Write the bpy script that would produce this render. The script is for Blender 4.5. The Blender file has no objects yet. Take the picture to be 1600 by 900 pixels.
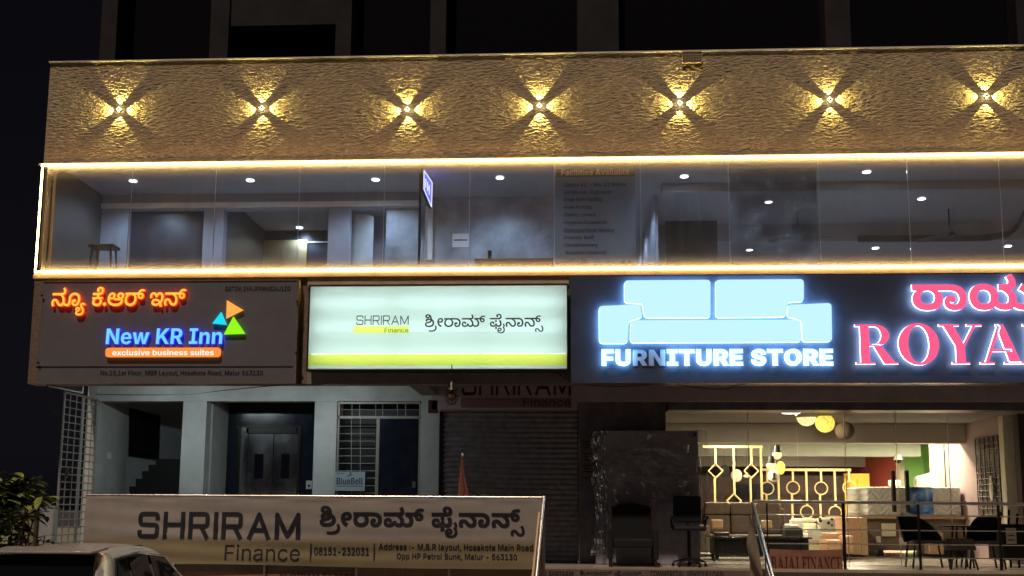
import bpy, bmesh, math, random
from mathutils import Vector, Matrix, noise
from mathutils.geometry import delaunay_2d_cdt
random.seed(7)
R_ = math.radians
sc = bpy.context.scene
COL = sc.collection

# ------------------------------------------------------------------ camera
F_PX, PP_Y = 1600.0, 575.0            # focal length and principal row, in pixels of the 1600 x 900 photograph
CAM = Vector((0.0, 0.0, 2.05))
ROT = Matrix.Rotation(R_(3.05), 3, 'Z') @ Matrix.Rotation(R_(90 + 7.66), 3, 'X') @ Matrix.Rotation(R_(0.34), 3, 'Z')
cd = bpy.data.cameras.new('camera')
cam = bpy.data.objects.new('camera', cd)
COL.objects.link(cam)
cam.matrix_world = Matrix.Translation(CAM) @ ROT.to_4x4()
cd.sensor_width = 36.0
cd.lens = 36.0
cd.shift_y = (PP_Y - 450.0) / 1600.0
cd.clip_end = 2000
sc.camera = cam

# ------------------------------------------------------------------ night sky, one street-light coloured sun
w = bpy.data.worlds.new('World')
sc.world = w
w.use_nodes = True
nt = w.node_tree
bg = nt.nodes['Background']
sky = nt.nodes.new('ShaderNodeTexSky')
sky.sky_type = 'NISHITA'
sky.sun_disc = False
SUN_EL, SUN_AZ = 61.0, 197.0          # light comes from above and behind the camera
sky.sun_elevation = R_(SUN_EL)
sky.sun_rotation = R_(SUN_AZ)
hs = nt.nodes.new('ShaderNodeHueSaturation')      # town glow greys the night sky
hs.inputs['Saturation'].default_value = 0.15
nt.links.new(sky.outputs[0], hs.inputs['Color'])
tint = nt.nodes.new('ShaderNodeMix')
tint.data_type = 'RGBA'
tint.blend_type = 'MULTIPLY'
tint.inputs[0].default_value = 1.0
tint.inputs[7].default_value = (0.88, 0.78, 1.12, 1)
nt.links.new(hs.outputs[0], tint.inputs[6])
nt.links.new(tint.outputs[2], bg.inputs[0])
bg.inputs[1].default_value = 0.0008
sl = bpy.data.lights.new('sun', 'SUN')
sl.energy = 1.45
sl.angle = R_(1.5)
sl.color = (1.0, 0.79, 0.62)
sun = bpy.data.objects.new('sun', sl)
COL.objects.link(sun)
sd = Vector((math.sin(R_(SUN_AZ)) * math.cos(R_(SUN_EL)), math.cos(R_(SUN_AZ)) * math.cos(R_(SUN_EL)), math.sin(R_(SUN_EL))))
sun.rotation_euler = sd.to_track_quat('Z', 'Y').to_euler()
sun.location = sd * 40
sc.view_settings.view_transform = 'Standard'
sc.view_settings.look = 'None'
sc.view_settings.exposure = 0.4
sc.view_settings.gamma = 1.0
sc.cycles.use_denoising = True
sc.cycles.transparent_max_bounces = 24
sc.cycles.max_bounces = 8
sc.cycles.sample_clamp_indirect = 4.0


def at(px, py, Y):
    """the point of the plane y = Y seen at a pixel of the 1600 x 900 photograph"""
    d = ROT @ Vector(((px - 800.0) / F_PX, (PP_Y - py) / F_PX, -1.0))
    return CAM + d * (Y / d.y)


def rect(x0, y0, x1, y1, Y):
    a, b, c, d = at(x0, y0, Y), at(x1, y0, Y), at(x0, y1, Y), at(x1, y1, Y)
    return (a.x + c.x) / 2, (b.x + d.x) / 2, (c.z + d.z) / 2, (a.z + b.z) / 2


def PX(px, py, Y):
    return at(px, py, Y).x


def PZ(px, py, Y):
    return at(px, py, Y).z


# ------------------------------------------------------------------ materials
MATS = {}


def mat(name, col, rough=0.6, metal=0.0, nscale=0.0, namt=0.0, bump=0.0, bscale=40.0, stretch=(1, 1, 1), spec=0.5, coat=0.0):
    m = bpy.data.materials.new(name)
    m.use_nodes = True
    t = m.node_tree
    b = t.nodes['Principled BSDF']
    b.inputs['Base Color'].default_value = (*col, 1)
    b.inputs['Roughness'].default_value = rough
    b.inputs['Metallic'].default_value = metal
    b.inputs['Specular IOR Level'].default_value = spec
    b.inputs['Coat Weight'].default_value = coat
    if namt or bump:
        tc = t.nodes.new('ShaderNodeTexCoord')
        mp = t.nodes.new('ShaderNodeMapping')
        mp.inputs['Scale'].default_value = stretch
        t.links.new(tc.outputs['Object'], mp.inputs[0])
    if namt:
        n = t.nodes.new('ShaderNodeTexNoise')
        n.inputs['Scale'].default_value = nscale
        n.inputs['Detail'].default_value = 8
        n.inputs['Roughness'].default_value = 0.65
        t.links.new(mp.outputs[0], n.inputs['Vector'])
        r = t.nodes.new('ShaderNodeValToRGB')
        r.color_ramp.elements[0].position = 0.3
        r.color_ramp.elements[1].position = 0.72
        r.color_ramp.elements[0].color = (*[c * (1 - namt) for c in col], 1)
        r.color_ramp.elements[1].color = (*[min(1, c * (1 + namt)) for c in col], 1)
        t.links.new(n.outputs[0], r.inputs[0])
        t.links.new(r.outputs[0], b.inputs['Base Color'])
        rr = t.nodes.new('ShaderNodeMapRange')
        rr.inputs[3].default_value = max(0.03, rough - 0.12)
        rr.inputs[4].default_value = min(1, rough + 0.12)
        t.links.new(n.outputs[0], rr.inputs[0])
        t.links.new(rr.outputs[0], b.inputs['Roughness'])
    if bump:
        n2 = t.nodes.new('ShaderNodeTexNoise')
        n2.inputs['Scale'].default_value = bscale
        n2.inputs['Detail'].default_value = 6
        t.links.new(mp.outputs[0], n2.inputs['Vector'])
        bp = t.nodes.new('ShaderNodeBump')
        bp.inputs['Strength'].default_value = bump
        bp.inputs['Distance'].default_value = 0.02
        t.links.new(n2.outputs[0], bp.inputs['Height'])
        t.links.new(bp.outputs[0], b.inputs['Normal'])
    MATS[name] = m
    return m


def emit(name, col, s=1.0):
    m = bpy.data.materials.new(name)
    m.use_nodes = True
    b = m.node_tree.nodes['Principled BSDF']
    b.inputs['Base Color'].default_value = (*[c * 0.5 for c in col], 1)
    b.inputs['Emission Color'].default_value = (*col, 1)
    b.inputs['Emission Strength'].default_value = s
    b.inputs['Roughness'].default_value = 0.35
    MATS[name] = m
    return m


def glass(name, tint=(0.8, 0.85, 0.88), dust=0.05, dustcol=(0.5, 0.48, 0.46), refl=1.0, dscale=1.2, edge=0.0):
    """clear sheet: straight transmission, fresnel reflection and a film of uneven dust that scatters light"""
    m = bpy.data.materials.new(name)
    m.use_nodes = True
    t = m.node_tree
    t.nodes.clear()
    o = t.nodes.new('ShaderNodeOutputMaterial')
    tr = t.nodes.new('ShaderNodeBsdfTransparent')
    tr.inputs[0].default_value = (*tint, 1)
    gl = t.nodes.new('ShaderNodeBsdfGlossy')
    gl.inputs['Roughness'].default_value = 0.02
    fr = t.nodes.new('ShaderNodeFresnel')
    fr.inputs[0].default_value = 1.45
    mu = t.nodes.new('ShaderNodeMath')
    mu.operation = 'MULTIPLY'
    mu.inputs[1].default_value = refl
    t.links.new(fr.outputs[0], mu.inputs[0])
    m1 = t.nodes.new('ShaderNodeMixShader')
    t.links.new(mu.outputs[0], m1.inputs[0])
    t.links.new(tr.outputs[0], m1.inputs[1])
    t.links.new(gl.outputs[0], m1.inputs[2])
    df = t.nodes.new('ShaderNodeBsdfDiffuse')
    df.inputs[0].default_value = (*dustcol, 1)
    tc = t.nodes.new('ShaderNodeTexCoord')
    mp = t.nodes.new('ShaderNodeMapping')
    mp.inputs['Scale'].default_value = (6, 1, 0.8)
    n = t.nodes.new('ShaderNodeTexNoise')
    n.inputs['Scale'].default_value = dscale
    n.inputs['Detail'].default_value = 8
    t.links.new(tc.outputs['Object'], mp.inputs[0])
    t.links.new(mp.outputs[0], n.inputs['Vector'])
    mr = t.nodes.new('ShaderNodeMapRange')
    mr.inputs[1].default_value = 0.3
    mr.inputs[2].default_value = 0.75
    mr.inputs[3].default_value = dust * 0.55
    mr.inputs[4].default_value = dust * 1.5
    t.links.new(n.outputs[0], mr.inputs[0])
    m2 = t.nodes.new('ShaderNodeMixShader')
    t.links.new(mr.outputs[0], m2.inputs[0])
    if edge:                            # extra haze along bottom and top edge paints in the strip-light glow
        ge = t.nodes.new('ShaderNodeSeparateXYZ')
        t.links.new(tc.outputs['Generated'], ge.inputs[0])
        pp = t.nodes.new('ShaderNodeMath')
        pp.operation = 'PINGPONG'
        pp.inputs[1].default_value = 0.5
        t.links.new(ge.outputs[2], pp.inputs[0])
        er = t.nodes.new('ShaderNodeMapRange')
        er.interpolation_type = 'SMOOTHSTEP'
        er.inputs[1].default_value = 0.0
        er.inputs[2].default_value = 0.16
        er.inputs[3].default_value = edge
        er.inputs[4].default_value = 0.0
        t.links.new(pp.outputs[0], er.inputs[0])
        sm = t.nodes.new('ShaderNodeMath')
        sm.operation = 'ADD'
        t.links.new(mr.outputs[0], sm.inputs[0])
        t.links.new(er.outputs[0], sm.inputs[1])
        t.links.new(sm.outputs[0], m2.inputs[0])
    t.links.new(m1.outputs[0], m2.inputs[1])
    t.links.new(df.outputs[0], m2.inputs[2])
    t.links.new(m2.outputs[0], o.inputs[0])
    MATS[name] = m
    return m


def translucent(name, col, noise_amt=0.0):
    m = bpy.data.materials.new(name)
    m.use_nodes = True
    t = m.node_tree
    t.nodes.clear()
    o = t.nodes.new('ShaderNodeOutputMaterial')
    a = t.nodes.new('ShaderNodeBsdfTranslucent')
    a.inputs[0].default_value = (*col, 1)
    d = t.nodes.new('ShaderNodeBsdfDiffuse')
    d.inputs[0].default_value = (*col, 1)
    x = t.nodes.new('ShaderNodeMixShader')
    x.inputs[0].default_value = 0.3
    t.links.new(a.outputs[0], x.inputs[1])
    t.links.new(d.outputs[0], x.inputs[2])
    t.links.new(x.outputs[0], o.inputs[0])
    MATS[name] = m
    return m


mat('stone', (0.44, 0.35, 0.24), 0.95, nscale=16, namt=0.38, bump=1.0, bscale=38, stretch=(0.5, 1, 1.7), spec=0.0)
mat('white_trim', (0.72, 0.68, 0.62), 0.5, nscale=3, namt=0.12)
mat('upper_shade_tone', (0.030, 0.029, 0.033), 0.9, nscale=2, namt=0.3, spec=0.1)  # dark base colour stands in for street light not reaching this high
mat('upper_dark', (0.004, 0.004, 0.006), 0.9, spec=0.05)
mat('grey_wall', (0.48, 0.50, 0.49), 0.8, nscale=1.1, namt=0.24, bump=0.12, bscale=30)
mat('stair_wall', (0.40, 0.42, 0.43), 0.8, nscale=1.5, namt=0.13, bump=0.1)
mat('granite', (0.20, 0.15, 0.115), 0.45, nscale=30, namt=0.45)
mat('beige_slab', (0.45, 0.36, 0.26), 0.6, nscale=5, namt=0.2)
mat('soffit', (0.42, 0.40, 0.37), 0.85, nscale=2, namt=0.15)
mat('brown_beam', (0.27, 0.23, 0.22), 0.8, nscale=4, namt=0.2)
mat('shop_lintel', (0.42, 0.35, 0.38), 0.8, nscale=3, namt=0.15)
mat('sign_purple', (0.42, 0.36, 0.38), 0.7, nscale=3, namt=0.12)
mat('sign_maroon', (0.26, 0.13, 0.14), 0.7)
mat('led_tinted_steel', (0.95, 0.72, 0.40), 0.45, 1.0, nscale=3, namt=0.1, bump=0.3, bscale=3)  # steel whose golden colour stands in for the reflected warm strip light
mat('dark_tile', (0.15, 0.135, 0.155), 0.35, nscale=6, namt=0.35)
mat('lift_navy', (0.012, 0.016, 0.028), 0.18, nscale=4, namt=0.3)
mat('steel', (0.45, 0.47, 0.48), 0.17, 1.0, nscale=3, namt=0.08, bump=0.25, bscale=3, stretch=(1, 1, 0.6))
mat('rail_steel', (0.6, 0.56, 0.54), 0.3, 1.0, nscale=25, namt=0.12)
mat('dark_steel', (0.035, 0.03, 0.03), 0.35, 0.7)
mat('grille_paint', (0.34, 0.32, 0.30), 0.5, 0.2, nscale=30, namt=0.3)
mat('black', (0.006, 0.006, 0.008), 0.5)
mat('black_gloss', (0.008, 0.009, 0.014), 0.12)
mat('ink', (0.014, 0.015, 0.024), 0.65)
mat('ink_brown', (0.035, 0.028, 0.028), 0.7)
mat('shutter', (0.24, 0.215, 0.24), 0.5, 0.3, nscale=8, namt=0.35)
mat('navy_panel', (0.046, 0.054, 0.096), 0.5, nscale=3, namt=0.15)
mat('kr_panel', (0.142, 0.140, 0.160), 0.5, nscale=4, namt=0.08)
mat('kr_line', (0.012, 0.01, 0.01), 0.6)
mat('asphalt', (0.05, 0.05, 0.05), 0.9, nscale=20, namt=0.3, bump=0.4, bscale=80)
mat('concrete', (0.26, 0.24, 0.21), 0.85, nscale=6, namt=0.2, bump=0.2)
mat('tile_floor', (0.42, 0.38, 0.33), 0.25, nscale=3, namt=0.1)
mat('red_granite', (0.15, 0.055, 0.04), 0.25, nscale=40, namt=0.3)
mat('wall_white', (0.55, 0.54, 0.55), 0.7, nscale=1.2, namt=0.1)
mat('lobby_wall', (0.30, 0.30, 0.34), 0.7, nscale=1.2, namt=0.12)
mat('lobby_dark', (0.030, 0.030, 0.042), 0.35, nscale=2, namt=0.3)
mat('lobby_side', (0.075, 0.06, 0.05), 0.7, nscale=2, namt=0.25)
mat('marble', (0.27, 0.29, 0.32), 0.4, nscale=2.2, namt=0.42, bump=0.05)
mat('ceiling_board', (0.36, 0.34, 0.36), 0.85, nscale=1.5, namt=0.08)
mat('dark_wood', (0.035, 0.024, 0.02), 0.4, nscale=6, namt=0.4, stretch=(1, 1, 5))
mat('shop_beam', (0.52, 0.48, 0.44), 0.8, nscale=2, namt=0.1)
mat('shop_ceiling', (0.20, 0.18, 0.17), 0.85, nscale=2, namt=0.1)
mat('pale_green_beam', (0.45, 0.48, 0.44), 0.8, nscale=2, namt=0.1)
mat('pink_wall', (0.40, 0.29, 0.30), 0.8, nscale=2, namt=0.08)
mat('green_wall', (0.25, 0.50, 0.14), 0.8, nscale=2, namt=0.08)
mat('red_wall', (0.35, 0.055, 0.03), 0.8, nscale=2, namt=0.12)
mat('maroon_wall', (0.085, 0.05, 0.045), 0.7, nscale=3, namt=0.25)
mat('brown_wall', (0.05, 0.032, 0.03), 0.7, nscale=3, namt=0.2)
mat('gold_paint', (0.60, 0.45, 0.22), 0.45, 0.1, nscale=12, namt=0.15)
mat('yellow_board', (0.60, 0.36, 0.035), 0.55, nscale=3, namt=0.15)
mat('brown_fabric', (0.15, 0.115, 0.09), 0.9, nscale=14, namt=0.25, bump=0.3, bscale=60)
mat('charcoal_fabric', (0.009, 0.009, 0.011), 0.85, nscale=10, namt=0.3)
mat('cream_fabric', (0.72, 0.66, 0.52), 0.8, nscale=6, namt=0.08)
mat('peach_wood', (0.55, 0.33, 0.19), 0.5, nscale=4, namt=0.15)
mat('tan_wood', (0.48, 0.33, 0.2), 0.55, nscale=5, namt=0.2, stretch=(1, 1, 6))
mat('grey_brown', (0.17, 0.125, 0.105), 0.7, nscale=5, namt=0.25)
mat('paper', (0.62, 0.62, 0.6), 0.7)
mat('sign_blue_grey', (0.36, 0.45, 0.50), 0.6)
mat('red_box', (0.10, 0.02, 0.025), 0.5)
mat('bajaj_flex', (0.30, 0.14, 0.09), 0.6, nscale=3, namt=0.25, bump=0.3, bscale=4)
mat('bajaj_ink', (0.075, 0.015, 0.015), 0.7)
mat('car_paint', (0.50, 0.50, 0.51), 0.3, 0.35, coat=0.6)
mat('car_glass', (0.006, 0.007, 0.008), 0.05)
mat('car_trim', (0.008, 0.008, 0.009), 0.4)
mat('chrome', (0.75, 0.75, 0.75), 0.1, 1.0)
mat('tail_red', (0.30, 0.01, 0.008), 0.15)
mat('rubber', (0.012, 0.012, 0.012), 0.8)
mat('leaf', (0.17, 0.22, 0.04), 0.45, nscale=8, namt=0.5)
mat('stem', (0.14, 0.11, 0.075), 0.8, nscale=10, namt=0.3)
mat('orange_cloth', (0.22, 0.075, 0.045), 0.8, nscale=20, namt=0.3)
mat('low_wall', (0.30, 0.23, 0.16), 0.85, nscale=3, namt=0.25, bump=0.2)
mat('cladding', (0.25, 0.155, 0.095), 0.6, nscale=10, namt=0.25, stretch=(6, 1, 0.5))
mat('wire', (0.008, 0.008, 0.008), 0.6)
mat('plastic_cctv', (0.7, 0.7, 0.68), 0.35)
mat('olive_ink', (0.16, 0.15, 0.05), 0.6)
mat('lime_ink', (0.62, 0.75, 0.30), 0.6)
mat('amber_glass', (0.20, 0.11, 0.06), 0.2)
mat('straw', (0.20, 0.145, 0.09), 0.8, nscale=60, namt=0.5, bump=0.6, bscale=60)
mat('photo_print', (0.12, 0.115, 0.13), 0.45, nscale=3.5, namt=0.75)
mat('car_side', (0.42, 0.42, 0.41), 0.4)
mat('board_dark', (0.018, 0.018, 0.022), 0.4)
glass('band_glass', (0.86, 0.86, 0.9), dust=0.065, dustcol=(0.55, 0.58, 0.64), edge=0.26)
glass('shop_glass', (0.9, 0.9, 0.88), dust=0.012)


def printed_film(name, col, clear):
    m = bpy.data.materials.new(name)
    m.use_nodes = True
    t = m.node_tree
    t.nodes.clear()
    o = t.nodes.new('ShaderNodeOutputMaterial')
    tr = t.nodes.new('ShaderNodeBsdfTransparent')
    a = t.nodes.new('ShaderNodeBsdfTranslucent')
    d = t.nodes.new('ShaderNodeBsdfDiffuse')
    a.inputs[0].default_value = (*col, 1)
    d.inputs[0].default_value = (*col, 1)
    x = t.nodes.new('ShaderNodeMixShader')
    y = t.nodes.new('ShaderNodeMixShader')
    y.inputs[0].default_value = clear
    t.links.new(a.outputs[0], x.inputs[1])
    t.links.new(d.outputs[0], x.inputs[2])
    t.links.new(x.outputs[0], y.inputs[1])
    t.links.new(tr.outputs[0], y.inputs[2])
    t.links.new(y.outputs[0], o.inputs[0])
    MATS[name] = m
    return m


printed_film('board_film', (0.46, 0.43, 0.44), 0.52)
pf = printed_film('poster_film', (0.3, 0.3, 0.32), 0.55).node_tree
pn = pf.nodes.new('ShaderNodeTexNoise')
pn.inputs['Scale'].default_value = 2.6
pn.inputs['Detail'].default_value = 7
pc = pf.nodes.new('ShaderNodeTexCoord')
pr = pf.nodes.new('ShaderNodeValToRGB')
pr.color_ramp.elements[0].position, pr.color_ramp.elements[1].position = 0.38, 0.62
pr.color_ramp.elements[0].color, pr.color_ramp.elements[1].color = (0.04, 0.04, 0.05, 1), (0.5, 0.46, 0.46, 1)
pf.links.new(pc.outputs['Object'], pn.inputs['Vector'])
pf.links.new(pn.outputs[0], pr.inputs[0])
for q_ in pf.nodes:
    if q_.type in ('BSDF_TRANSLUCENT', 'BSDF_DIFFUSE'):
        pf.links.new(pr.outputs[0], q_.inputs[0])
mat('ledge_trim', (0.42, 0.35, 0.26), 0.5, nscale=3, namt=0.2)
mat('joint', (0.30, 0.33, 0.38), 0.3)
mat('unlit_letter', (0.36, 0.44, 0.60), 0.5)
glass('film', (0.92, 0.92, 0.94), dust=0.03, refl=3.0)
MATS['film'].node_tree.nodes['Glossy BSDF'].inputs['Roughness'].default_value = 0.14
glass('bulb_glass', (0.85, 0.8, 0.72), dust=0.02)
translucent('box_white', (0.82, 0.94, 0.95))
translucent('box_lime', (0.86, 0.95, 0.40))
emit('led_warm', (1.0, 0.56, 0.17), 32)
emit('lens_warm', (1.0, 0.88, 0.45), 30)
emit('downlight', (0.72, 0.92, 1.0), 18)
emit('tube', (0.92, 1.0, 0.97), 6.8)
emit('sofa_face', (0.50, 0.84, 0.90), 0.76)
emit('store_face', (0.72, 0.92, 1.0), 0.85)
emit('halo_cool', (0.30, 0.66, 1.0), 11)
emit('halo_white', (0.55, 0.74, 1.0), 7)
emit('pink_face', (1.0, 0.10, 0.235), 0.80)
emit('amber_face', (1.0, 0.52, 0.05), 0.85)
emit('red_side', (1.0, 0.04, 0.003), 3)
emit('blue_face', (0.16, 0.60, 1.0), 0.78)
emit('blue_side', (0.01, 0.035, 1.0), 2.6)
emit('orange_face', (1.0, 0.27, 0.045), 0.8)
emit('orange_tri', (1.0, 0.40, 0.07), 0.76)
emit('cyan_tri', (0.01, 0.68, 0.85), 0.76)
emit('green_tri', (0.26, 0.88, 0.01), 0.76)
emit('pale_pink', (1.0, 0.72, 0.70), 0.95)
emit('shop_light', (1.0, 0.90, 0.72), 2.2)
emit('lantern_yellow', (1.0, 0.72, 0.12), 1.1)
emit('lantern_cream', (1.0, 0.80, 0.36), 1.25)
emit('lantern_peach', (1.0, 0.55, 0.28), 1.6)
emit('open_blue', (0.10, 0.10, 1.0), 1.8)
emit('open_white', (0.7, 0.75, 1.0), 1.6)


for nm_ in ('lantern_yellow', 'lantern_cream'):          # woven baskets let the bulb through unevenly
    lt_ = MATS[nm_].node_tree
    b_ = lt_.nodes['Principled BSDF']
    n_ = lt_.nodes.new('ShaderNodeTexVoronoi')
    n_.inputs['Scale'].default_value = 22
    c_ = lt_.nodes.new('ShaderNodeTexCoord')
    lt_.links.new(c_.outputs['Object'], n_.inputs['Vector'])
    r_ = lt_.nodes.new('ShaderNodeMapRange')
    r_.inputs[1].default_value, r_.inputs[2].default_value = 0.0, 0.7
    r_.inputs[3].default_value, r_.inputs[4].default_value = 1.9, 0.8
    lt_.links.new(n_.outputs[0], r_.inputs[0])
    lt_.links.new(r_.outputs[0], b_.inputs['Emission Strength'])

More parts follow.
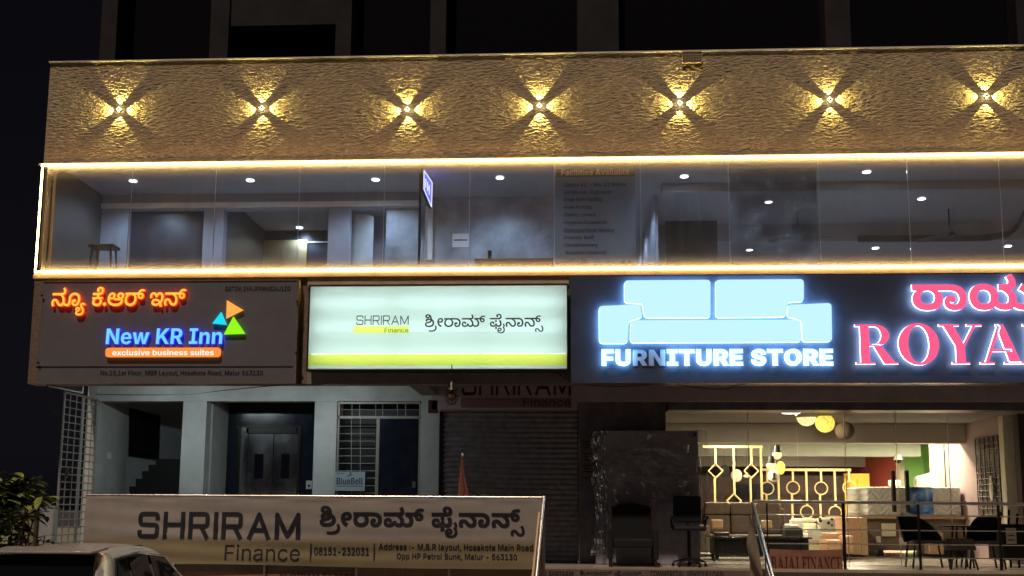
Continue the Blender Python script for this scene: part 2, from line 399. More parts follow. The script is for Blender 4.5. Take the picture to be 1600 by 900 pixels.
# ------------------------------------------------------------------ letter outlines (hand-shaped Kannada and Latin contours)
GLYPHS = {
 'i400': {
  'F': '590|88,0 88,728 528,728 528,646 181,646 181,396 495,396 495,314 181,314 181,0',
  'a': '562|230,-13 *178,-13 *94,26 *44,102 44,155 *44,202 *81,261 *143,294 *218,311 256,316 *305,322 *367,329 *396,346 396,366 396,369 *396,403 *371,450 *320,476 282,476 *243,476 *188,451 *153,415 144,396 60,423 *81,473 *152,529 *238,553 280,553 *307,553 *377,540 *442,500 *484,424 484,360 484,0 398,0 398,74 392,74 *383,55 *342,15 *276,-13;245,65 *294,65 *361,103 *396,164 396,197 396,273 *391,267 *355,256 *309,249 *265,243 252,242 *221,238 *166,219 *132,182 132,151 *132,123 *162,84 *212,65',
  'c': '571|299,-12 *225,-12 *113,59 *51,186 51,270 *51,355 *113,482 *225,553 299,553 *339,553 *409,532 *467,494 *509,438 521,402 436,378 *430,399 *406,434 *371,460 *326,474 299,474 *245,474 *174,417 *140,324 140,270 *140,216 *174,124 *245,67 299,67 *327,67 *373,82 *408,108 *433,146 438,167 522,144 *512,107 *469,50 *411,9 *339,-12',
  'e': '583|307,-12 *228,-12 *113,59 *51,185 51,269 *51,353 *111,480 *222,553 296,553 *340,553 *424,524 *493,460 *534,355 534,280 534,243 110,243 110,317 487,317 446,290 *446,344 *412,427 *346,475 296,475 *247,475 *177,426 *140,349 140,304 140,255 *140,194 *182,110 *257,66 307,66 *339,66 *392,85 *430,123 440,150 525,127 *513,86 *452,23 *363,-12',
  'i': '242|77,0 77,546 165,546 165,0;122,635 *97,635 *61,669 61,693 *61,718 *97,751 122,751 *147,751 *183,718 183,693 *183,669 *147,635',
  'n': '591|165,327 165,0 77,0 77,546 162,546 162,414 150,414 *175,489 *267,553 329,553 *384,553 *467,507 *514,416 514,347 514,0 426,0 426,339 *426,402 *360,474 303,474 *264,474 *201,439 *165,374',
 },
 'i700': {
  ' ': '269|',
  '(': '391|82,296 *82,377 *114,552 *171,713 208,772 343,772 *308,696 *258,532 *231,370 231,296 *231,232 *254,103 *303,-45 343,-136 208,-136 *145,-33 *82,187',
  ')': '391|47,-136 *88,-43 *137,105 *160,233 160,296 *160,370 *133,532 *83,696 47,772 183,772 *220,713 *277,552 *309,377 309,296 *309,186 *245,-34 183,-136',
  '+': '646|261,40 261,541 385,541 385,40;73,232 73,349 573,349 573,232',
  ',': '269|28,-193 71,110 217,110 127,-193',
  '-': '646|488,358 488,241 157,241 157,358',
  '.': '269|135,-9 *99,-9 *51,39 51,75 *51,110 *99,158 135,158 *171,158 *220,110 220,75 *220,39 *171,-9',
  '/': '388|375,762 140,-109 13,-109 248,762',
  '0': '646|323,-10 *231,-10 *108,79 *45,245 45,363 *45,481 *108,648 *232,737 323,737 *415,737 *539,648 *601,481 601,363 *601,245 *539,79 *416,-10;323,114 *367,114 *425,169 *454,280 454,363 *454,448 *425,559 *367,614 323,614 *279,614 *221,559 *192,448 192,363 *192,280 *221,169 *279,114',
  '1': '646|87,0 87,121 578,121 578,0;427,728 427,0 278,0 278,596 273,596 106,478 106,615 267,728',
  '2': '646|69,0 69,107 327,349 *360,381 *406,433 *430,484 430,513 *430,546 *400,593 *350,618 317,618 *283,618 *233,591 *205,540 205,504 63,504 *63,575 *127,680 *243,737 318,737 *395,737 *510,682 *574,586 574,523 *574,482 *543,403 *461,305 387,236 276,128 276,122 584,122 584,0',
  '3': '646|315,-10 *237,-10 *114,44 *43,140 41,204 191,204 *194,176 *227,135 *282,114 316,114 *352,114 *407,139 *438,188 438,223 *438,254 *407,305 *345,337 298,337 219,337 219,436 383,600 383,605 77,605 77,728 564,728 564,619 323,388 323,419 *404,430 *526,379 *593,278 593,214 *593,146 *521,46 *395,-10',
  '4': '646|32,129 32,247 305,728 449,728 182,255 182,250 614,250 614,129;380,0 380,164 385,218 385,454 521,454 521,0',
  '5': '646|317,-10 *242,-10 *125,45 *57,142 56,204 201,204 *202,176 *234,132 *286,108 317,108 *353,108 *410,141 *441,200 441,238 *441,277 *409,337 *352,370 314,370 *281,370 *221,344 205,322 71,346 106,728 546,728 546,605 229,605 210,420 214,420 *234,447 *311,481 358,481 *407,481 *490,446 *552,382 *586,294 586,242 *586,169 *518,55 *397,-10',
  '6': '646|325,-10 *253,-10 *133,49 *62,159 62,236 *62,293 *107,407 155,478 324,728 474,728 246,393 205,393 *216,410 *260,443 *322,463 359,463 *426,463 *527,409 *584,308 584,238 *584,164 *517,52 *400,-10;324,108 *360,108 *414,140 *445,198 445,234 *445,271 *414,328 *360,361 324,361 *290,361 *235,329 *204,272 204,235 *204,198 *235,140 *290,108',
  '8': '646|323,-10 *241,-10 *115,44 *43,137 43,195 *43,241 *85,317 *156,368 200,376 200,380 *142,393 *70,483 70,542 *70,598 *135,686 *250,737 323,737 *396,737 *510,686 *576,598 576,542 *576,482 *503,393 446,380 446,376 *490,368 *561,317 *603,241 603,195 *603,137 *531,44 *404,-10;323,101 *360,101 *416,128 *447,176 447,207 *447,239 *415,289 *359,317 323,317 *287,317 *231,289 *198,240 198,207 *198,176 *229,128 *285,101;323,427 *354,427 *402,452 *430,497 430,526 *430,555 *403,599 *354,623 323,623 *291,623 *243,599 *215,555 215,526 *215,497 *243,452 *292,427',
  '9': '646|321,737 *393,737 *513,679 *584,569 584,492 *584,435 *539,320 491,249 322,0 172,0 400,335 441,335 *431,317 *387,285 *324,265 287,265 *220,265 *119,319 *62,420 62,490 *62,564 *129,675 *246,737;322,620 *287,620 *233,587 *201,530 201,493 *201,456 *233,399 *287,367 322,367 *357,367 *411,399 *442,456 442,492 *442,530 *411,587 *357,620',
  ':': '269|135,-9 *99,-9 *51,39 51,75 *51,110 *99,158 135,158 *171,158 *220,110 220,75 *220,39 *171,-9;135,353 *99,353 *51,401 51,437 *51,472 *99,521 135,521 *171,521 *220,472 220,437 *220,401 *171,353',
  'A': '747|24,0 273,728 468,728 723,0 557,0 441,351 *419,419 *376,581 352,676 385,676 *361,580 *321,418 301,351 188,0;179,169 179,286 567,286 567,169',
  'B': '662|66,0 66,728 355,728 *435,728 *541,679 *595,595 595,541 *595,498 *560,434 *501,393 464,384 464,377 *505,375 *578,332 *623,254 623,200 *623,143 *567,52 *455,0 373,0;215,123 344,123 *409,123 *470,173 470,215 *470,245 *440,293 *385,320 347,320 215,320;215,422 332,422 *364,422 *415,445 *444,487 444,517 *444,556 *388,606 335,606 215,606',
  'C': '740|384,-10 *287,-10 *134,78 *46,245 46,363 *46,482 *135,649 *288,737 384,737 *446,737 *553,703 *636,636 *689,540 697,479 546,479 *541,509 *513,555 *472,588 *418,605 387,605 *330,605 *244,548 *197,440 197,363 *197,285 *245,177 *330,123 386,123 *417,123 *471,140 *513,172 *541,219 547,249 697,249 *691,198 *643,105 *563,32 *452,-10',
  'D': '722|322,0 133,0 133,128 315,128 *385,128 *480,178 *528,283 528,364 *528,446 *480,549 *385,599 315,599 130,599 130,728 324,728 *434,728 *591,640 *676,477 676,364 *676,251 *591,87 *432,0;215,728 215,0 66,0 66,728',
  'E': '607|66,0 66,728 553,728 553,604 215,604 215,428 527,428 527,307 215,307 215,124 554,124 554,0',
  'F': '587|66,0 66,728 544,728 544,604 215,604 215,401 512,401 512,279 215,279 215,0',
  'G': '751|388,-10 *286,-10 *132,81 *46,248 46,363 *46,481 *136,648 *289,737 385,737 *446,737 *552,702 *635,636 *687,547 695,493 543,493 *536,519 *508,561 *468,590 *418,605 387,605 *331,605 *245,549 *197,441 197,364 *197,287 *245,179 *331,123 389,123 *442,123 *517,161 *557,231 557,279 589,274 400,274 400,388 702,388 702,297 *702,201 *621,64 *480,-10',
  'H': '747|66,0 66,728 215,728 215,434 532,434 532,728 681,728 681,0 532,0 532,310 215,310 215,0',
  'I': '477|36,0 36,124 164,124 164,604 36,604 36,728 441,728 441,604 313,604 313,124 441,124 441,0',
  'J': '584|277,-10 *164,-10 *33,109 33,219 33,261 182,261 182,216 *182,164 *233,111 277,111 *320,111 *371,164 371,217 371,728 519,728 519,219 *519,109 *389,-10',
  'K': '719|176,165 176,300 *198,341 *241,409 *293,478 326,519 504,728 687,728 379,372 367,377;66,0 66,728 215,728 215,529 212,343 215,271 215,0;518,0 302,328 396,439 694,0',
  'L': '565|66,0 66,728 215,728 215,124 529,124 529,0',
  'M': '932|66,0 66,728 295,728 412,394 *420,370 *439,296 *458,210 *476,129 481,99 452,99 *458,128 *475,209 *494,295 *513,370 521,394 637,728 866,728 866,0 716,0 716,343 *716,367 *718,438 *720,520 *722,604 722,641 732,641 *723,600 *700,514 *677,433 *657,365 649,343 529,0 403,0 281,343 *274,365 *253,432 *230,513 *207,600 196,641 208,641 *208,606 *210,523 *212,440 *214,367 214,343 214,0',
  'N': '762|66,0 66,728 232,728 462,359 *479,331 *516,265 *553,184 572,133 557,133 *553,174 *548,265 *544,349 544,378 544,728 696,728 696,0 530,0 321,334 *298,372 *259,442 *216,528 187,587 206,587 *209,535 *215,438 *218,359 218,334 218,0',
  'O': '770|385,-10 *289,-10 *135,78 *46,245 46,363 *46,482 *135,649 *289,737 385,737 *482,737 *635,649 *725,482 725,363 *725,245 *635,78 *482,-10;385,123 *442,123 *526,178 *573,286 573,363 *573,442 *526,550 *442,605 385,605 *329,605 *244,549 *197,442 197,363 *197,286 *244,178 *329,123',
  'P': '648|66,0 66,728 350,728 *432,728 *549,664 *610,554 610,482 *610,410 *548,300 *430,238 346,238 164,238 164,358 322,358 *368,358 *427,390 *456,445 456,482 *456,519 *427,574 *368,605 322,605 215,605 215,0',
  'Q': '777|339,250 467,250 534,164 594,93 716,-60 577,-60 493,43 453,101;385,-10 *289,-10 *135,78 *46,245 46,363 *46,482 *135,649 *289,737 385,737 *482,737 *635,649 *725,482 725,363 *725,245 *635,78 *482,-10;385,123 *442,123 *526,178 *573,286 573,363 *573,442 *526,550 *442,605 385,605 *329,605 *244,549 *197,442 197,363 *197,286 *244,178 *329,123',
  'R': '657|66,0 66,728 350,728 *432,728 *549,669 *610,562 610,491 *610,419 *548,315 *430,260 346,260 154,260 154,380 322,380 *368,380 *427,405 *456,454 456,491 *456,528 *427,578 *368,605 322,605 215,605 215,0;471,0 294,331 455,331 636,0',
  'S': '655|333,-11 *245,-11 *116,43 *44,148 41,226 186,226 *189,189 *227,140 *291,115 331,115 *371,115 *430,138 *463,180 463,208 *463,233 *434,267 *378,291 338,300 258,320 *166,343 *61,439 61,518 *61,584 *132,683 *256,737 335,737 *415,737 *535,682 *603,584 604,520 460,520 *455,564 *389,612 333,612 *295,612 *242,590 *214,552 214,528 *214,501 *246,466 *300,443 330,436 396,420 *442,410 *521,374 *580,323 *613,253 613,207 *613,141 *547,43 *421,-11',
  'T': '668|37,604 37,728 631,728 631,604 409,604 409,0 259,0 259,604',
  'U': '732|366,-10 *276,-10 *141,56 *66,176 66,255 66,728 215,728 215,268 *215,225 *253,159 *320,122 366,122 *412,122 *480,159 *517,225 517,268 517,728 666,728 666,255 *666,176 *591,56 *456,-10',
  'V': '747|279,0 24,728 189,728 306,377 *327,310 *370,150 393,56 361,56 *385,151 *426,310 446,377 558,728 723,728 473,0',
  'W': '1038|219,0 24,728 187,728 271,370 *281,325 *298,223 *315,120 323,72 296,72 *305,120 *323,223 *341,325 352,370 441,728 596,728 685,370 *696,325 *715,223 *732,120 741,72 714,72 *722,120 *738,223 *756,325 766,370 851,728 1014,728 818,0 648,0 551,372 *536,434 *513,579 500,655 537,655 *522,581 *503,438 486,372 390,0',
  'Y': '731|293,0 293,274 24,728 198,728 321,501 *340,467 *370,400 385,353 353,353 *368,400 *396,467 414,501 533,728 707,728 442,274 442,0',
  'Z': '664|56,0 56,89 351,506 *378,544 *444,621 477,658 488,610 *440,606 *341,604 293,604 55,604 55,728 608,728 608,638 318,229 *290,189 *222,109 187,69 176,117 *227,122 *329,124 380,124 609,124 609,0',
  'a': '581|215,-11 *163,-11 *81,26 *33,99 33,153 *33,198 *67,260 *125,297 *199,317 239,320 *286,325 *345,334 *372,352 372,369 372,372 *372,395 *352,427 *314,444 286,444 *258,444 *216,427 *189,399 183,381 49,404 *63,451 *128,518 *226,553 286,553 *330,553 *413,532 *479,488 *518,417 518,368 518,0 379,0 379,76 374,76 *361,50 *317,11 *256,-11;256,92 *291,92 *343,120 *373,166 373,195 373,254 *366,250 *340,242 *308,236 *276,231 264,229 *237,226 *196,208 *174,179 174,157 *174,136 *195,107 *232,92',
  'b': '630|368,-9 *324,-9 *262,21 *224,65 214,87 206,87 206,0 62,0 62,728 209,728 209,454 214,454 *224,476 *261,522 *323,553 369,553 *430,553 *530,490 *591,365 591,272 *591,181 *532,56 *431,-9;323,108 *362,108 *414,150 *440,225 440,272 *440,320 *414,394 *362,435 323,435 *286,435 *233,395 *206,322 206,272 *206,223 *233,149 *286,108',
  'c': '588|306,-11 *224,-11 *105,60 *40,187 40,271 *40,355 *105,482 *224,553 306,553 *355,553 *437,527 *501,480 *541,413 549,371 413,346 *409,367 *390,401 *364,425 *329,437 308,437 *269,437 *216,395 *189,321 189,271 *189,222 *216,147 *269,105 308,105 *329,105 *364,118 *392,142 *410,178 414,200 550,175 *543,131 *501,63 *438,15 *355,-11',
  'd': '630|262,-9 *199,-9 *98,56 *40,181 40,272 *40,365 *100,490 *201,553 261,553 *307,553 *369,522 *407,476 417,454 421,454 421,728 568,728 568,0 424,0 424,87 417,87 *407,65 *368,21 *307,-9;307,108 *344,108 *397,149 *425,223 425,272 *425,322 *397,395 *345,435 307,435 *269,435 *217,394 *190,320 190,272 *190,225 *217,150 *269,108',
  'e': '596|309,-11 *226,-11 *105,58 *40,184 40,270 *40,354 *104,482 *222,553 302,553 *355,553 *448,519 *518,450 *558,346 558,276 558,235 100,235 100,327 487,327 418,302 *418,345 *392,408 *341,442 303,442 *265,442 *212,407 *184,347 184,309 184,244 *184,196 *216,132 *274,100 312,100 *337,100 *379,114 *409,143 417,164 550,139 *536,94 *471,27 *373,-11',
  'f': '398|366,546 366,434 10,434 10,546;106,0 106,588 *106,646 *152,723 *233,762 283,762 *318,762 *375,751 388,747 362,636 *353,639 *328,644 313,644 *280,644 *252,612 252,583 252,0',
  'g': '632|305,-216 *237,-216 *135,-181 *72,-121 60,-82 186,-47 *193,-62 *221,-91 *269,-109 304,-109 *360,-109 *425,-58 425,-4 425,97 413,97 *403,75 *366,34 *306,8 262,8 *200,8 *99,66 *40,184 40,274 *40,366 *101,490 *202,553 262,553 *308,553 *370,522 *409,476 419,454 425,454 425,546 569,546 569,5 *569,-69 *501,-167 *382,-216;308,119 *345,119 *397,156 *425,226 425,275 *425,323 *398,395 *345,435 308,435 *269,435 *217,394 *190,322 190,275 *190,227 *217,157 *269,119',
  'i': '271|62,0 62,546 209,546 209,0;136,617 *102,617 *55,661 55,692 *55,724 *102,768 136,768 *169,768 *216,724 216,692 *216,661 *169,617',
  'k': '580|195,160 195,336 217,336 396,546 565,546 329,272 295,272;62,0 62,728 209,728 209,0;403,0 239,239 337,343 576,0',
  'l': '309|225,-3 *141,-3 *62,69 62,142 62,728 209,728 209,162 *209,136 *227,112 249,112 *261,112 *274,114 279,115 302,8 *290,4 *250,-3',
  'm': '912|62,0 62,546 198,546 206,410 195,410 *207,461 *257,524 *323,554 360,554 *419,554 *491,479 508,401 491,401 *503,454 *559,522 *634,554 676,554 *726,554 *805,510 *850,428 850,368 850,0 704,0 704,340 *704,387 *653,432 617,432 *589,432 *549,408 *527,365 527,336 527,0 385,0 385,344 *385,384 *338,432 300,432 *275,432 *233,408 *209,363 209,330 209,0',
  'n': '622|209,316 209,0 62,0 62,546 201,546 203,410 194,410 *216,478 *303,553 372,553 *429,553 *513,503 *560,411 560,347 560,0 414,0 414,322 *414,373 *361,430 315,430 *284,430 *236,403 *209,352',
  'o': '613|307,-11 *225,-11 *105,60 *40,187 40,271 *40,355 *105,482 *225,553 307,553 *389,553 *509,482 *574,355 574,271 *574,187 *509,60 *389,-11;307,105 *346,105 *398,148 *425,223 425,271 *425,319 *398,394 *346,437 307,437 *268,437 *215,394 *189,319 189,271 *189,223 *215,148 *268,105',
  'p': '630|62,-204 62,546 206,546 206,454 214,454 *224,476 *261,522 *323,553 369,553 *430,553 *530,490 *591,365 591,272 *591,181 *532,56 *431,-9 368,-9 *324,-9 *262,21 *224,65 214,87 209,87 209,-204;323,108 *362,108 *414,150 *440,225 440,272 *440,320 *414,394 *362,435 323,435 *286,435 *233,395 *206,322 206,272 *206,223 *233,149 *286,108',
  'q': '630|568,-204 421,-204 421,87 417,87 *407,65 *368,21 *307,-9 262,-9 *199,-9 *98,56 *40,181 40,272 *40,365 *100,490 *201,553 261,553 *307,553 *369,522 *407,476 417,454 424,454 424,546 568,546;307,108 *344,108 *397,149 *425,223 425,272 *425,322 *397,395 *345,435 307,435 *269,435 *217,394 *190,320 190,272 *190,225 *217,150 *269,108',
  'r': '407|62,0 62,546 204,546 204,451 210,451 *225,501 *296,553 342,553 *353,553 *379,551 389,548 389,417 *379,421 *342,425 326,425 *292,425 *239,396 *209,345 209,311 209,0',
  's': '560|279,-11 *213,-11 *112,27 *47,99 38,149 174,173 *185,135 *239,97 284,97 *325,97 *374,128 374,153 *374,174 *340,202 303,209 209,229 *131,245 *52,322 52,384 *52,436 *110,512 *213,553 282,553 *346,553 *441,517 *499,452 509,407 379,384 *371,412 *324,448 284,448 *248,448 *199,417 199,392 *199,372 *230,343 269,335 367,316 *446,300 *524,227 524,168 *524,115 *461,34 *351,-11',
  't': '366|334,546 334,434 10,434 10,546;85,676 231,676 231,160 *231,134 *255,109 281,109 *290,109 *320,113 328,115 349,5 *324,-2 *276,-8 254,-8 *172,-8 *85,72 85,147',
  'u': '623|250,-7 *194,-7 *109,43 *62,135 62,199 62,546 209,546 209,224 *209,173 *262,116 308,116 *339,116 *386,143 *414,194 414,230 414,546 560,546 560,0 422,0 420,136 428,136 *407,68 *319,-7',
  'v': '600|216,0 15,546 171,546 263,263 *279,210 *304,101 317,43 286,43 *299,101 *323,209 340,263 430,546 584,546 383,0',
  'w': '850|176,0 15,546 169,546 216,344 *228,290 *257,162 269,85 252,85 *265,161 *295,289 308,344 358,546 493,546 541,344 *554,289 *584,162 597,85 581,85 *593,161 *619,289 632,344 679,546 835,546 673,0 524,0 463,211 *454,242 *437,319 *420,398 412,433 437,433 *429,399 *412,319 *395,242 386,211 325,0',
  'x': '580|21,0 232,337 232,223 31,546 189,546 239,460 *262,418 *300,335 319,296 263,296 *284,334 *321,418 345,460 397,546 552,546 348,222 348,334 560,0 402,0 342,103 *318,145 *279,227 259,266 315,266 *296,227 *260,145 236,103 176,0',
  'y': '602|59,-193 92,-83 110,-88 *140,-95 *185,-88 *213,-58 216,-31 220,-2 15,546 171,546 263,263 *279,209 *300,102 314,43 280,43 *293,102 *319,210 337,263 433,546 587,546 355,-64 *338,-108 *286,-173 *209,-208 154,-208 *125,-208 *74,-200',
  '•': '474|237,134 *194,134 *123,176 *81,247 81,290 *81,333 *123,404 *194,446 237,446 *280,446 *351,404 *393,333 393,290 *393,247 *351,176 *280,134',
 },
 'i900': {
  ' ': '269|',
  'E': '613|47,0 47,728 571,728 571,568 244,568 244,445 544,445 544,290 244,290 244,159 569,159 569,0',
  'F': '584|47,0 47,728 559,728 559,568 244,568 244,404 527,404 527,249 244,249 244,0',
  'I': '507|28,0 28,159 155,159 155,568 28,568 28,728 479,728 479,568 352,568 352,159 479,159 479,0',
  'N': '770|47,0 47,728 262,728 435,442 *458,405 *497,331 *533,241 552,182 535,182 *533,221 *525,325 *520,426 520,461 520,728 723,728 723,0 508,0 346,266 *319,311 *277,390 *239,478 214,535 234,535 *238,484 *246,382 *250,295 250,266 250,0',
  'O': '775|388,-10 *289,-10 *128,76 *34,243 34,363 *34,485 *128,652 *289,737 388,737 *487,737 *647,652 *741,485 741,363 *741,242 *647,76 *487,-10;388,162 *437,162 *504,208 *538,298 538,363 *538,429 *504,519 *437,565 388,565 *339,565 *272,519 *237,429 237,363 *237,298 *272,208 *339,162',
  'R': '668|47,0 47,728 360,728 *441,728 *563,668 *631,558 631,480 *631,402 *562,295 *437,240 354,240 166,240 166,394 313,394 *349,394 *398,411 *425,449 425,480 *425,512 *398,551 *349,569 313,569 244,569 244,0;440,0 263,334 473,334 655,0',
  'S': '666|343,-9 *248,-9 *107,47 *29,165 28,256 216,256 *218,223 *248,177 *302,153 340,153 *372,153 *415,169 *437,197 437,215 *437,231 *416,256 *368,277 327,285 254,301 *158,321 *47,420 47,506 *47,575 *122,679 *254,737 341,737 *429,737 *558,678 *627,571 628,500 438,500 *436,536 *389,575 341,575 *311,575 *271,561 *253,536 253,520 *253,502 *273,477 *316,458 351,450 410,438 *470,425 *557,383 *612,327 *638,256 638,215 *638,143 *567,43 *435,-9',
  'T': '687|27,568 27,728 659,728 659,568 442,568 442,0 245,0 245,568',
  'U': '722|360,-9 *267,-9 *125,57 *47,179 47,262 47,728 244,728 244,278 *244,244 *274,192 *327,162 360,162 *395,162 *447,192 *478,244 478,278 478,728 675,728 675,262 *675,179 *596,57 *454,-9',
 },
 'k500': {
  'na': '728|493,-12 *441,-12 *368,26 *315,88 291,125 *269,162 *237,201 *210,215 193,215 *162,215 *130,177 130,144 *130,113 *156,52 178,20 85,-17 *62,15 *30,102 30,143 *30,191 *71,264 *143,306 190,306 *250,306 *326,251 364,191 *386,155 *424,106 *469,81 499,81 *546,81 *587,146 587,195 *587,258 *533,367 *441,444 381,460 32,460 32,551 459,551 *513,551 *557,561 568,568 *581,578 *589,602 589,617 *589,648 *559,708 528,740 606,789 *654,735 *688,649 688,604 *688,584 *672,527 646,504 *620,481 *551,462 497,460 473,460 533,472 *583,440 *652,356 *688,256 688,199 *688,98 *587,-12',
  'nanocrest': '728|493,-12 *441,-12 *368,26 *315,88 291,125 *269,162 *237,201 *210,215 193,215 *162,215 *130,177 130,144 *130,113 *156,52 178,20 85,-17 *62,15 *30,102 30,143 *30,191 *71,264 *143,306 190,306 *250,306 *326,251 364,191 *386,155 *424,106 *469,81 499,81 *546,81 *587,146 587,195 *587,258 *533,367 *441,444 381,460 32,460 32,551 574,551 574,460 530,460 532,470 *581,440 *651,357 *688,257 688,199 *688,98 *587,-12',
  'uuvowelsign': '770|91,-12 *20,-12 *-86,59 -135,116 -74,182 *-34,131 *38,81 84,81 *127,81 *165,126 165,164 *165,199 *161,249 *158,295 158,322 *158,398 *226,506 *347,563 425,563 *504,563 *619,512 *695,423 *733,306 733,241 *733,161 *680,48 *581,-12 512,-12 *453,-12 *371,31 *329,106 329,154 *329,197 *360,257 *413,288 446,288 *487,288 *529,249 529,217 *529,188 *497,153 471,153 *446,153 *414,179 412,206 421,210 *416,198 *412,176 412,162 *412,130 *455,75 507,75 *546,75 *602,113 *632,186 632,239 *632,301 *588,406 *498,471 428,471 *376,471 *300,434 *259,362 259,308 *259,279 *262,234 *265,187 265,155 *265,95 *216,22 *137,-12',
  'uuvowelsignalt': '672|-94,-174 *-161,-174 *-272,-139 *-370,-68 -420,-14 -355,44 *-317,0 *-238,-58 *-148,-85 -96,-85 *-53,-85 *10,-68 *51,-31 *71,25 71,64 *71,115 *62,195 *53,272 53,315 *53,393 *121,504 *243,563 323,563 *403,563 *521,512 *597,423 *635,306 635,241 *635,161 *582,48 *483,-12 414,-12 *355,-12 *273,31 *231,106 231,154 *231,197 *262,257 *315,288 348,288 *389,288 *431,249 431,217 *431,188 *399,153 373,153 *348,153 *316,179 314,206 324,210 *318,198 *314,176 314,162 *314,130 *357,75 409,75 *449,75 *505,113 *535,186 535,239 *535,301 *490,406 *398,471 326,471 *246,471 *154,386 154,305 *154,262 *163,188 *172,111 172,63 *172,-21 *107,-125 *-12,-174',
  'yasubscript': '266|0,-411 *-68,-411 *-146,-375 *-178,-321 -178,-293 *-178,-268 *-161,-233 *-124,-202 -92,-185 *-65,-170 *-42,-152 -42,-139 *-42,-129 *-60,-116 -81,-116 *-107,-116 *-127,-132 -127,-144 *-127,-150 *-124,-162 -121,-168 -189,-190 *-195,-177 *-203,-149 -203,-131 *-203,-98 *-141,-52 -79,-52 *-35,-52 *15,-75 *35,-114 35,-138 *35,-157 *22,-190 *-13,-219 -46,-236 *-76,-252 *-100,-275 -100,-291 *-100,-306 *-76,-326 *-30,-335 1,-335 *56,-335 *121,-305 *151,-255 151,-227 *151,-194 *123,-142 *83,-96 *42,-51 *14,0 14,31 *14,66 *48,111 *104,134 136,134 *184,134 *253,88 263,32 185,19 *182,36 *167,56 *147,65 135,65 *120,65 *95,49 95,31 *95,12 *123,-24 *165,-66 *207,-118 *235,-185 235,-228 *235,-272 *201,-340 *138,-387 *52,-411',
  'kevowel': '593|293,-12 *217,-12 *112,33 *58,113 58,164 *58,195 *77,248 *116,291 145,307 152,292 36,291 36,370 244,370 *258,378 *275,402 275,418 *275,432 *264,457 255,467 310,479 351,467 *360,454 *368,428 368,417 *368,401 *361,379 355,370 557,370 557,291 438,293 445,305 *473,293 *514,252 *536,199 536,166 *536,115 *483,34 *376,-12;297,80 *372,80 *437,142 437,186 *437,219 *405,269 *343,296 297,296 *250,296 *187,268 *157,218 157,186 *157,138 *226,80;36,460 36,551 304,551 *370,551 *428,568 442,582 *454,596 *463,629 463,647 *463,686 *415,731 376,731 *339,731 *288,690 288,661 *288,656 *288,645 289,640 259,685 *268,690 *288,694 295,694 *320,694 *350,669 350,647 *350,623 *317,596 288,596 *251,596 *216,645 216,678 *216,711 *254,771 *328,809 382,809 *439,809 *518,764 *560,685 560,634 *560,594 *536,532 511,509 *494,493 *443,471 *372,460 323,460',
  'aa': '870|449,-12 *311,-12 *126,71 *36,217 36,311 *36,392 *92,504 *190,563 252,563 *298,563 *365,528 *402,464 402,420 *402,375 *362,306 *283,267 225,267 *188,267 *129,289 *86,322 72,338 96,415 *105,402 *136,371 *182,348 212,348 *263,348 *310,389 310,420 *310,450 *276,482 250,482 *195,482 *133,395 133,315 133,310 *133,268 *166,187 *241,121 *363,83 453,83 *544,83 *661,117 *717,174 717,209 *717,235 *691,267 663,276 *659,278 *644,291 640,292 *578,315 *506,383 506,438 *506,499 *597,563 667,563 *728,563 *805,521 *842,456 842,418 *842,370 *792,299 757,275 *725,253 *647,232 581,232 373,232 373,317 643,317 *667,321 *712,346 *744,388 744,415 *744,443 *705,483 666,483 *634,483 *599,451 599,427 *599,397 *650,356 697,336 *711,331 *743,319 756,309 *784,289 *817,233 817,195 *817,155 *780,81 *694,22 *553,-12',
  'ravirama': '991|332,-12 *247,-12 *115,49 *40,167 40,252 *40,306 *71,391 *128,455 170,477 189,460 40,460 40,551 514,551 514,460 505,460 507,470 *546,447 *597,385 *624,304 624,252 *624,173 *554,55 *424,-12;333,83 *397,83 *481,134 *523,220 523,272 *523,332 *474,416 *389,461 334,461 *274,461 *188,413 *141,328 141,272 *141,182 *246,83;825,280 *750,280 *662,376 662,464 662,473 *662,547 *715,647 *810,700 873,700 *916,700 *980,682 1002,669 954,597 *933,608 *891,619 868,619 *837,619 *783,593 *751,530 751,474 751,455 *751,411 *788,357 825,357 *848,357 *878,379 878,405 *878,418 *869,438 861,444 *850,453 *819,460 792,460 496,460 496,551 780,551 *829,551 *902,533 927,510 *947,492 *969,441 969,409 *969,344 *887,280',
  'i': '740|337,-12 *268,-12 *179,28 *136,98 136,143 *136,209 *237,288 329,288 *390,288 *486,255 *565,194 598,150 *631,109 *670,14 680,-36 579,-55 *566,19 *502,136 *401,204 329,204 *283,204 *234,172 234,144 *234,112 *284,75 344,75 *415,75 *513,114 *576,183 *604,272 604,321 *604,400 *546,470 497,470 *455,470 *402,410 395,359 300,359 *294,416 *239,472 199,472 *163,472 *126,436 126,405 *126,388 *136,353 142,341 48,312 *39,331 *25,382 25,415 *25,460 *69,527 *143,563 189,563 *232,563 *295,539 *345,488 368,447 326,440 *352,491 *411,543 *475,563 508,563 *575,563 *662,497 *705,387 705,319 *705,282 *686,198 *644,117 607,84 583,69 *541,35 *420,-12',
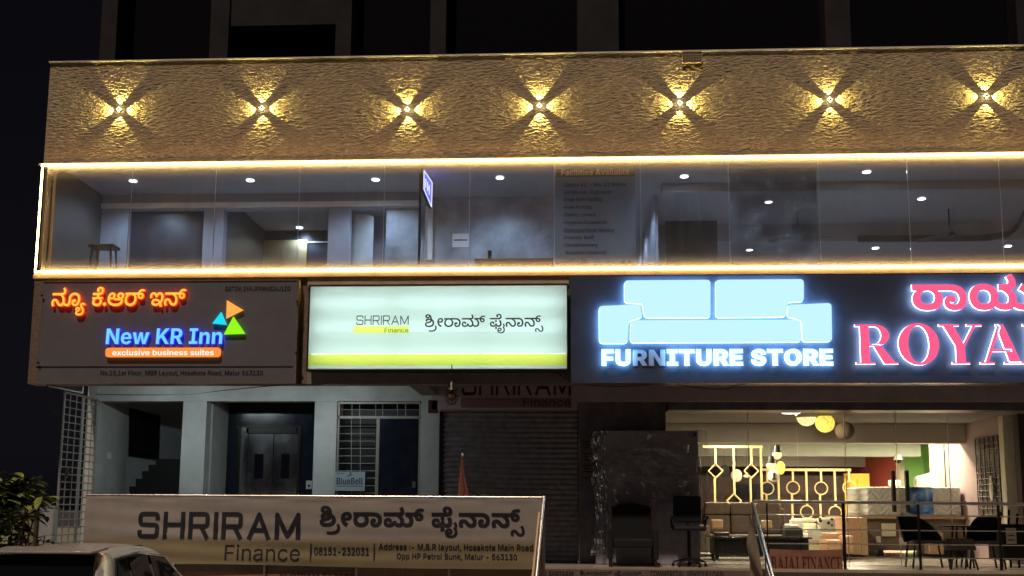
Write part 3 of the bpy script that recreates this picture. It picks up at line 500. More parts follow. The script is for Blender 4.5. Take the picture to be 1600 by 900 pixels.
  'navirama': '1056|493,-12 *441,-12 *368,26 *315,88 291,125 *269,162 *237,201 *210,215 193,215 *162,215 *130,177 130,144 *130,113 *156,52 178,20 85,-17 *62,15 *30,102 30,143 *30,191 *71,264 *143,306 190,306 *250,306 *326,251 364,191 *386,155 *424,106 *469,81 499,81 *546,81 *587,146 587,195 *587,258 *533,367 *441,444 381,460 32,460 32,551 574,551 574,460 530,460 532,470 *581,440 *651,357 *688,257 688,199 *688,98 *587,-12;890,280 *815,280 *726,376 726,464 726,473 *726,547 *779,647 *875,700 938,700 *980,700 *1044,682 1067,669 1018,597 *998,608 *956,619 932,619 *901,619 *847,593 *815,530 815,474 815,455 *815,411 *852,357 890,357 *913,357 *943,379 943,405 *943,418 *933,438 925,444 *914,453 *883,460 856,460 560,460 560,551 845,551 *894,551 *967,533 992,510 *1012,492 *1033,441 1033,409 *1033,344 *952,280',
  'shivowel': '648|276,-12 *201,-12 *90,26 *29,102 29,159 *29,213 *81,275 *169,308 221,317 *286,327 *353,360 *377,419 377,470 377,484 *377,523 *357,606 *314,676 *248,721 201,721 *171,721 *140,694 140,672 *140,650 *171,624 197,624 *231,624 *282,665 286,712 369,704 *356,620 *261,546 197,546 *151,546 *84,575 *47,632 47,672 *47,729 *133,802 203,802 *270,802 *370,748 *438,654 *471,536 471,472 *471,459 *469,438 *466,421 464,412 *456,353 *401,282 *313,244 257,236 *212,230 *155,212 *128,184 128,160 *128,137 *156,101 *221,81 275,81 *352,81 *458,122 *514,196 514,246 *514,302 *468,384 425,411 *418,415 *402,421 394,424 *368,435 *308,446 273,446 *230,446 *182,426 182,402 *182,393 *187,373 192,364 99,329 *87,352 *76,389 76,413 *76,432 *94,475 *137,512 *213,534 272,534 *307,534 *372,523 402,513 *407,512 *416,511 *426,510 430,508 *488,485 *570,410 *614,309 614,247 *614,166 *539,50 *388,-12',
  'rasubscript': '134|130,-58 *130,-140 *45,-248 *-107,-302 -209,-302 *-250,-302 *-339,-291 -381,-280 -360,-203 *-326,-211 *-253,-221 -211,-221 *-81,-221 *43,-129 43,-54 *43,-19 *22,36 6,59 81,99 *110,58 *130,-23',
  'lengthmark': '429|404,421 *404,376 *362,306 *283,267 225,267 *166,267 *88,314 67,338 92,415 *102,402 *132,370 *177,348 208,348 *259,348 *306,389 306,421 *306,450 *273,482 243,482 *214,482 *163,449 *132,382 132,334 132,323 *132,259 *181,167 *266,102 319,78 266,-12 *198,22 *93,116 *35,241 35,320 *35,396 *89,504 *184,563 247,563 *297,563 *367,527 *404,463',
  'ranocrest': '663|332,-12 *247,-12 *115,49 *40,167 40,252 *40,306 *71,391 *128,455 170,477 189,460 40,460 40,551 514,551 514,460 505,460 507,470 *546,447 *597,385 *624,304 624,252 *624,173 *554,55 *424,-12;333,83 *397,83 *481,134 *523,220 523,272 *523,332 *474,416 *389,461 334,461 *274,461 *188,413 *141,328 141,272 *141,182 *246,83',
  'aavowelsign': '466|426,243 *426,162 *373,48 *274,-12 204,-12 *145,-12 *63,31 *22,106 22,154 *22,197 *52,257 *106,288 139,288 *179,288 *221,249 221,217 *221,188 *189,153 163,153 *139,153 *107,179 104,206 114,210 *109,198 *105,176 105,162 *105,130 *147,75 200,75 *239,75 *295,113 *325,187 325,243 *325,296 *298,374 270,401 *251,421 *202,447 *125,460 65,460 -250,460 -250,551 86,551 *156,551 *255,532 *326,491 353,462 *389,424 *426,314',
  'mavirama': '1504|230,-12 *171,-12 *81,33 *30,114 30,169 *30,215 *69,286 *140,328 189,328 *248,328 *314,275 314,230 *314,214 *306,182 300,171 222,177 *224,183 *228,200 228,206 *228,226 *206,247 186,247 *158,247 *121,209 121,173 *121,132 *181,81 243,81 *309,81 *371,148 376,202 468,202 *473,139 *537,81 581,81 *632,81 *673,148 673,196 *673,247 *637,336 *576,407 *499,453 459,462 619,472 *669,440 *738,356 *774,256 774,199 *774,125 *724,32 *641,-12 594,-12 *543,-12 *476,14 *427,65 404,102 444,104 *415,58 *353,8 *278,-12;30,460 30,551 545,551 *599,551 *643,561 654,568 *668,578 *676,602 676,617 *676,648 *645,708 614,740 692,789 *740,735 *774,649 774,604 *774,584 *758,527 732,504 *706,481 *632,460 568,460;921,-12 *845,-12 *729,62 683,118 736,194 *776,139 *860,81 915,81 *975,81 *1039,154 1039,216 *1039,278 *991,377 *903,447 845,467 962,494 *1015,464 *1095,385 *1140,284 1140,219 *1140,175 *1117,92 *1066,27 *981,-12;820,460 820,551 1021,551 1021,460;1338,280 *1263,280 *1175,376 1175,464 1175,473 *1175,547 *1228,647 *1323,700 1387,700 *1429,700 *1493,682 1516,669 1467,597 *1446,608 *1405,619 1381,619 *1350,619 *1296,593 *1264,530 1264,474 1264,455 *1264,411 *1301,357 1339,357 *1361,357 *1392,379 1392,405 *1392,418 *1382,438 1374,444 *1363,453 *1332,460 1305,460 1009,460 1009,551 1294,551 *1343,551 *1415,533 1441,510 *1461,492 *1482,441 1482,409 *1482,344 *1401,280',
  'phevowel': '812|230,-12 *171,-12 *81,33 *30,114 30,169 *30,215 *69,286 *140,328 189,328 *248,328 *314,275 314,230 *314,214 *306,182 300,171 222,177 *224,185 *228,200 228,206 *228,226 *206,247 186,247 *158,247 *121,209 121,173 *121,132 *181,81 243,81 *309,81 *371,148 376,202 468,202 *473,139 *537,81 581,81 *615,81 *655,111 *673,162 673,192 *673,235 *640,325 598,375 687,424 *730,375 *774,262 774,194 *774,124 *724,32 *642,-12 594,-12 *543,-12 *476,14 *427,65 404,102 444,104 *415,58 *353,8 *278,-12;367,-144 377,13 468,13 477,-144;414,286 *386,286 *351,323 351,349 *351,377 *387,413 414,413 *442,413 *479,377 479,349 *479,323 *443,286;30,460 30,551 518,551 *584,551 *642,568 656,582 *668,596 *677,629 677,647 *677,686 *629,731 590,731 *553,731 *502,690 502,661 *502,656 *502,645 503,640 473,685 *482,690 *501,694 509,694 *534,694 *564,669 564,647 *564,623 *531,596 502,596 *465,596 *429,645 429,678 *429,711 *468,771 *542,809 596,809 *653,809 *732,764 *774,685 774,634 *774,594 *750,532 725,509 *707,493 *657,471 *585,460 537,460',
  'ailengthmark': '184|-88,-417 *-160,-417 *-259,-366 *-309,-278 -309,-223 *-309,-176 *-270,-101 *-200,-58 -153,-58 *-111,-58 *-59,-88 *-34,-137 -34,-167 *-34,-218 *-98,-275 -166,-275 *-189,-275 *-236,-263 -255,-252 -262,-178 *-242,-194 *-201,-208 -178,-208 *-144,-208 *-112,-187 -112,-165 *-112,-146 *-136,-125 -157,-125 *-180,-125 *-214,-147 *-233,-190 -233,-221 -233,-227 *-233,-279 *-164,-343 -89,-343 *-44,-343 *37,-315 *87,-250 87,-194 *87,-146 *49,-68 21,-39 *47,-19 *77,23 77,50 *77,77 *48,125 18,147 77,206 *126,166 *163,95 163,56 *163,14 *132,-35 115,-49 108,-20 *139,-57 *170,-143 170,-197 *170,-269 *108,-368 *-7,-417',
  'sasubscript': '126|7,-331 *-37,-331 *-95,-304 *-137,-258 -157,-232 *-185,-191 *-216,-165 -236,-165 *-259,-165 *-283,-193 -283,-216 *-283,-238 *-264,-283 -247,-308 -324,-335 *-342,-311 *-366,-248 -366,-215 *-366,-162 *-294,-94 -237,-94 *-187,-94 *-126,-139 -95,-182 *-75,-208 *-44,-243 *-12,-260 6,-260 *38,-260 *68,-231 *79,-183 79,-157 *79,-112 *41,-5 7,36 82,72 *106,39 *142,-34 *163,-115 163,-157 *163,-219 *123,-297 *52,-331',
  'ya': '1350|315,-12 *238,-12 *132,40 *68,126 *39,229 39,280 *39,361 *105,489 *228,563 312,563 *390,563 *495,510 *558,424 *586,322 586,274 *586,189 *519,60 *398,-12;312,82 *365,82 *442,126 *485,213 485,275 *485,333 *446,420 *369,470 311,470 *262,470 *184,428 *139,343 139,278 *139,216 *181,128 *259,82;729,-12 *652,-12 *537,61 491,117 543,194 *583,139 *668,81 722,81 *782,81 *846,154 846,216 *846,278 *798,377 *710,447 653,467 769,496 *823,465 *903,386 *947,284 947,219 *947,175 *924,92 *873,27 *789,-12;1095,-12 *1019,-12 *904,62 857,118 909,194 *950,139 *1034,81 1090,81 *1149,81 *1213,154 1213,216 *1213,281 *1165,379 *1081,450 1026,474 1079,565 *1147,532 *1253,434 *1314,302 1314,219 *1314,152 *1266,47 *1169,-12;941,604 *941,584 *925,527 899,504 *874,481 *799,460 735,460 607,460 607,551 713,551 *767,551 *811,561 821,568 *834,578 *843,602 843,617 *843,648 *812,708 781,740 859,789 *907,735 *941,649',
  'lavirama': '1128|393,-12 *279,-12 *119,70 *36,216 36,309 *36,388 *90,502 *188,563 252,563 *300,563 *368,529 *404,465 404,421 *404,377 *364,307 *286,267 228,267 *199,267 *153,279 *118,300 104,310 118,391 *128,381 *156,361 *191,348 212,348 *263,348 *310,389 310,421 *310,450 *276,482 249,482 *219,482 *165,448 *132,372 132,307 *132,246 *190,144 *308,83 395,83 *477,83 *593,130 *654,219 654,281 *654,353 *578,454 517,483 581,540 *637,511 *714,434 *754,339 754,282 *754,202 *681,68 *522,-12;451,460 451,551 640,551 640,460;962,280 *887,280 *799,376 799,464 799,473 *799,547 *852,647 *947,700 1010,700 *1052,700 *1116,682 1139,669 1091,597 *1070,608 *1028,619 1004,619 *974,619 *919,593 *887,530 887,474 887,455 *887,411 *924,357 962,357 *985,357 *1015,379 1015,405 *1015,418 *1005,438 997,444 *986,453 *956,460 928,460 633,460 633,551 917,551 *966,551 *1039,533 1064,510 *1084,492 *1105,441 1105,409 *1105,344 *1024,280',
 },
 'k800': {
  'na': '788|536,-12 *483,-12 *402,18 *335,75 299,116 *281,137 *259,160 *242,170 232,170 *214,170 *196,146 196,128 *196,104 *216,59 234,31 86,-24 *61,9 *29,97 29,135 *29,187 *71,267 *156,312 221,312 *279,312 *370,264 419,207 *443,181 *478,146 *510,131 529,131 *556,131 *587,170 587,210 *587,252 *546,331 *472,399 422,422 31,422 31,562 473,562 *522,562 *565,569 576,576 *586,583 *594,603 594,618 *594,643 *570,690 545,719 669,793 *719,731 *753,638 753,591 *753,561 *734,500 710,477 *688,456 *626,432 585,427 563,429 609,448 *653,417 *718,342 *754,252 754,198 *754,94 *640,-12',
  'nanocrest': '788|536,-12 *483,-12 *402,18 *335,75 299,116 *281,137 *259,160 *242,170 232,170 *214,170 *196,146 196,128 *196,104 *216,59 234,31 86,-24 *61,9 *29,97 29,135 *29,187 *71,267 *156,312 221,312 *279,312 *370,264 419,207 *443,181 *478,146 *510,131 529,131 *556,131 *587,170 587,210 *587,252 *546,331 *472,399 422,422 31,422 31,562 619,562 619,422 601,428 607,443 *651,416 *717,343 *754,253 754,198 *754,94 *640,-12',
  'uuvowelsign': '849|85,-12 *-1,-12 *-125,60 -185,125 -95,229 *-57,182 *12,131 58,131 *91,131 *128,161 128,196 *128,220 *125,260 *122,298 122,319 *122,404 *206,517 *353,574 446,574 *544,574 *684,520 *774,429 *816,314 816,252 *816,171 *754,52 *640,-12 560,-12 *489,-12 *390,32 *340,115 340,173 *340,214 *373,279 *435,318 477,318 *530,318 *580,271 580,235 *580,202 *545,163 510,163 *493,163 *458,175 446,195 463,216 *461,208 *460,194 460,187 *460,164 *494,120 539,120 *576,120 *626,151 *652,209 652,250 *652,300 *607,383 *517,432 452,432 *402,432 *329,403 *288,341 288,290 *288,270 *289,232 *291,192 291,166 *291,101 *238,23 *146,-12',
  'uuvowelsignalt': '771|-81,-189 *-157,-189 *-285,-154 *-398,-83 -453,-31 -354,61 *-317,22 *-241,-30 *-152,-55 -96,-55 *-63,-55 *-8,-42 *31,-12 *53,42 53,81 *53,128 *47,202 *40,269 40,305 *40,396 *123,515 *270,574 365,574 *464,574 *606,520 *696,429 *738,314 738,252 *738,171 *676,52 *561,-12 482,-12 *411,-12 *312,32 *262,115 262,173 *262,214 *295,279 *357,318 400,318 *452,318 *502,271 502,235 *502,202 *467,163 432,163 *415,163 *380,175 368,195 385,216 *383,208 *382,194 382,187 *382,164 *417,120 462,120 *498,120 *548,151 *574,209 574,250 *574,300 *529,383 *439,432 371,432 *295,432 *205,363 205,280 *205,244 *211,182 *217,117 217,74 *217,-22 *139,-138 *4,-189',
  'yasubscript': '288|10,-418 *-62,-418 *-147,-381 *-185,-322 -185,-293 *-185,-266 *-168,-228 *-126,-195 -88,-176 *-62,-163 *-45,-148 -45,-139 *-45,-132 *-58,-123 -77,-123 *-93,-123 *-111,-133 -111,-143 *-111,-150 *-106,-161 -104,-166 -192,-196 *-200,-181 *-210,-145 -210,-127 *-210,-90 *-141,-43 -72,-43 *-21,-43 *34,-69 *57,-110 57,-134 *57,-155 *44,-191 *4,-225 -37,-245 *-62,-256 *-81,-275 -81,-286 *-81,-296 *-65,-312 *-24,-320 9,-320 *67,-320 *127,-289 *148,-246 148,-226 *148,-195 *121,-144 *81,-100 *40,-56 *12,-5 12,25 *12,65 *51,112 *114,134 149,134 *204,134 *275,85 284,31 183,15 *180,27 *169,41 *155,47 148,47 *136,47 *120,35 120,24 *120,11 *148,-23 *189,-65 *231,-117 *259,-184 259,-227 *259,-255 *239,-321 *186,-381 *88,-418',
  'kevowel': '658|326,-12 *229,-12 *111,32 *58,104 58,145 *58,169 *72,210 *101,246 125,262 117,247 36,246 36,359 251,359 *267,366 *287,388 287,401 *287,414 *270,439 255,449 349,460 414,449 *424,436 *436,413 436,398 *436,388 *431,367 425,359 622,359 622,246 531,249 529,263 *555,249 *587,213 *602,171 602,146 *602,105 *550,32 *430,-12;330,128 *390,128 *438,168 438,196 *438,216 *414,246 *366,263 330,263 *292,263 *245,245 *223,215 223,196 *223,166 *275,128;35,422 35,562 334,562 *384,562 *436,573 451,585 *463,595 *474,622 474,639 *474,664 *442,702 407,702 *380,702 *341,673 341,646 *341,641 *342,629 343,621 295,680 *303,691 *326,699 336,699 *361,699 *397,671 397,646 *397,617 *359,587 320,587 *279,587 *234,634 234,676 *234,708 *273,770 *354,809 417,809 *485,809 *578,757 *625,670 625,616 *625,563 *589,494 559,470 *539,455 *480,434 *398,422 345,422',
  'aa': '971|497,-12 *339,-12 *131,72 *30,222 30,321 *30,401 *94,514 *208,574 281,574 *338,574 *417,529 *458,452 458,405 *458,350 *413,278 *327,241 267,241 *231,241 *166,265 *115,299 100,315 125,429 *133,416 *162,382 *207,357 236,357 *278,357 *317,387 317,411 *317,433 *293,456 273,456 *235,456 *187,389 187,323 187,304 *187,275 *217,215 *287,164 *406,134 495,134 *583,134 *698,159 *756,203 756,231 *756,248 *737,275 714,283 *708,286 *681,297 675,299 *609,321 *548,392 548,438 *548,507 *655,574 738,574 *807,574 *901,530 *948,459 948,418 *948,367 *898,288 856,259 *824,238 *735,214 672,214 447,214 447,336 708,336 *728,339 *767,355 *793,385 793,408 *793,428 *765,456 738,456 *714,456 *690,434 690,419 *690,397 *740,364 793,343 *808,337 *829,328 843,318 *882,295 *920,236 920,198 *920,153 *869,76 *764,19 *605,-12',
  'ravirama': '1086|353,-12 *253,-12 *111,48 *35,163 35,244 *35,291 *65,369 *129,429 178,447 200,422 35,422 35,562 566,562 566,422 553,422 556,442 *595,420 *646,363 *672,291 672,245 *672,165 *599,49 *457,-12;354,134 *405,134 *472,171 *505,235 505,276 *505,320 *469,386 *402,422 354,422 *305,422 *236,383 *202,317 202,276 *202,206 *284,134;899,237 *807,237 *702,344 702,447 702,468 *702,553 *764,665 *873,722 941,722 *996,722 *1071,703 1100,688 1033,587 *1013,598 *973,609 946,609 *914,609 *865,581 *838,521 838,474 838,424 *838,389 *864,344 894,344 *911,344 *932,362 932,380 *932,391 *924,406 917,410 *908,417 *879,422 856,422 520,422 520,562 844,562 *901,562 *984,540 1016,513 *1040,491 *1067,433 1067,393 *1067,316 *972,237',
  'i': '838|392,-12 *309,-12 *206,30 *159,105 159,153 *159,223 *269,309 378,309 *444,309 *547,280 *634,220 676,173 *716,131 *766,30 777,-27 611,-55 *601,15 *542,126 *445,190 378,190 *345,190 *315,170 315,155 *315,137 *350,114 404,114 *465,114 *554,148 *612,205 *640,279 640,320 *640,378 *594,432 554,432 *520,432 *475,386 470,340 322,340 *317,394 *273,440 241,440 *218,440 *189,413 189,390 *189,376 *196,352 200,342 46,296 *37,318 *23,375 23,408 *23,459 *72,534 *162,574 221,574 *267,574 *335,551 *390,508 419,474 372,469 *404,508 *465,554 *533,574 573,574 *645,574 *749,516 *807,401 807,315 *807,271 *784,185 *736,110 696,82 663,68 *610,30 *478,-12',
  'navirama': '1167|536,-12 *483,-12 *402,18 *335,75 299,116 *281,137 *259,160 *242,170 232,170 *214,170 *196,146 196,128 *196,104 *216,59 234,31 86,-24 *61,9 *29,97 29,135 *29,187 *71,267 *156,312 221,312 *279,312 *370,264 419,207 *443,181 *478,146 *510,131 529,131 *556,131 *587,170 587,210 *587,252 *546,331 *472,399 422,422 31,422 31,562 619,562 619,422 601,428 607,443 *651,416 *717,343 *754,253 754,198 *754,94 *640,-12;980,237 *889,237 *784,344 784,447 784,468 *784,553 *846,665 *955,722 1023,722 *1078,722 *1153,703 1182,688 1115,587 *1095,598 *1055,609 1027,609 *996,609 *947,581 *920,521 920,474 920,424 *920,389 *946,344 975,344 *992,344 *1014,362 1014,380 *1014,391 *1006,406 999,410 *990,417 *961,422 938,422 602,422 602,562 926,562 *983,562 *1066,540 1098,513 *1122,491 *1149,433 1149,393 *1149,316 *1054,237',
  'shivowel': '720|312,-12 *227,-12 *100,27 *30,106 30,166 *30,219 *83,281 *176,318 233,331 *299,347 *368,379 *393,431 393,476 393,506 *393,537 *376,603 *342,660 *291,696 256,696 *234,696 *207,678 207,659 *207,640 *236,623 258,623 *292,623 *325,663 328,694 441,689 *418,598 *321,519 247,519 *197,519 *115,550 *67,614 67,661 *67,728 *169,809 251,809 *322,809 *431,759 *504,666 *540,537 540,458 *540,445 *532,413 *520,383 515,369 *502,331 *447,272 *360,232 296,218 *254,209 *209,196 *193,180 193,169 *193,157 *212,138 *262,128 308,128 *382,128 *478,161 *524,217 524,252 *524,300 *479,361 441,379 *435,383 *419,389 412,392 *388,400 *337,408 314,408 *269,408 *243,392 243,380 *243,374 *245,365 248,360 89,313 *79,331 *68,369 68,393 *68,414 *87,461 *135,501 *224,526 295,526 *331,526 *397,517 423,509 *430,507 *445,507 *460,507 466,505 *540,483 *639,405 *691,301 691,238 *691,163 *607,50 *439,-12',
  'rasubscript': '138|143,-59 *143,-146 *55,-262 *-103,-319 -211,-319 *-262,-319 *-358,-306 -403,-294 -379,-189 *-345,-199 *-267,-209 -218,-209 *-93,-209 *29,-121 29,-50 *29,-15 *7,40 -6,57 92,106 *123,62 *143,-20',
  'lengthmark': '497|475,405 *475,353 *431,280 *346,241 285,241 *217,241 *129,288 104,315 126,429 *136,414 *165,380 *209,357 237,357 *278,357 *318,387 318,412 *318,433 *294,456 274,456 *250,456 *210,429 *187,377 187,338 187,311 *187,263 *229,193 *299,141 341,119 254,-12 *186,23 *84,116 *28,240 28,318 *28,398 *91,512 *204,574 278,574 *342,574 *430,530 *475,454',
  'ranocrest': '707|353,-12 *253,-12 *111,48 *35,163 35,244 *35,291 *65,369 *129,429 178,447 200,422 35,422 35,562 566,562 566,422 553,422 556,442 *595,420 *646,363 *672,291 672,245 *672,165 *599,49 *457,-12;354,134 *405,134 *472,171 *505,235 505,276 *505,320 *469,386 *402,422 354,422 *305,422 *236,383 *202,317 202,276 *202,206 *284,134',
  'aavowelsign': '524|489,255 *489,171 *425,52 *310,-12 232,-12 *161,-12 *63,32 *12,115 12,173 *12,214 *45,279 *107,318 150,318 *203,318 *252,271 252,235 *252,202 *217,163 182,163 *165,163 *130,175 119,195 135,216 *133,208 *132,194 132,187 *132,164 *167,120 210,120 *248,120 *299,152 *325,211 325,252 *325,294 *299,357 274,377 *256,392 *210,412 *138,422 81,422 -264,422 -264,562 105,562 *185,562 *293,545 *368,509 397,483 *444,444 *489,328',
  'mavirama': '1645|252,-12 *181,-12 *82,35 *30,121 30,178 *30,230 *76,305 *158,346 213,346 *290,346 *362,285 362,233 *362,217 *353,182 347,171 236,178 *238,183 *239,193 239,197 *239,211 *224,227 209,227 *192,227 *170,205 170,187 *170,159 *222,129 277,129 *337,129 *394,182 401,228 548,228 *551,177 *597,131 628,131 *664,131 *693,176 693,211 *693,242 *671,303 *628,358 *566,405 529,422 716,448 *760,417 *825,343 *860,252 860,198 *860,119 *804,28 *714,-12 662,-12 *607,-12 *528,14 *468,66 441,104 510,100 *474,61 *402,12 *314,-12;31,422 31,562 579,562 *628,562 *671,569 682,576 *693,583 *701,603 701,618 *701,643 *676,690 651,719 776,793 *826,731 *860,638 860,591 *860,561 *840,500 817,477 *788,448 *695,422 617,422;985,-12 *905,-12 *778,56 722,119 794,239 *833,188 *907,132 960,132 *1010,132 *1066,187 1066,238 *1066,287 *1023,360 *949,414 904,436 975,528 *1049,497 *1166,413 *1233,300 1233,224 *1233,174 *1204,88 *1143,23 *1049,-12;892,422 892,562 1091,562 1091,422;1458,237 *1367,237 *1262,344 1262,447 1262,468 *1262,553 *1324,665 *1433,722 1501,722 *1556,722 *1631,703 1660,688 1593,587 *1573,598 *1533,609 1505,609 *1474,609 *1425,581 *1398,521 1398,474 1398,424 *1398,389 *1424,344 1453,344 *1470,344 *1492,362 1492,380 *1492,391 *1484,406 1477,410 *1468,417 *1439,422 1416,422 1080,422 1080,562 1404,562 *1461,562 *1544,540 1576,513 *1600,491 *1627,433 1627,393 *1627,316 *1532,237',
  'phevowel': '894|252,-12 *181,-12 *82,35 *30,121 30,178 *30,230 *76,305 *158,346 213,346 *290,346 *362,285 362,233 *362,217 *353,182 347,171 236,178 *238,183 *239,193 239,197 *239,211 *224,227 209,227 *192,227 *170,205 170,187 *170,158 *222,129 277,129 *337,129 *393,181 401,226 548,226 *552,175 *597,131 630,131 *655,131 *682,151 *693,183 693,200 *693,235 *665,309 642,340 790,400 *825,351 *860,242 860,184 *860,116 *806,29 *715,-12 660,-12 *606,-12 *528,14 *468,66 441,104 510,100 *474,61 *402,12 *314,-12;388,-146 401,6 544,6 557,-146;466,256 *426,256 *383,298 383,332 *383,367 *428,409 466,409 *505,409 *550,366 550,332 *550,298 *506,256;31,422 31,562 569,562 *619,562 *671,573 686,585 *698,595 *709,622 709,639 *709,664 *677,702 642,702 *615,702 *576,673 576,646 *576,641 *577,629 578,621 530,680 *538,691 *561,699 571,699 *596,699 *632,671 632,646 *632,617 *594,587 555,587 *514,587 *469,634 469,676 *469,708 *508,770 *589,809 652,809 *720,809 *813,757 *860,670 860,616 *860,563 *824,494 794,470 *774,455 *715,434 *633,422 580,422',
  'ailengthmark': '191|-92,-422 *-168,-422 *-272,-371 *-325,-282 -325,-226 *-325,-174 *-283,-95 *-207,-51 -155,-51 *-107,-51 *-50,-87 *-25,-140 -25,-168 *-25,-231 *-99,-284 -167,-284 *-189,-284 *-247,-268 -261,-260 -250,-182 *-235,-192 *-200,-202 -182,-202 *-158,-202 *-128,-188 -128,-167 *-128,-153 *-146,-135 -164,-135 *-179,-135 *-209,-151 *-228,-190 -228,-223 -228,-233 *-228,-272 *-167,-326 -94,-326 *-54,-326 *22,-301 *71,-242 71,-192 *71,-145 *35,-69 3,-39 *31,-17 *61,24 61,49 *61,72 *35,116 5,139 82,213 *130,173 *174,102 174,57 *174,19 *146,-35 127,-49 116,-19 *144,-49 *179,-140 179,-196 *179,-266 *117,-367 *-4,-422',
  'sasubscript': '147|18,-338 *-26,-338 *-89,-317 *-143,-269 -172,-231 *-195,-202 *-219,-181 -233,-181 *-249,-181 *-266,-201 -266,-217 *-266,-236 *-251,-278 -236,-304 -336,-343 *-352,-316 *-374,-250 -374,-218 *-374,-157 *-296,-86 -232,-86 *-189,-86 *-120,-123 -77,-177 *-56,-203 *-25,-232 *1,-242 15,-242 *33,-242 *60,-227 *76,-187 76,-151 *76,-96 *30,0 3,37 99,82 *120,54 *159,-22 *184,-109 184,-154 *184,-216 *145,-298 *72,-338',
  'ya': '1421|343,-12 *254,-12 *135,41 *64,130 *34,236 34,289 *34,369 *104,498 *239,574 338,574 *424,574 *540,520 *610,432 *641,327 641,275 *641,191 *569,61 *436,-12;339,134 *380,134 *441,164 *475,227 475,274 *475,320 *444,391 *383,432 337,432 *297,432 *236,402 *201,338 201,288 *201,242 *235,173 *296,134;769,-12 *687,-12 *561,54 504,117 576,239 *614,188 *689,132 742,132 *792,132 *848,187 848,238 *848,286 *804,360 *731,415 686,436 767,527 *837,497 *949,416 *1014,309 1014,237 *1014,179 *983,87 *920,22 *829,-12;1140,-12 *1060,-12 *933,56 877,119 949,239 *987,188 *1062,132 1115,132 *1165,132 *1221,187 1221,238 *1221,287 *1178,359 *1104,414 1059,436 1146,576 *1213,544 *1323,449 *1388,320 1388,237 *1388,161 *1334,49 *1223,-12;1015,591 *1015,561 *996,500 972,478 *943,448 *850,422 772,422 649,422 649,562 734,562 *784,562 *826,569 837,576 *848,583 *856,603 856,618 *856,643 *832,690 807,719 931,793 *981,731 *1015,638',
  'lavirama': '1257|434,-12 *303,-12 *123,72 *31,220 31,317 *31,398 *95,513 *210,574 285,574 *344,574 *426,530 *467,455 467,405 *467,354 *424,280 *340,241 279,241 *236,241 *168,265 *117,299 101,315 125,430 *135,414 *165,380 *209,357 237,357 *279,357 *318,386 318,411 *318,433 *294,456 273,456 *251,456 *210,428 *186,367 186,317 *186,266 *237,182 *347,133 433,133 *506,133 *610,168 *666,238 666,289 *666,349 *610,428 558,452 663,537 *719,508 *794,434 *832,344 832,288 *832,205 *753,69 *578,-12;496,422 496,562 722,562 722,422;1071,237 *979,237 *874,344 874,447 874,468 *874,553 *936,665 *1045,722 1113,722 *1168,722 *1243,703 1272,688 1205,587 *1185,598 *1145,609 1118,609 *1086,609 *1037,581 *1010,521 1010,474 1010,424 *1010,389 *1036,344 1066,344 *1083,344 *1104,362 1104,380 *1104,391 *1096,406 1089,410 *1080,417 *1051,422 1028,422 692,422 692,562 1016,562 *1073,562 *1156,540 1188,513 *1212,491 *1239,433 1239,393 *1239,316 *1144,237',
 },
}


# ------------------------------------------------------------------ mesh helpers
ORG = {}                                # object -> world origin of its thing


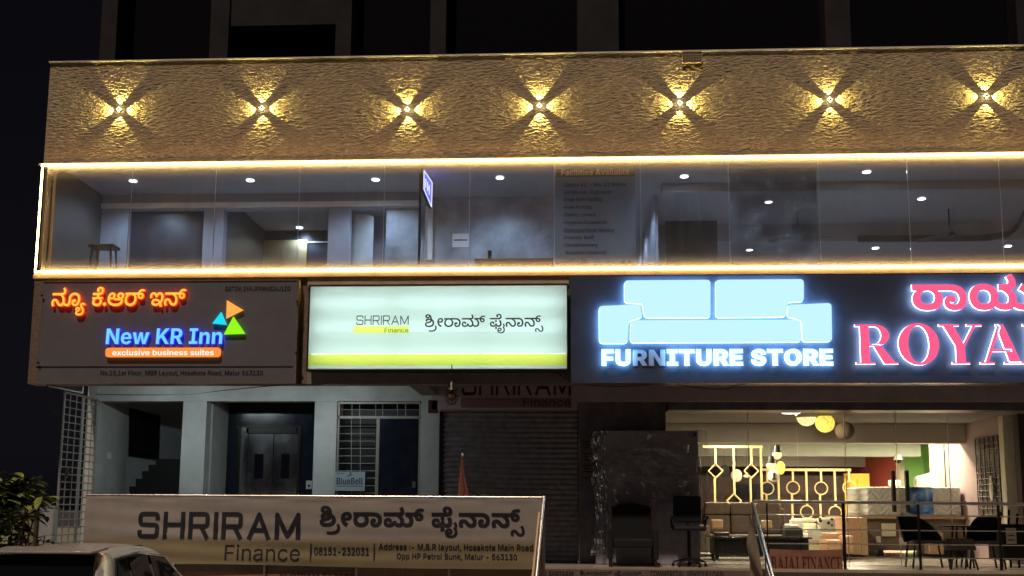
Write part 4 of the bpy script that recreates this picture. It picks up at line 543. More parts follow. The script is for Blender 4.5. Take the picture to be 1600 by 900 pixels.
class MB:
    def __init__(s):
        s.bm = bmesh.new()
        s.mi = 0

    def face(s, pts):
        f = s.bm.faces.new([s.bm.verts.new(p) for p in pts])
        f.material_index = s.mi
        return f

    def mesh(s, vs, fs):
        v = [s.bm.verts.new(p) for p in vs]
        for f in fs:
            try:
                q = s.bm.faces.new([v[i] for i in f])
                q.material_index = s.mi
            except ValueError:
                pass
        return s

    def box(s, x0, x1, y0, y1, z0, z1):
        x0, x1 = min(x0, x1), max(x0, x1)
        y0, y1 = min(y0, y1), max(y0, y1)
        z0, z1 = min(z0, z1), max(z0, z1)
        vs = [(x, y, z) for z in (z0, z1) for y in (y0, y1) for x in (x0, x1)]
        return s.mesh(vs, [(0, 2, 3, 1), (4, 5, 7, 6), (0, 1, 5, 4), (2, 6, 7, 3), (0, 4, 6, 2), (1, 3, 7, 5)])

    def bpx(s, x0, y0, x1, y1, Y, Y2):
        """box whose front face at depth Y covers a pixel rectangle of the photograph"""
        a, b, c, d = rect(x0, y0, x1, y1, Y)
        return s.box(a, b, Y, Y2, c, d)

    def hexa(s, a, b):
        """solid between two quads given in the same order"""
        return s.mesh(list(a) + list(b), [(3, 2, 1, 0), (4, 5, 6, 7), (0, 1, 5, 4), (1, 2, 6, 5), (2, 3, 7, 6), (3, 0, 4, 7)])

    def prism(s, poly, y0, y1):
        n = len(poly)
        vs = [(x, y0, z) for x, z in poly] + [(x, y1, z) for x, z in poly]
        return s.mesh(vs, [tuple(range(n)), tuple(range(2 * n - 1, n - 1, -1))] + [(i, n + i, n + (i + 1) % n, (i + 1) % n) for i in range(n)])

    def tube(s, p0, p1, r, seg=8, r1=None):
        p0, p1 = Vector(p0), Vector(p1)
        d = p1 - p0
        if d.length < 1e-6:
            return s
        q = d.to_track_quat('Z', 'Y')
        r1 = r if r1 is None else r1
        vs = []
        for p, rr in ((p0, r), (p1, r1)):
            for k in range(seg):
                a = 2 * math.pi * k / seg
                vs.append(p + q @ Vector((rr * math.cos(a), rr * math.sin(a), 0)))
        return s.mesh(vs, [tuple(range(seg - 1, -1, -1)), tuple(range(seg, 2 * seg))] + [(k, (k + 1) % seg, seg + (k + 1) % seg, seg + k) for k in range(seg)])

    def path(s, pts, r, seg=6):
        for a, b in zip(pts, pts[1:]):
            s.tube(a, b, r, seg)
        return s

    def lathe(s, prof, c, seg=20, axis='Z'):
        vs, fs = [], []
        c = Vector(c)
        for r, h in prof:
            for k in range(seg):
                a = 2 * math.pi * k / seg
                v = Vector((r * math.cos(a), r * math.sin(a), h))
                if axis == 'Y':
                    v = Vector((v.x, -v.z, v.y))
                vs.append(c + v)
        n = len(prof)
        for i in range(n - 1):
            for k in range(seg):
                fs.append((i * seg + k, i * seg + (k + 1) % seg, (i + 1) * seg + (k + 1) % seg, (i + 1) * seg + k))
        fs.append(tuple(range(seg - 1, -1, -1)))
        fs.append(tuple((n - 1) * seg + k for k in range(seg)))
        return s.mesh(vs, fs)

    def ball(s, c, r, sx=1, sy=1, sz=1, seg=20, rings=12):
        prof = [(max(1e-4, r * math.sin(math.pi * i / rings)), -r * math.cos(math.pi * i / rings)) for i in range(rings + 1)]
        b = MB().lathe(prof, (0, 0, 0), seg)
        vs = [(c[0] + v.co.x * sx, c[1] + v.co.y * sy, c[2] + v.co.z * sz) for v in b.bm.verts]
        b.bm.verts.index_update()
        fs = [tuple(v.index for v in f.verts) for f in b.bm.faces]
        b.bm.free()
        return s.mesh(vs, fs)

    def ring(s, c, R, r, seg=28, plane='XZ', sides=6):
        for k in range(seg):
            a, b = 2 * math.pi * k / seg, 2 * math.pi * (k + 1) / seg
            p = [Vector((c[0] + R * math.cos(t), c[1], c[2] + R * math.sin(t))) for t in (a, b)]
            if plane == 'XY':
                p = [Vector((c[0] + R * math.cos(t), c[1] + R * math.sin(t), c[2])) for t in (a, b)]
            s.tube(p[0], p[1], r, sides)
        return s

    def build(s, name, m, parent=None, smooth=False, bevel=0.0, origin=None):
        bm = s.bm
        if bevel:
            bmesh.ops.remove_doubles(bm, verts=bm.verts, dist=1e-5)
            bmesh.ops.bevel(bm, geom=[e for e in bm.edges if len(e.link_faces) == 2 and e.calc_face_angle(0) > 0.6], offset=bevel, segments=2, profile=0.6, affect='EDGES')
        bmesh.ops.recalc_face_normals(bm, faces=bm.faces)
        if parent is not None:
            o0 = ORG[parent]
        elif origin is not None:
            o0 = Vector(origin)
        else:
            bs = [v.co for v in bm.verts]
            o0 = Vector(((min(v.x for v in bs) + max(v.x for v in bs)) / 2, (min(v.y for v in bs) + max(v.y for v in bs)) / 2, min(v.z for v in bs)))
        bmesh.ops.translate(bm, verts=bm.verts, vec=-o0)
        me = bpy.data.meshes.new(name)
        bm.to_mesh(me)
        bm.free()
        for q in (m if isinstance(m, (list, tuple)) else [m]):
            me.materials.append(MATS[q])
        if smooth:
            for p in me.polygons:
                p.use_smooth = True
            me.set_sharp_from_angle(angle=R_(38))
        o = bpy.data.objects.new(name, me)
        COL.objects.link(o)
        if parent is not None:
            o.parent = parent
        else:
            o.location = o0
        ORG[o] = o0
        return o


def tag(o, label=None, cat=None, group=None, kind=None):
    if label:
        o['label'] = label
    if cat:
        o['category'] = cat
    if group:
        o['group'] = group
    if kind:
        o['kind'] = kind
    return o


def thing(name, label, cat, loc, group=None):
    o = bpy.data.objects.new(name, None)
    o.empty_display_size = 0.2
    COL.objects.link(o)
    o.location = loc
    ORG[o] = Vector(loc)
    return tag(o, label, cat, group)


def kids(o):
    return list(o.children)


def dup(root, loc, label, group=None):
    """copy of a thing with copies of its parts and sub-parts"""
    r = root.copy()
    COL.objects.link(r)
    r.location = loc
    r['label'] = label
    ORG[r] = Vector(loc)
    if group:
        r['group'] = group

    def rec(a, b):
        for ch in kids(a):
            c = ch.copy()
            COL.objects.link(c)
            c.parent = b
            rec(ch, c)
    rec(root, r)
    return r


def lamp(kind, name, parent, loc, energy, col, size=0.05, rot=None, spot=None, blend=0.15):
    l = bpy.data.lights.new(name, kind)
    l.energy = energy
    l.color = col
    l.shadow_soft_size = size
    if spot:
        l.spot_size = R_(spot)
        l.spot_blend = blend
    o = bpy.data.objects.new(name, l)
    COL.objects.link(o)
    o.parent = parent
    o.location = Vector(loc) - ORG[parent]
    if rot is not None:
        o.rotation_euler = Vector(rot).to_track_quat('-Z', 'Y').to_euler()
    return o


# ------------------------------------------------------------------ lettering
def flat(s):
    adv, c = s.split('|')
    out = []
    for ct in c.split(';'):
        if not ct:
            continue
        P = []
        for t in ct.split(' '):
            x, y = t.lstrip('*').split(',')
            P.append((int(x), int(y), t[0] != '*'))
        Q = []
        for i, (x, y, on) in enumerate(P):
            px, py, po = P[i - 1]
            if not on and not po:
                Q.append(((x + px) / 2, (y + py) / 2, True))
            Q.append((x, y, on))
        k = next(i for i, q in enumerate(Q) if q[2])
        Q = Q[k:] + Q[:k] + [Q[k]]
        r, i = [], 0
        while i < len(Q) - 1:
            if Q[i + 1][2]:
                r.append(Q[i][:2])
                i += 1
            else:
                a, b, c2 = Q[i], Q[i + 1], Q[i + 2]
                for t in (0, 0.34, 0.67):
                    r.append(tuple((1 - t) ** 2 * a[j] + 2 * t * (1 - t) * b[j] + t * t * c2[j] for j in (0, 1)))
                i += 2
        out.append(r)
    return int(adv), out


def layout(font, glyphs, track=0):
    """list of contour groups, one per glyph, in font units"""
    x, out = 0, []
    for g in glyphs:
        if g == ' ':
            x += 280
            continue
        if g == 'DOT':
            out.append([[(x + 20 + 75 + 75 * math.cos(a * math.pi / 6), 70 + 75 * math.sin(a * math.pi / 6)) for a in range(12)]])
            x += 190
            continue
        adv, cs = flat(GLYPHS[font][g])
        out.append([[(px + x, py) for px, py in c] for c in cs])
        x += adv + track
    return out


def arc(cx, cy, rx, ry, a0, a1, n=10):
    return [(cx + rx * math.cos(R_(a0 + (a1 - a0) * k / n)), cy + ry * math.sin(R_(a0 + (a1 - a0) * k / n))) for k in range(n + 1)]


def rounded(pts, r, n=4):
    out = [pts[0]]
    for a, b, c in zip(pts, pts[1:], pts[2:]):
        va, vc = Vector(a) - Vector(b), Vector(c) - Vector(b)
        ra, rc = min(r, va.length * 0.49), min(r, vc.length * 0.49)
        p, q = Vector(b) + va.normalized() * ra, Vector(b) + vc.normalized() * rc
        for k in range(n + 1):
            t = k / n
            v = p * (1 - t) ** 2 + Vector(b) * 2 * t * (1 - t) + q * t * t
            out.append((v.x, v.y))
    out.append(pts[-1])
    return out


def stroke(pts, w):
    cs = []
    for a, b in zip(pts, pts[1:]):
        a, b = Vector(a), Vector(b)
        d = (b - a)
        if d.length < 1e-6:
            continue
        n = Vector((-d.y, d.x)).normalized() * w / 2
        cs.append([tuple(a - n), tuple(b - n), tuple(b + n), tuple(a + n)])
    for p in pts[1:-1]:
        cs.append(arc(p[0], p[1], w / 2, w / 2, 0, 324, 9))
    return cs


def wide_word(word, t):
    """square wide sans capitals built from strokes; returns contour groups"""
    x, out = 0.0, []
    for ch in word:
        W = {'I': 0.0, 'A': 0.92, 'M': 0.98}.get(ch, 0.80)
        if ch == 'S':
            ps = [rounded([(W, .72), (W, 1), (0, 1), (0, .52), (W, .50), (W, 0), (0, 0), (0, .28)], .16)]
        elif ch == 'H':
            ps = [[(0, -t / 2), (0, 1 + t / 2)], [(W, -t / 2), (W, 1 + t / 2)], [(0, .52), (W, .52)]]
        elif ch == 'R':
            ps = [[(0, -t / 2), (0, 1 + t / 2)], rounded([(0, 1), (W * .97, 1), (W * .97, .46), (0, .46)], .16), [(W * .60, .46), (W, -t / 2)]]
        elif ch == 'I':
            ps = [[(0, -t / 2), (0, 1 + t / 2)]]
        elif ch == 'A':
            ps = [[(0, -t / 2), (W / 2, 1), (W, -t / 2)], [(W * .2, .3), (W * .8, .3)]]
        elif ch == 'M':
            ps = [[(0, -t / 2), (0, 1), (W / 2, .05), (W, 1), (W, -t / 2)]]
        out.append([[(px + x, py) for px, py in c] for p in ps for c in stroke(p, t)])
        x += W + t + 0.17
    return out


def bx(x0, y0, x1, y1):
    return [(x0, y0), (x1, y0), (x1, y1), (x0, y1)]


def serif_letter(ch):
    B = bx
    if ch == 'R':
        return 1.0, [B(.13, 0, .34, 1), B(.02, 0, .46, .05), B(.02, .95, .4, 1),
                     [(.2, .45)] + arc(.46, .725, .34, .275, -90, 90) + [(.2, 1)],
                     ([(.34, .505)] + arc(.44, .725, .17, .22, -90, 90) + [(.34, .945)])[::-1],
                     [(.40, .5), (.58, .5), (.90, .05), (.98, .05), (.98, 0), (.66, 0)]]
    if ch == 'O':
        return .98, [arc(.48, .5, .46, .53, 0, 350, 30), arc(.48, .5, .235, .465, 0, 350, 30)[::-1]]
    if ch == 'Y':
        return .92, [B(.36, 0, .57, .47), [(.09, .97), (.36, .45), (.57, .45), (.33, .97)], [(.50, .45), (.57, .45), (.84, .97), (.76, .97)],
                     B(0, .95, .46, 1), B(.62, .95, .97, 1), B(.26, 0, .67, .05)]
    if ch == 'A':
        return 1.0, [[(.11, .03), (.19, .03), (.50, .93), (.43, 1)], [(.38, 1), (.56, 1), (.92, .03), (.66, .03)], B(.24, .31, .72, .37), B(0, 0, .33, .05), B(.54, 0, 1.03, .05)]
    if ch == 'L':
        return .84, [B(.13, 0, .34, 1), B(.02, .95, .46, 1), B(.02, 0, .8, .05), [(.62, .04), (.8, .04), (.8, .3), (.76, .3)]]
    if ch == 'B':
        return .86, [B(.12, 0, .32, 1), B(.02, 0, .4, .06), B(.02, .94, .4, 1), [(.2, .48)] + arc(.45, .74, .27, .26, -90, 90) + [(.2, 1)],
                     ([(.32, .54)] + arc(.42, .74, .12, .20, -90, 90) + [(.32, .94)])[::-1], [(.2, 0)] + arc(.47, .26, .33, .26, -90, 90) + [(.2, .52)],
                     ([(.32, .06)] + arc(.45, .26, .14, .2, -90, 90) + [(.32, .46)])[::-1]]
    if ch == 'J':
        return .60, [B(.26, .08, .46, 1), B(.14, .94, .58, 1), [(0, .2), (0, .04), (.1, -.03), (.34, -.03), (.46, .1), (.26, .1), (.22, .04), (.14, .06), (.12, .2)]]
    if ch == 'F':
        return .76, [B(.12, 0, .32, 1), B(.02, 0, .44, .06), B(.02, .93, .72, 1), B(.3, .47, .56, .54), B(.66, .72, .72, 1), B(.52, .36, .56, .64)]
    if ch == 'E':
        return .80, [B(.12, 0, .32, 1), B(.02, 0, .76, .06), B(.02, .94, .72, 1), B(.3, .47, .56, .54), B(.66, .74, .72, 1), B(.70, 0, .76, .28), B(.52, .36, .56, .64)]
    if ch == 'I':
        return .46, [B(.12, 0, .32, 1), B(.02, 0, .42, .06), B(.02, .94, .42, 1)]
    if ch == 'N':
        return .96, [B(.14, 0, .2, 1), B(.74, 0, .8, 1), [(.06, 1), (.3, 1), (.8, .1), (.8, 0), (.68, 0)], B(.02, 0, .32, .06), B(.62, .94, .92, 1), B(.02, .94, .2, 1)]
    if ch == 'C':
        o = arc(.46, .5, .44, .52, 50, 310, 22)
        i = arc(.48, .5, .25, .45, 310, 50, 22)
        return .86, [o + i, B(.72, .68, .78, 1), B(.72, 0, .78, .3)]
    return .4, []


def serif_word(word, track=0.0):
    x, out = 0.0, []
    for ch in word:
        a, cs = serif_letter(ch)
        if cs:
            out.append([[(px + x, py) for px, py in c] for c in cs])
        x += a + track
    return out


def wind(x, y, cs):
    n = 0
    for c in cs:
        for (x0, y0), (x1, y1) in zip(c, c[1:] + c[:1]):
            if (y0 > y) != (y1 > y):
                if x0 + (y - y0) * (x1 - x0) / (y1 - y0) > x:
                    n += 1 if y1 > y0 else -1
    return n


def letters(groups, box, Y, depth, shear=0.0, warp=None, front=0, side=1, mb=None, off=0.0):
    """fit outlines into a world box (x0, x1, z0, z1); front face at Y - depth - off, back at Y - off"""
    mb = mb or MB()
    groups = [[[(x + shear * y, y) for x, y in c] for c in g] for g in groups]
    bbs = [(min(p[0] for c in g for p in c), max(p[0] for c in g for p in c)) for g in groups]
    cl = []
    for g, b in zip(groups, bbs):
        if cl and b[0] <= cl[-1][1]:
            cl[-1][0].extend(g)
            cl[-1][1] = max(cl[-1][1], b[1])
        else:
            cl.append([list(g), b[1]])
    xs = [p[0] for g in groups for c in g for p in c]
    ys = [p[1] for g in groups for c in g for p in c]
    ax, bx_, ay, by = min(xs), max(xs), min(ys), max(ys)
    x0, x1, z0, z1 = box
    for g, _ in cl:
        cs = [[(x0 + (x - ax) / (bx_ - ax) * (x1 - x0), z0 + (y - ay) / (by - ay) * (z1 - z0)) for x, y in c] for c in g]
        vs, es = [], []
        for c in cs:
            k = len(vs)
            vs += [Vector(p) for p in c]
            es += [(k + i, k + (i + 1) % len(c)) for i in range(len(c))]
        if warp:
            gx0, gx1 = min(v.x for v in vs), max(v.x for v in vs)
            gy0, gy1 = min(v.y for v in vs), max(v.y for v in vs)
            nx_, ny_ = int((gx1 - gx0) / .035) + 1, int((gy1 - gy0) / .03) + 1
            vs += [Vector((gx0 + (gx1 - gx0) * (i + .37) / nx_, gy0 + (gy1 - gy0) * (j + .41) / ny_)) for i in range(nx_) for j in range(ny_)]
        V, E, Fc, *_ = delaunay_2d_cdt(vs, es, [], 0, 1e-6)
        keep = []
        for f in Fc:
            cx = sum(V[i][0] for i in f) / len(f)
            cy = sum(V[i][1] for i in f) / len(f)
            if wind(cx, cy, cs) != 0:
                keep.append(list(f))
        wf = warp or (lambda x, z: 0.0)
        fr = [mb.bm.verts.new((v[0], Y - off - depth - wf(v[0], v[1]), v[1])) for v in V]
        bk = [mb.bm.verts.new((v[0], Y - off - wf(v[0], v[1]), v[1])) for v in V]
        cnt = {}
        for f in keep:
            for i in range(len(f)):
                a, b = f[i], f[(i + 1) % len(f)]
                cnt[(a, b)] = 1
        for f in keep:
            q = mb.bm.faces.new([fr[i] for i in f])
            q.material_index = front
            q = mb.bm.faces.new([bk[i] for i in reversed(f)])
            q.material_index = side
        for a, b in cnt:
            if (b, a) not in cnt:
                q = mb.bm.faces.new([fr[a], bk[a], bk[b], fr[b]])
                q.material_index = side
        bmesh.ops.delete(mb.bm, geom=[v for v in fr + bk if not v.link_faces], context='VERTS')
    return mb


def text(s, font='i700', track=0):
    return layout(font, list(s), track)


# ================================================================== SETTING
YF = 16.0                                # front plane of the upper floors
YW = 18.0                                # ground-floor wall behind the verandah
XR = 11.0                                # right end of the building, outside the picture
ZP = PZ(1000, 888, 16.3)                 # verandah floor
XL = PX(68, 258, YF)                     # left edge of the first-floor band


def zf(y, Y=YF):
    return PZ(800, y, Y)


g = MB()
g.box(-150, 150, -60, 300, -0.3, 0)
tag(g.build('ground', 'asphalt'), kind='structure')
g = MB()
g.box(-60, 60, 13.2, 80, 0.004, 0.12)
tag(g.build('pavement', 'concrete'), kind='structure')

# ---- the building: one thing, its walls, slabs, windows and shutters are parts
bld = thing('commercial_building', 'three storey commercial building with rough stone parapet band, lit glass first floor and shops below', 'building', (0, YF, 0))

# verandah platform, riser, steps
g = MB(); g.box(PX(840, 888, 16.3), XR, 16.32, 40, 0, ZP); g.build('platform', 'tile_floor', bld)
g = MB(); g.box(PX(60, 888, 16.3), PX(839, 888, 16.3), 16.9, 22, 0, ZP); g.build('platform', 'concrete', bld)
g = MB(); g.box(PX(840, 888, 16.3), XR, 16.26, 16.318, ZP - 0.035, ZP + 0.012); g.build('platform_nosing', 'beige_slab', bld)
for i in range(4):
    z1 = ZP - 0.2 * (i + 1)
    g = MB(); g.box(PX(856, 888, 16.3) + .1, PX(1176, 888, 16.3) - .05, 16.25 - 0.32 * (i + 1), 16.25 - 0.32 * i, 0.0, z1)
    g.build('step', 'red_granite', bld)

# stone parapet band: really uneven stone, built as a displaced sheet with thickness
X0, X1, Z0, Z1 = XL + 0.0, XR, zf(248), zf(86.5)
NX, NZ = 900, 130
bm = MB()
vs, fs = [], []
for j in range(NZ + 1):
    for i in range(NX + 1):
        x = X0 + (X1 - X0) * i / NX
        z = Z0 + (Z1 - Z0) * j / NZ
        n1 = noise.fractal(Vector((x * 10, 3.1, z * 33)), 0.8, 2.1, 4)
        n2 = noise.noise(Vector((x * 24, 8.3, z * 60)))
        e = min(1, i / 3, (NX - i) / 3, j / 2, (NZ - j) / 2)
        vs.append((x + 0.012 * noise.noise(Vector((x * 6, 1, z * 9))) * e, YF - (0.008 * n1 + 0.0065 * n2) * e, z))
for j in range(NZ):
    for i in range(NX):
        a = j * (NX + 1) + i
        fs.append((a, a + 1, a + NX + 2, a + NX + 1))
bm.mesh(vs, fs)
bm.box(X0, X1, YF + 0.03, YF + 0.25, Z0, Z1)
bm.build('stone_band', 'stone', bld)
g = MB(); g.box(X0 - 0.01, X1, YF - 0.04, YF + 0.26, Z1 + 0.002, Z1 + 0.02); g.build('parapet_coping', 'white_trim', bld)
g = MB(); g.box(X0 - 0.05, X1, YF - 0.06, YF + 0.2, Z0 - 0.032, Z0 - 0.003); g.build('band_ledge', 'ledge_trim', bld)

# upper storey, set back and unlit
YU = 17.6
UZ0, UZ1 = zf(110, YU), zf(-330, YU)
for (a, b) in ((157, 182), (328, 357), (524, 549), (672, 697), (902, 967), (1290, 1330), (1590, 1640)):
    g = MB(); g.box(PX(a, 50, YU), PX(b, 50, YU), YU, YU + 0.4, UZ0 - 0.9, UZ1); g.build('column', 'upper_shade_tone', bld, bevel=0.01)
g = MB(); g.box(PX(357, 15, YU) + .002, PX(524, 15, YU) - .002, YU + 0.06, YU + 0.3, zf(30, YU), UZ1); g.build('lintel', 'upper_shade_tone', bld)
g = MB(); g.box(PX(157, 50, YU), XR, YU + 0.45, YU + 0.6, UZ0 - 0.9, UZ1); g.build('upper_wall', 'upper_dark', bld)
g = MB(); g.box(X0 + .3, XR, YF + 0.27, YU + 3, Z1 - 0.62, Z1 - 0.5); g.build('roof_slab', 'upper_shade_tone', bld)

# first-floor slab, front beam behind the signs
LZ0, LZ1 = zf(421.5), zf(251.5)          # strip-light centre lines
g = MB(); g.box(XL - .02, XR, YF - 0.05, YF + 0.12, LZ0 - 0.105, LZ0 - 0.035); g.build('band_ledge', 'ledge_trim', bld)
SB = zf(600)
g = MB(); g.box(PX(50, 500, YF) , XR, YF + 0.02, YF + 0.3, SB + .004, LZ0 - 0.11); g.build('front_beam', 'granite', bld)
g = MB(); g.box(PX(481, 437, YF), PX(889, 437, YF), YF - 0.012, YF + 0.018, zf(446), LZ0 - 0.112); g.build('beam_panel', 'beige_slab', bld)
g = MB(); g.box(PX(480, 590, YF), PX(892, 590, YF), YF - 0.012, YF + 0.018, zf(600), zf(577)); g.build('beam_panel', 'brown_beam', bld)
g = MB(); g.box(PX(50, 500, YF), XR, YF + 0.302, 28.5, SB + 0.56, LZ0 - 0.3); g.build('floor_slab', 'soffit', bld)
# left end wall of the slab edge
g = MB(); g.box(XL - .02, XL + .1, YF + .1, 19.2, LZ0 - .28, LZ1 + .05); g.build('end_wall', 'upper_shade_tone', bld)

# ---- first-floor glass band
ZG0, ZG1 = LZ0 - 0.03, LZ1 + 0.02
joints = [70, 204.5, 335.5, 467, 600, 733.5, 866, 1001, 1139, 1280, 1420, 1564, 1700, 1840]
jx = [PX(p, 330, YF) for p in joints]
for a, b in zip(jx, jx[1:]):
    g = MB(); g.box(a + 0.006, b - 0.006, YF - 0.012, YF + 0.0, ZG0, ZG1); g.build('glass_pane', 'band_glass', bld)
for a in jx[1:]:
    g = MB(); g.box(a - 0.0035, a + 0.0035, YF - 0.015, YF + 0.003, ZG0, ZG1); g.build('glass_joint', 'joint', bld)
g = MB(); g.box(XL + 0.02, XR, YF - .03, YF + .06, ZG1 + .002, ZG1 + .03); g.build('glass_channel', 'white_trim', bld)
g = MB(); g.box(XL + 0.02, XR, YF - .03, YF + .06, ZG0 - .03, ZG0 - .002); g.build('glass_channel', 'white_trim', bld)

# ---- first-floor lobby (left) and dining hall (right), seen through the glass
YL = 17.85
ZC = ZG1 + 0.06
g = MB(); g.box(XL + 0.1, XR, YF + .14, 27.5, ZC, ZC + 0.1); g.build('ceiling', 'ceiling_board', bld)
g = MB(); g.box(XL + 0.1, XR, YF + .14, 27.5, LZ0 - 0.28, LZ0 - 0.2); g.build('floor', 'tile_floor', bld)
zt = zf(322, YL)
xs = [PX(p, 350, YL) for p in (145, 200, 318, 349, 513, 546, 602, 655)]
FZ = LZ0 - .2
g = MB(); g.box(XL + .1, XL + .16, YF + .14, YL, FZ, ZC - .002); g.build('side_wall', 'lobby_side', bld)
g = MB(); g.box(XL + .16, xs[0], YL, YL + .2, FZ, ZC - .002); g.build('lobby_wall', 'lobby_side', bld)
g = MB(); g.box(xs[0], xs[7], YL - .0, YL + .2, zt, ZC - .002); g.build('lobby_beam', 'lobby_wall', bld)
g = MB(); g.box(xs[0], xs[7], YL - .05, YL - .002, zt + .02, zt + .11); g.build('cornice', 'white_trim', bld)
for a, b in ((xs[0], xs[1]), (xs[2], xs[3]), (xs[4], xs[5])):
    g = MB(); g.box(a, b, YL, YL + .2, FZ, zt - .002); g.build('lobby_wall', 'lobby_wall', bld)
g = MB(); g.box(xs[1], xs[2], YL + .14, YL + .18, FZ, zt - .003); d = g.build('door', 'lobby_dark', bld)
# passage to the first-floor lift
YB = 20.4
g = MB(); g.box(xs[3] - .3, xs[4] + .3, YB, YB + .15, FZ, ZC - .002); g.build('passage_wall', 'lobby_dark', bld)
g = MB(); g.box(xs[3] - .06, xs[3] - .002, YL + .2, YB, FZ, ZC - .002); g.build('passage_wall', 'lobby_dark', bld)
g = MB(); g.box(xs[4] + .002, xs[4] + .06, YL + .2, YB, FZ, ZC - .002); g.build('passage_wall', 'lobby_dark', bld)
g = MB(); g.bpx(400, 375, 478, 470, YB - .04, YB - .003)
lift1 = g.build('lift_frame', 'led_tinted_steel', bld)
for a, b in ((403, 438.6), (439.4, 475)):
    g = MB(); g.bpx(a, 379, b, 470, YB - .06, YB - .042); g.build('lift_door', 'led_tinted_steel', lift1)
for a, b in ((352, 385), (480, 513)):
    g = MB(); g.bpx(a, 377, b, 379, YB - .03, YB - .004); g.build('rail_trim', 'white_trim', bld)
# pale green column and polished panel by the hotel entrance
g = MB(); g.lathe([(.22, FZ), (.22, zt - .004)], (PX(562, 380, 18.3), 18.45, 0), 28); g.build('column', 'grey_wall', bld, smooth=True)
g = MB(); g.box(xs[5], xs[7], 19.4, 19.5, FZ, ZC - .002); g.build('passage_wall', 'lobby_wall', bld)
g = MB(); g.box(xs[6], xs[7] - .03, YL + .1, YL + .16, FZ, zt - .004); g.build('door', 'marble', bld)
g = MB(); g.bpx(654, 262, 657.5, 415, YF + .6, YF + .64); g.build('glass_door_edge', 'dark_steel', bld)
# marble wall with notice, counter
YM = 18.2
xm0, xm1 = PX(664, 350, YM), PX(985, 350, YM)
g = MB(); g.box(xm0, xm1, YM, YM + .2, FZ, ZC - .002); g.build('marble_wall', 'marble', bld)
g = MB(); g.bpx(664, 322, 676, 406, YM - .05, YM - .002); g.build('door_frame', 'white_trim', bld)
# passage with three small lights, behind the facilities board
g = MB(); g.box(xm1 + .45, xm1 + .5, YM, 23, FZ, ZC - .002); g.build('passage_wall', 'lobby_wall', bld)
g = MB(); g.box(xm1, xm1 + .46, 23, 23.1, FZ, ZC - .002); g.build('passage_wall', 'lobby_wall', bld)
# dining hall
YD = 21.9
xd0 = xm1 + .52
zd = zf(388, YD)
g = MB(); g.box(xd0, XR, YD, YD + .2, FZ, ZC - .002); g.build('hall_wall', 'wall_white', bld)
g = MB(); g.box(XR - .1, XR, YF + .14, YD, FZ, ZC - .002); g.build('hall_wall', 'wall_white', bld)
g = MB(); g.box(xd0, XR - .11, 17.5, 17.75, ZC - .16, ZC - .003); g.build('ceiling_beam', 'ceiling_board', bld)
g = MB(); g.box(xd0, XR - .11, 20.2, YD - .002, ZC - .36, ZC - .003); g.build('ceiling_drop', 'ceiling_board', bld)
# tray ceiling with a dark timber rim that curves up at the right
rim = [(PX(1340, 372, 20.1), 20.1), (PX(1540, 372, 20.1), 20.1), (PX(1565, 372, 20.1), 19.8), (PX(1590, 360, 19.2), 19.2), (PX(1592, 360, 18.6), 18.4)]
g = MB()
for (a, ya), (b, yb) in zip(rim, rim[1:]):
    z0, z1 = ZC - .42, ZC - .30
    g.hexa([(a, ya, z0), (b, yb, z0), (b, yb, z1), (a, ya, z1)], [(a, ya - .08, z0), (b, yb - .08, z0), (b, yb - .08, z1), (a, ya - .08, z1)])
g.build('timber_rim', 'dark_wood', bld)
g = MB(); g.box(PX(1040, 380, 20), PX(1120, 380, 20), 19.9, 20.1, FZ, ZC - .003); g.build('partition', 'dark_wood', bld)

# ---- ground floor, left: rendered wall with openings
ZS = SB + 0.556
wt = zf(627, YW)


def wall(px0, px1, z0, z1, Y=YW, th=.23, m='grey_wall', nm='wall'):
    g = MB(); g.box(PX(px0, 700, Y), PX(px1, 700, Y), Y, Y + th, z0, z1)
    return g.build(nm, m, bld)


xw0 = PX(150, 700, YW)
g = MB(); g.box(xw0, PX(685, 700, YW), YW, YW + .23, wt, ZS); g.build('wall', 'grey_wall', bld)
wall(283, 320, ZP, wt - .002)
wall(490, 525, ZP, wt - .002)
wall(657, 686, ZP, wt - .002)
# stair hall
g = MB(); g.box(xw0 - .2, xw0 - .001, YW - .02, 19.3, ZP, ZS); g.build('side_wall', 'grey_wall', bld)
a0, a1 = at(180, 700, 19.3), at(300, 700, 20.9)
g = MB()
g.hexa([(a0.x, 19.3, ZP), (a1.x, 20.9, ZP), (a1.x, 20.9, ZS), (a0.x, 19.3, ZS)], [(a0.x - .05, 19.42, ZP), (a1.x - .05, 21.02, ZP), (a1.x - .05, 21.02, ZS), (a0.x - .05, 19.42, ZS)])
stw = g.build('stair_wall', 'stair_wall', bld)
g = MB(); g.box(PX(283, 700, YW) + .1, PX(283, 700, YW) + .2, YW + .24, 21, ZP, ZS); g.build('side_wall', 'stair_wall', bld)
# stair window with grille, on the oblique wall


def ob(px, py, off=0.0):
    """point where a pixel's ray meets the oblique stair wall"""
    d = ROT @ Vector(((px - 800) / F_PX, (PP_Y - py) / F_PX, -1))
    n = Vector((a1.y - a0.y, -(a1.x - a0.x), 0)).normalized()
    if n.y > 0:
        n = -n
    p0 = Vector((a0.x, 19.3, 0)) + n * off
    return CAM + d * ((p0 - CAM).dot(n) / d.dot(n))


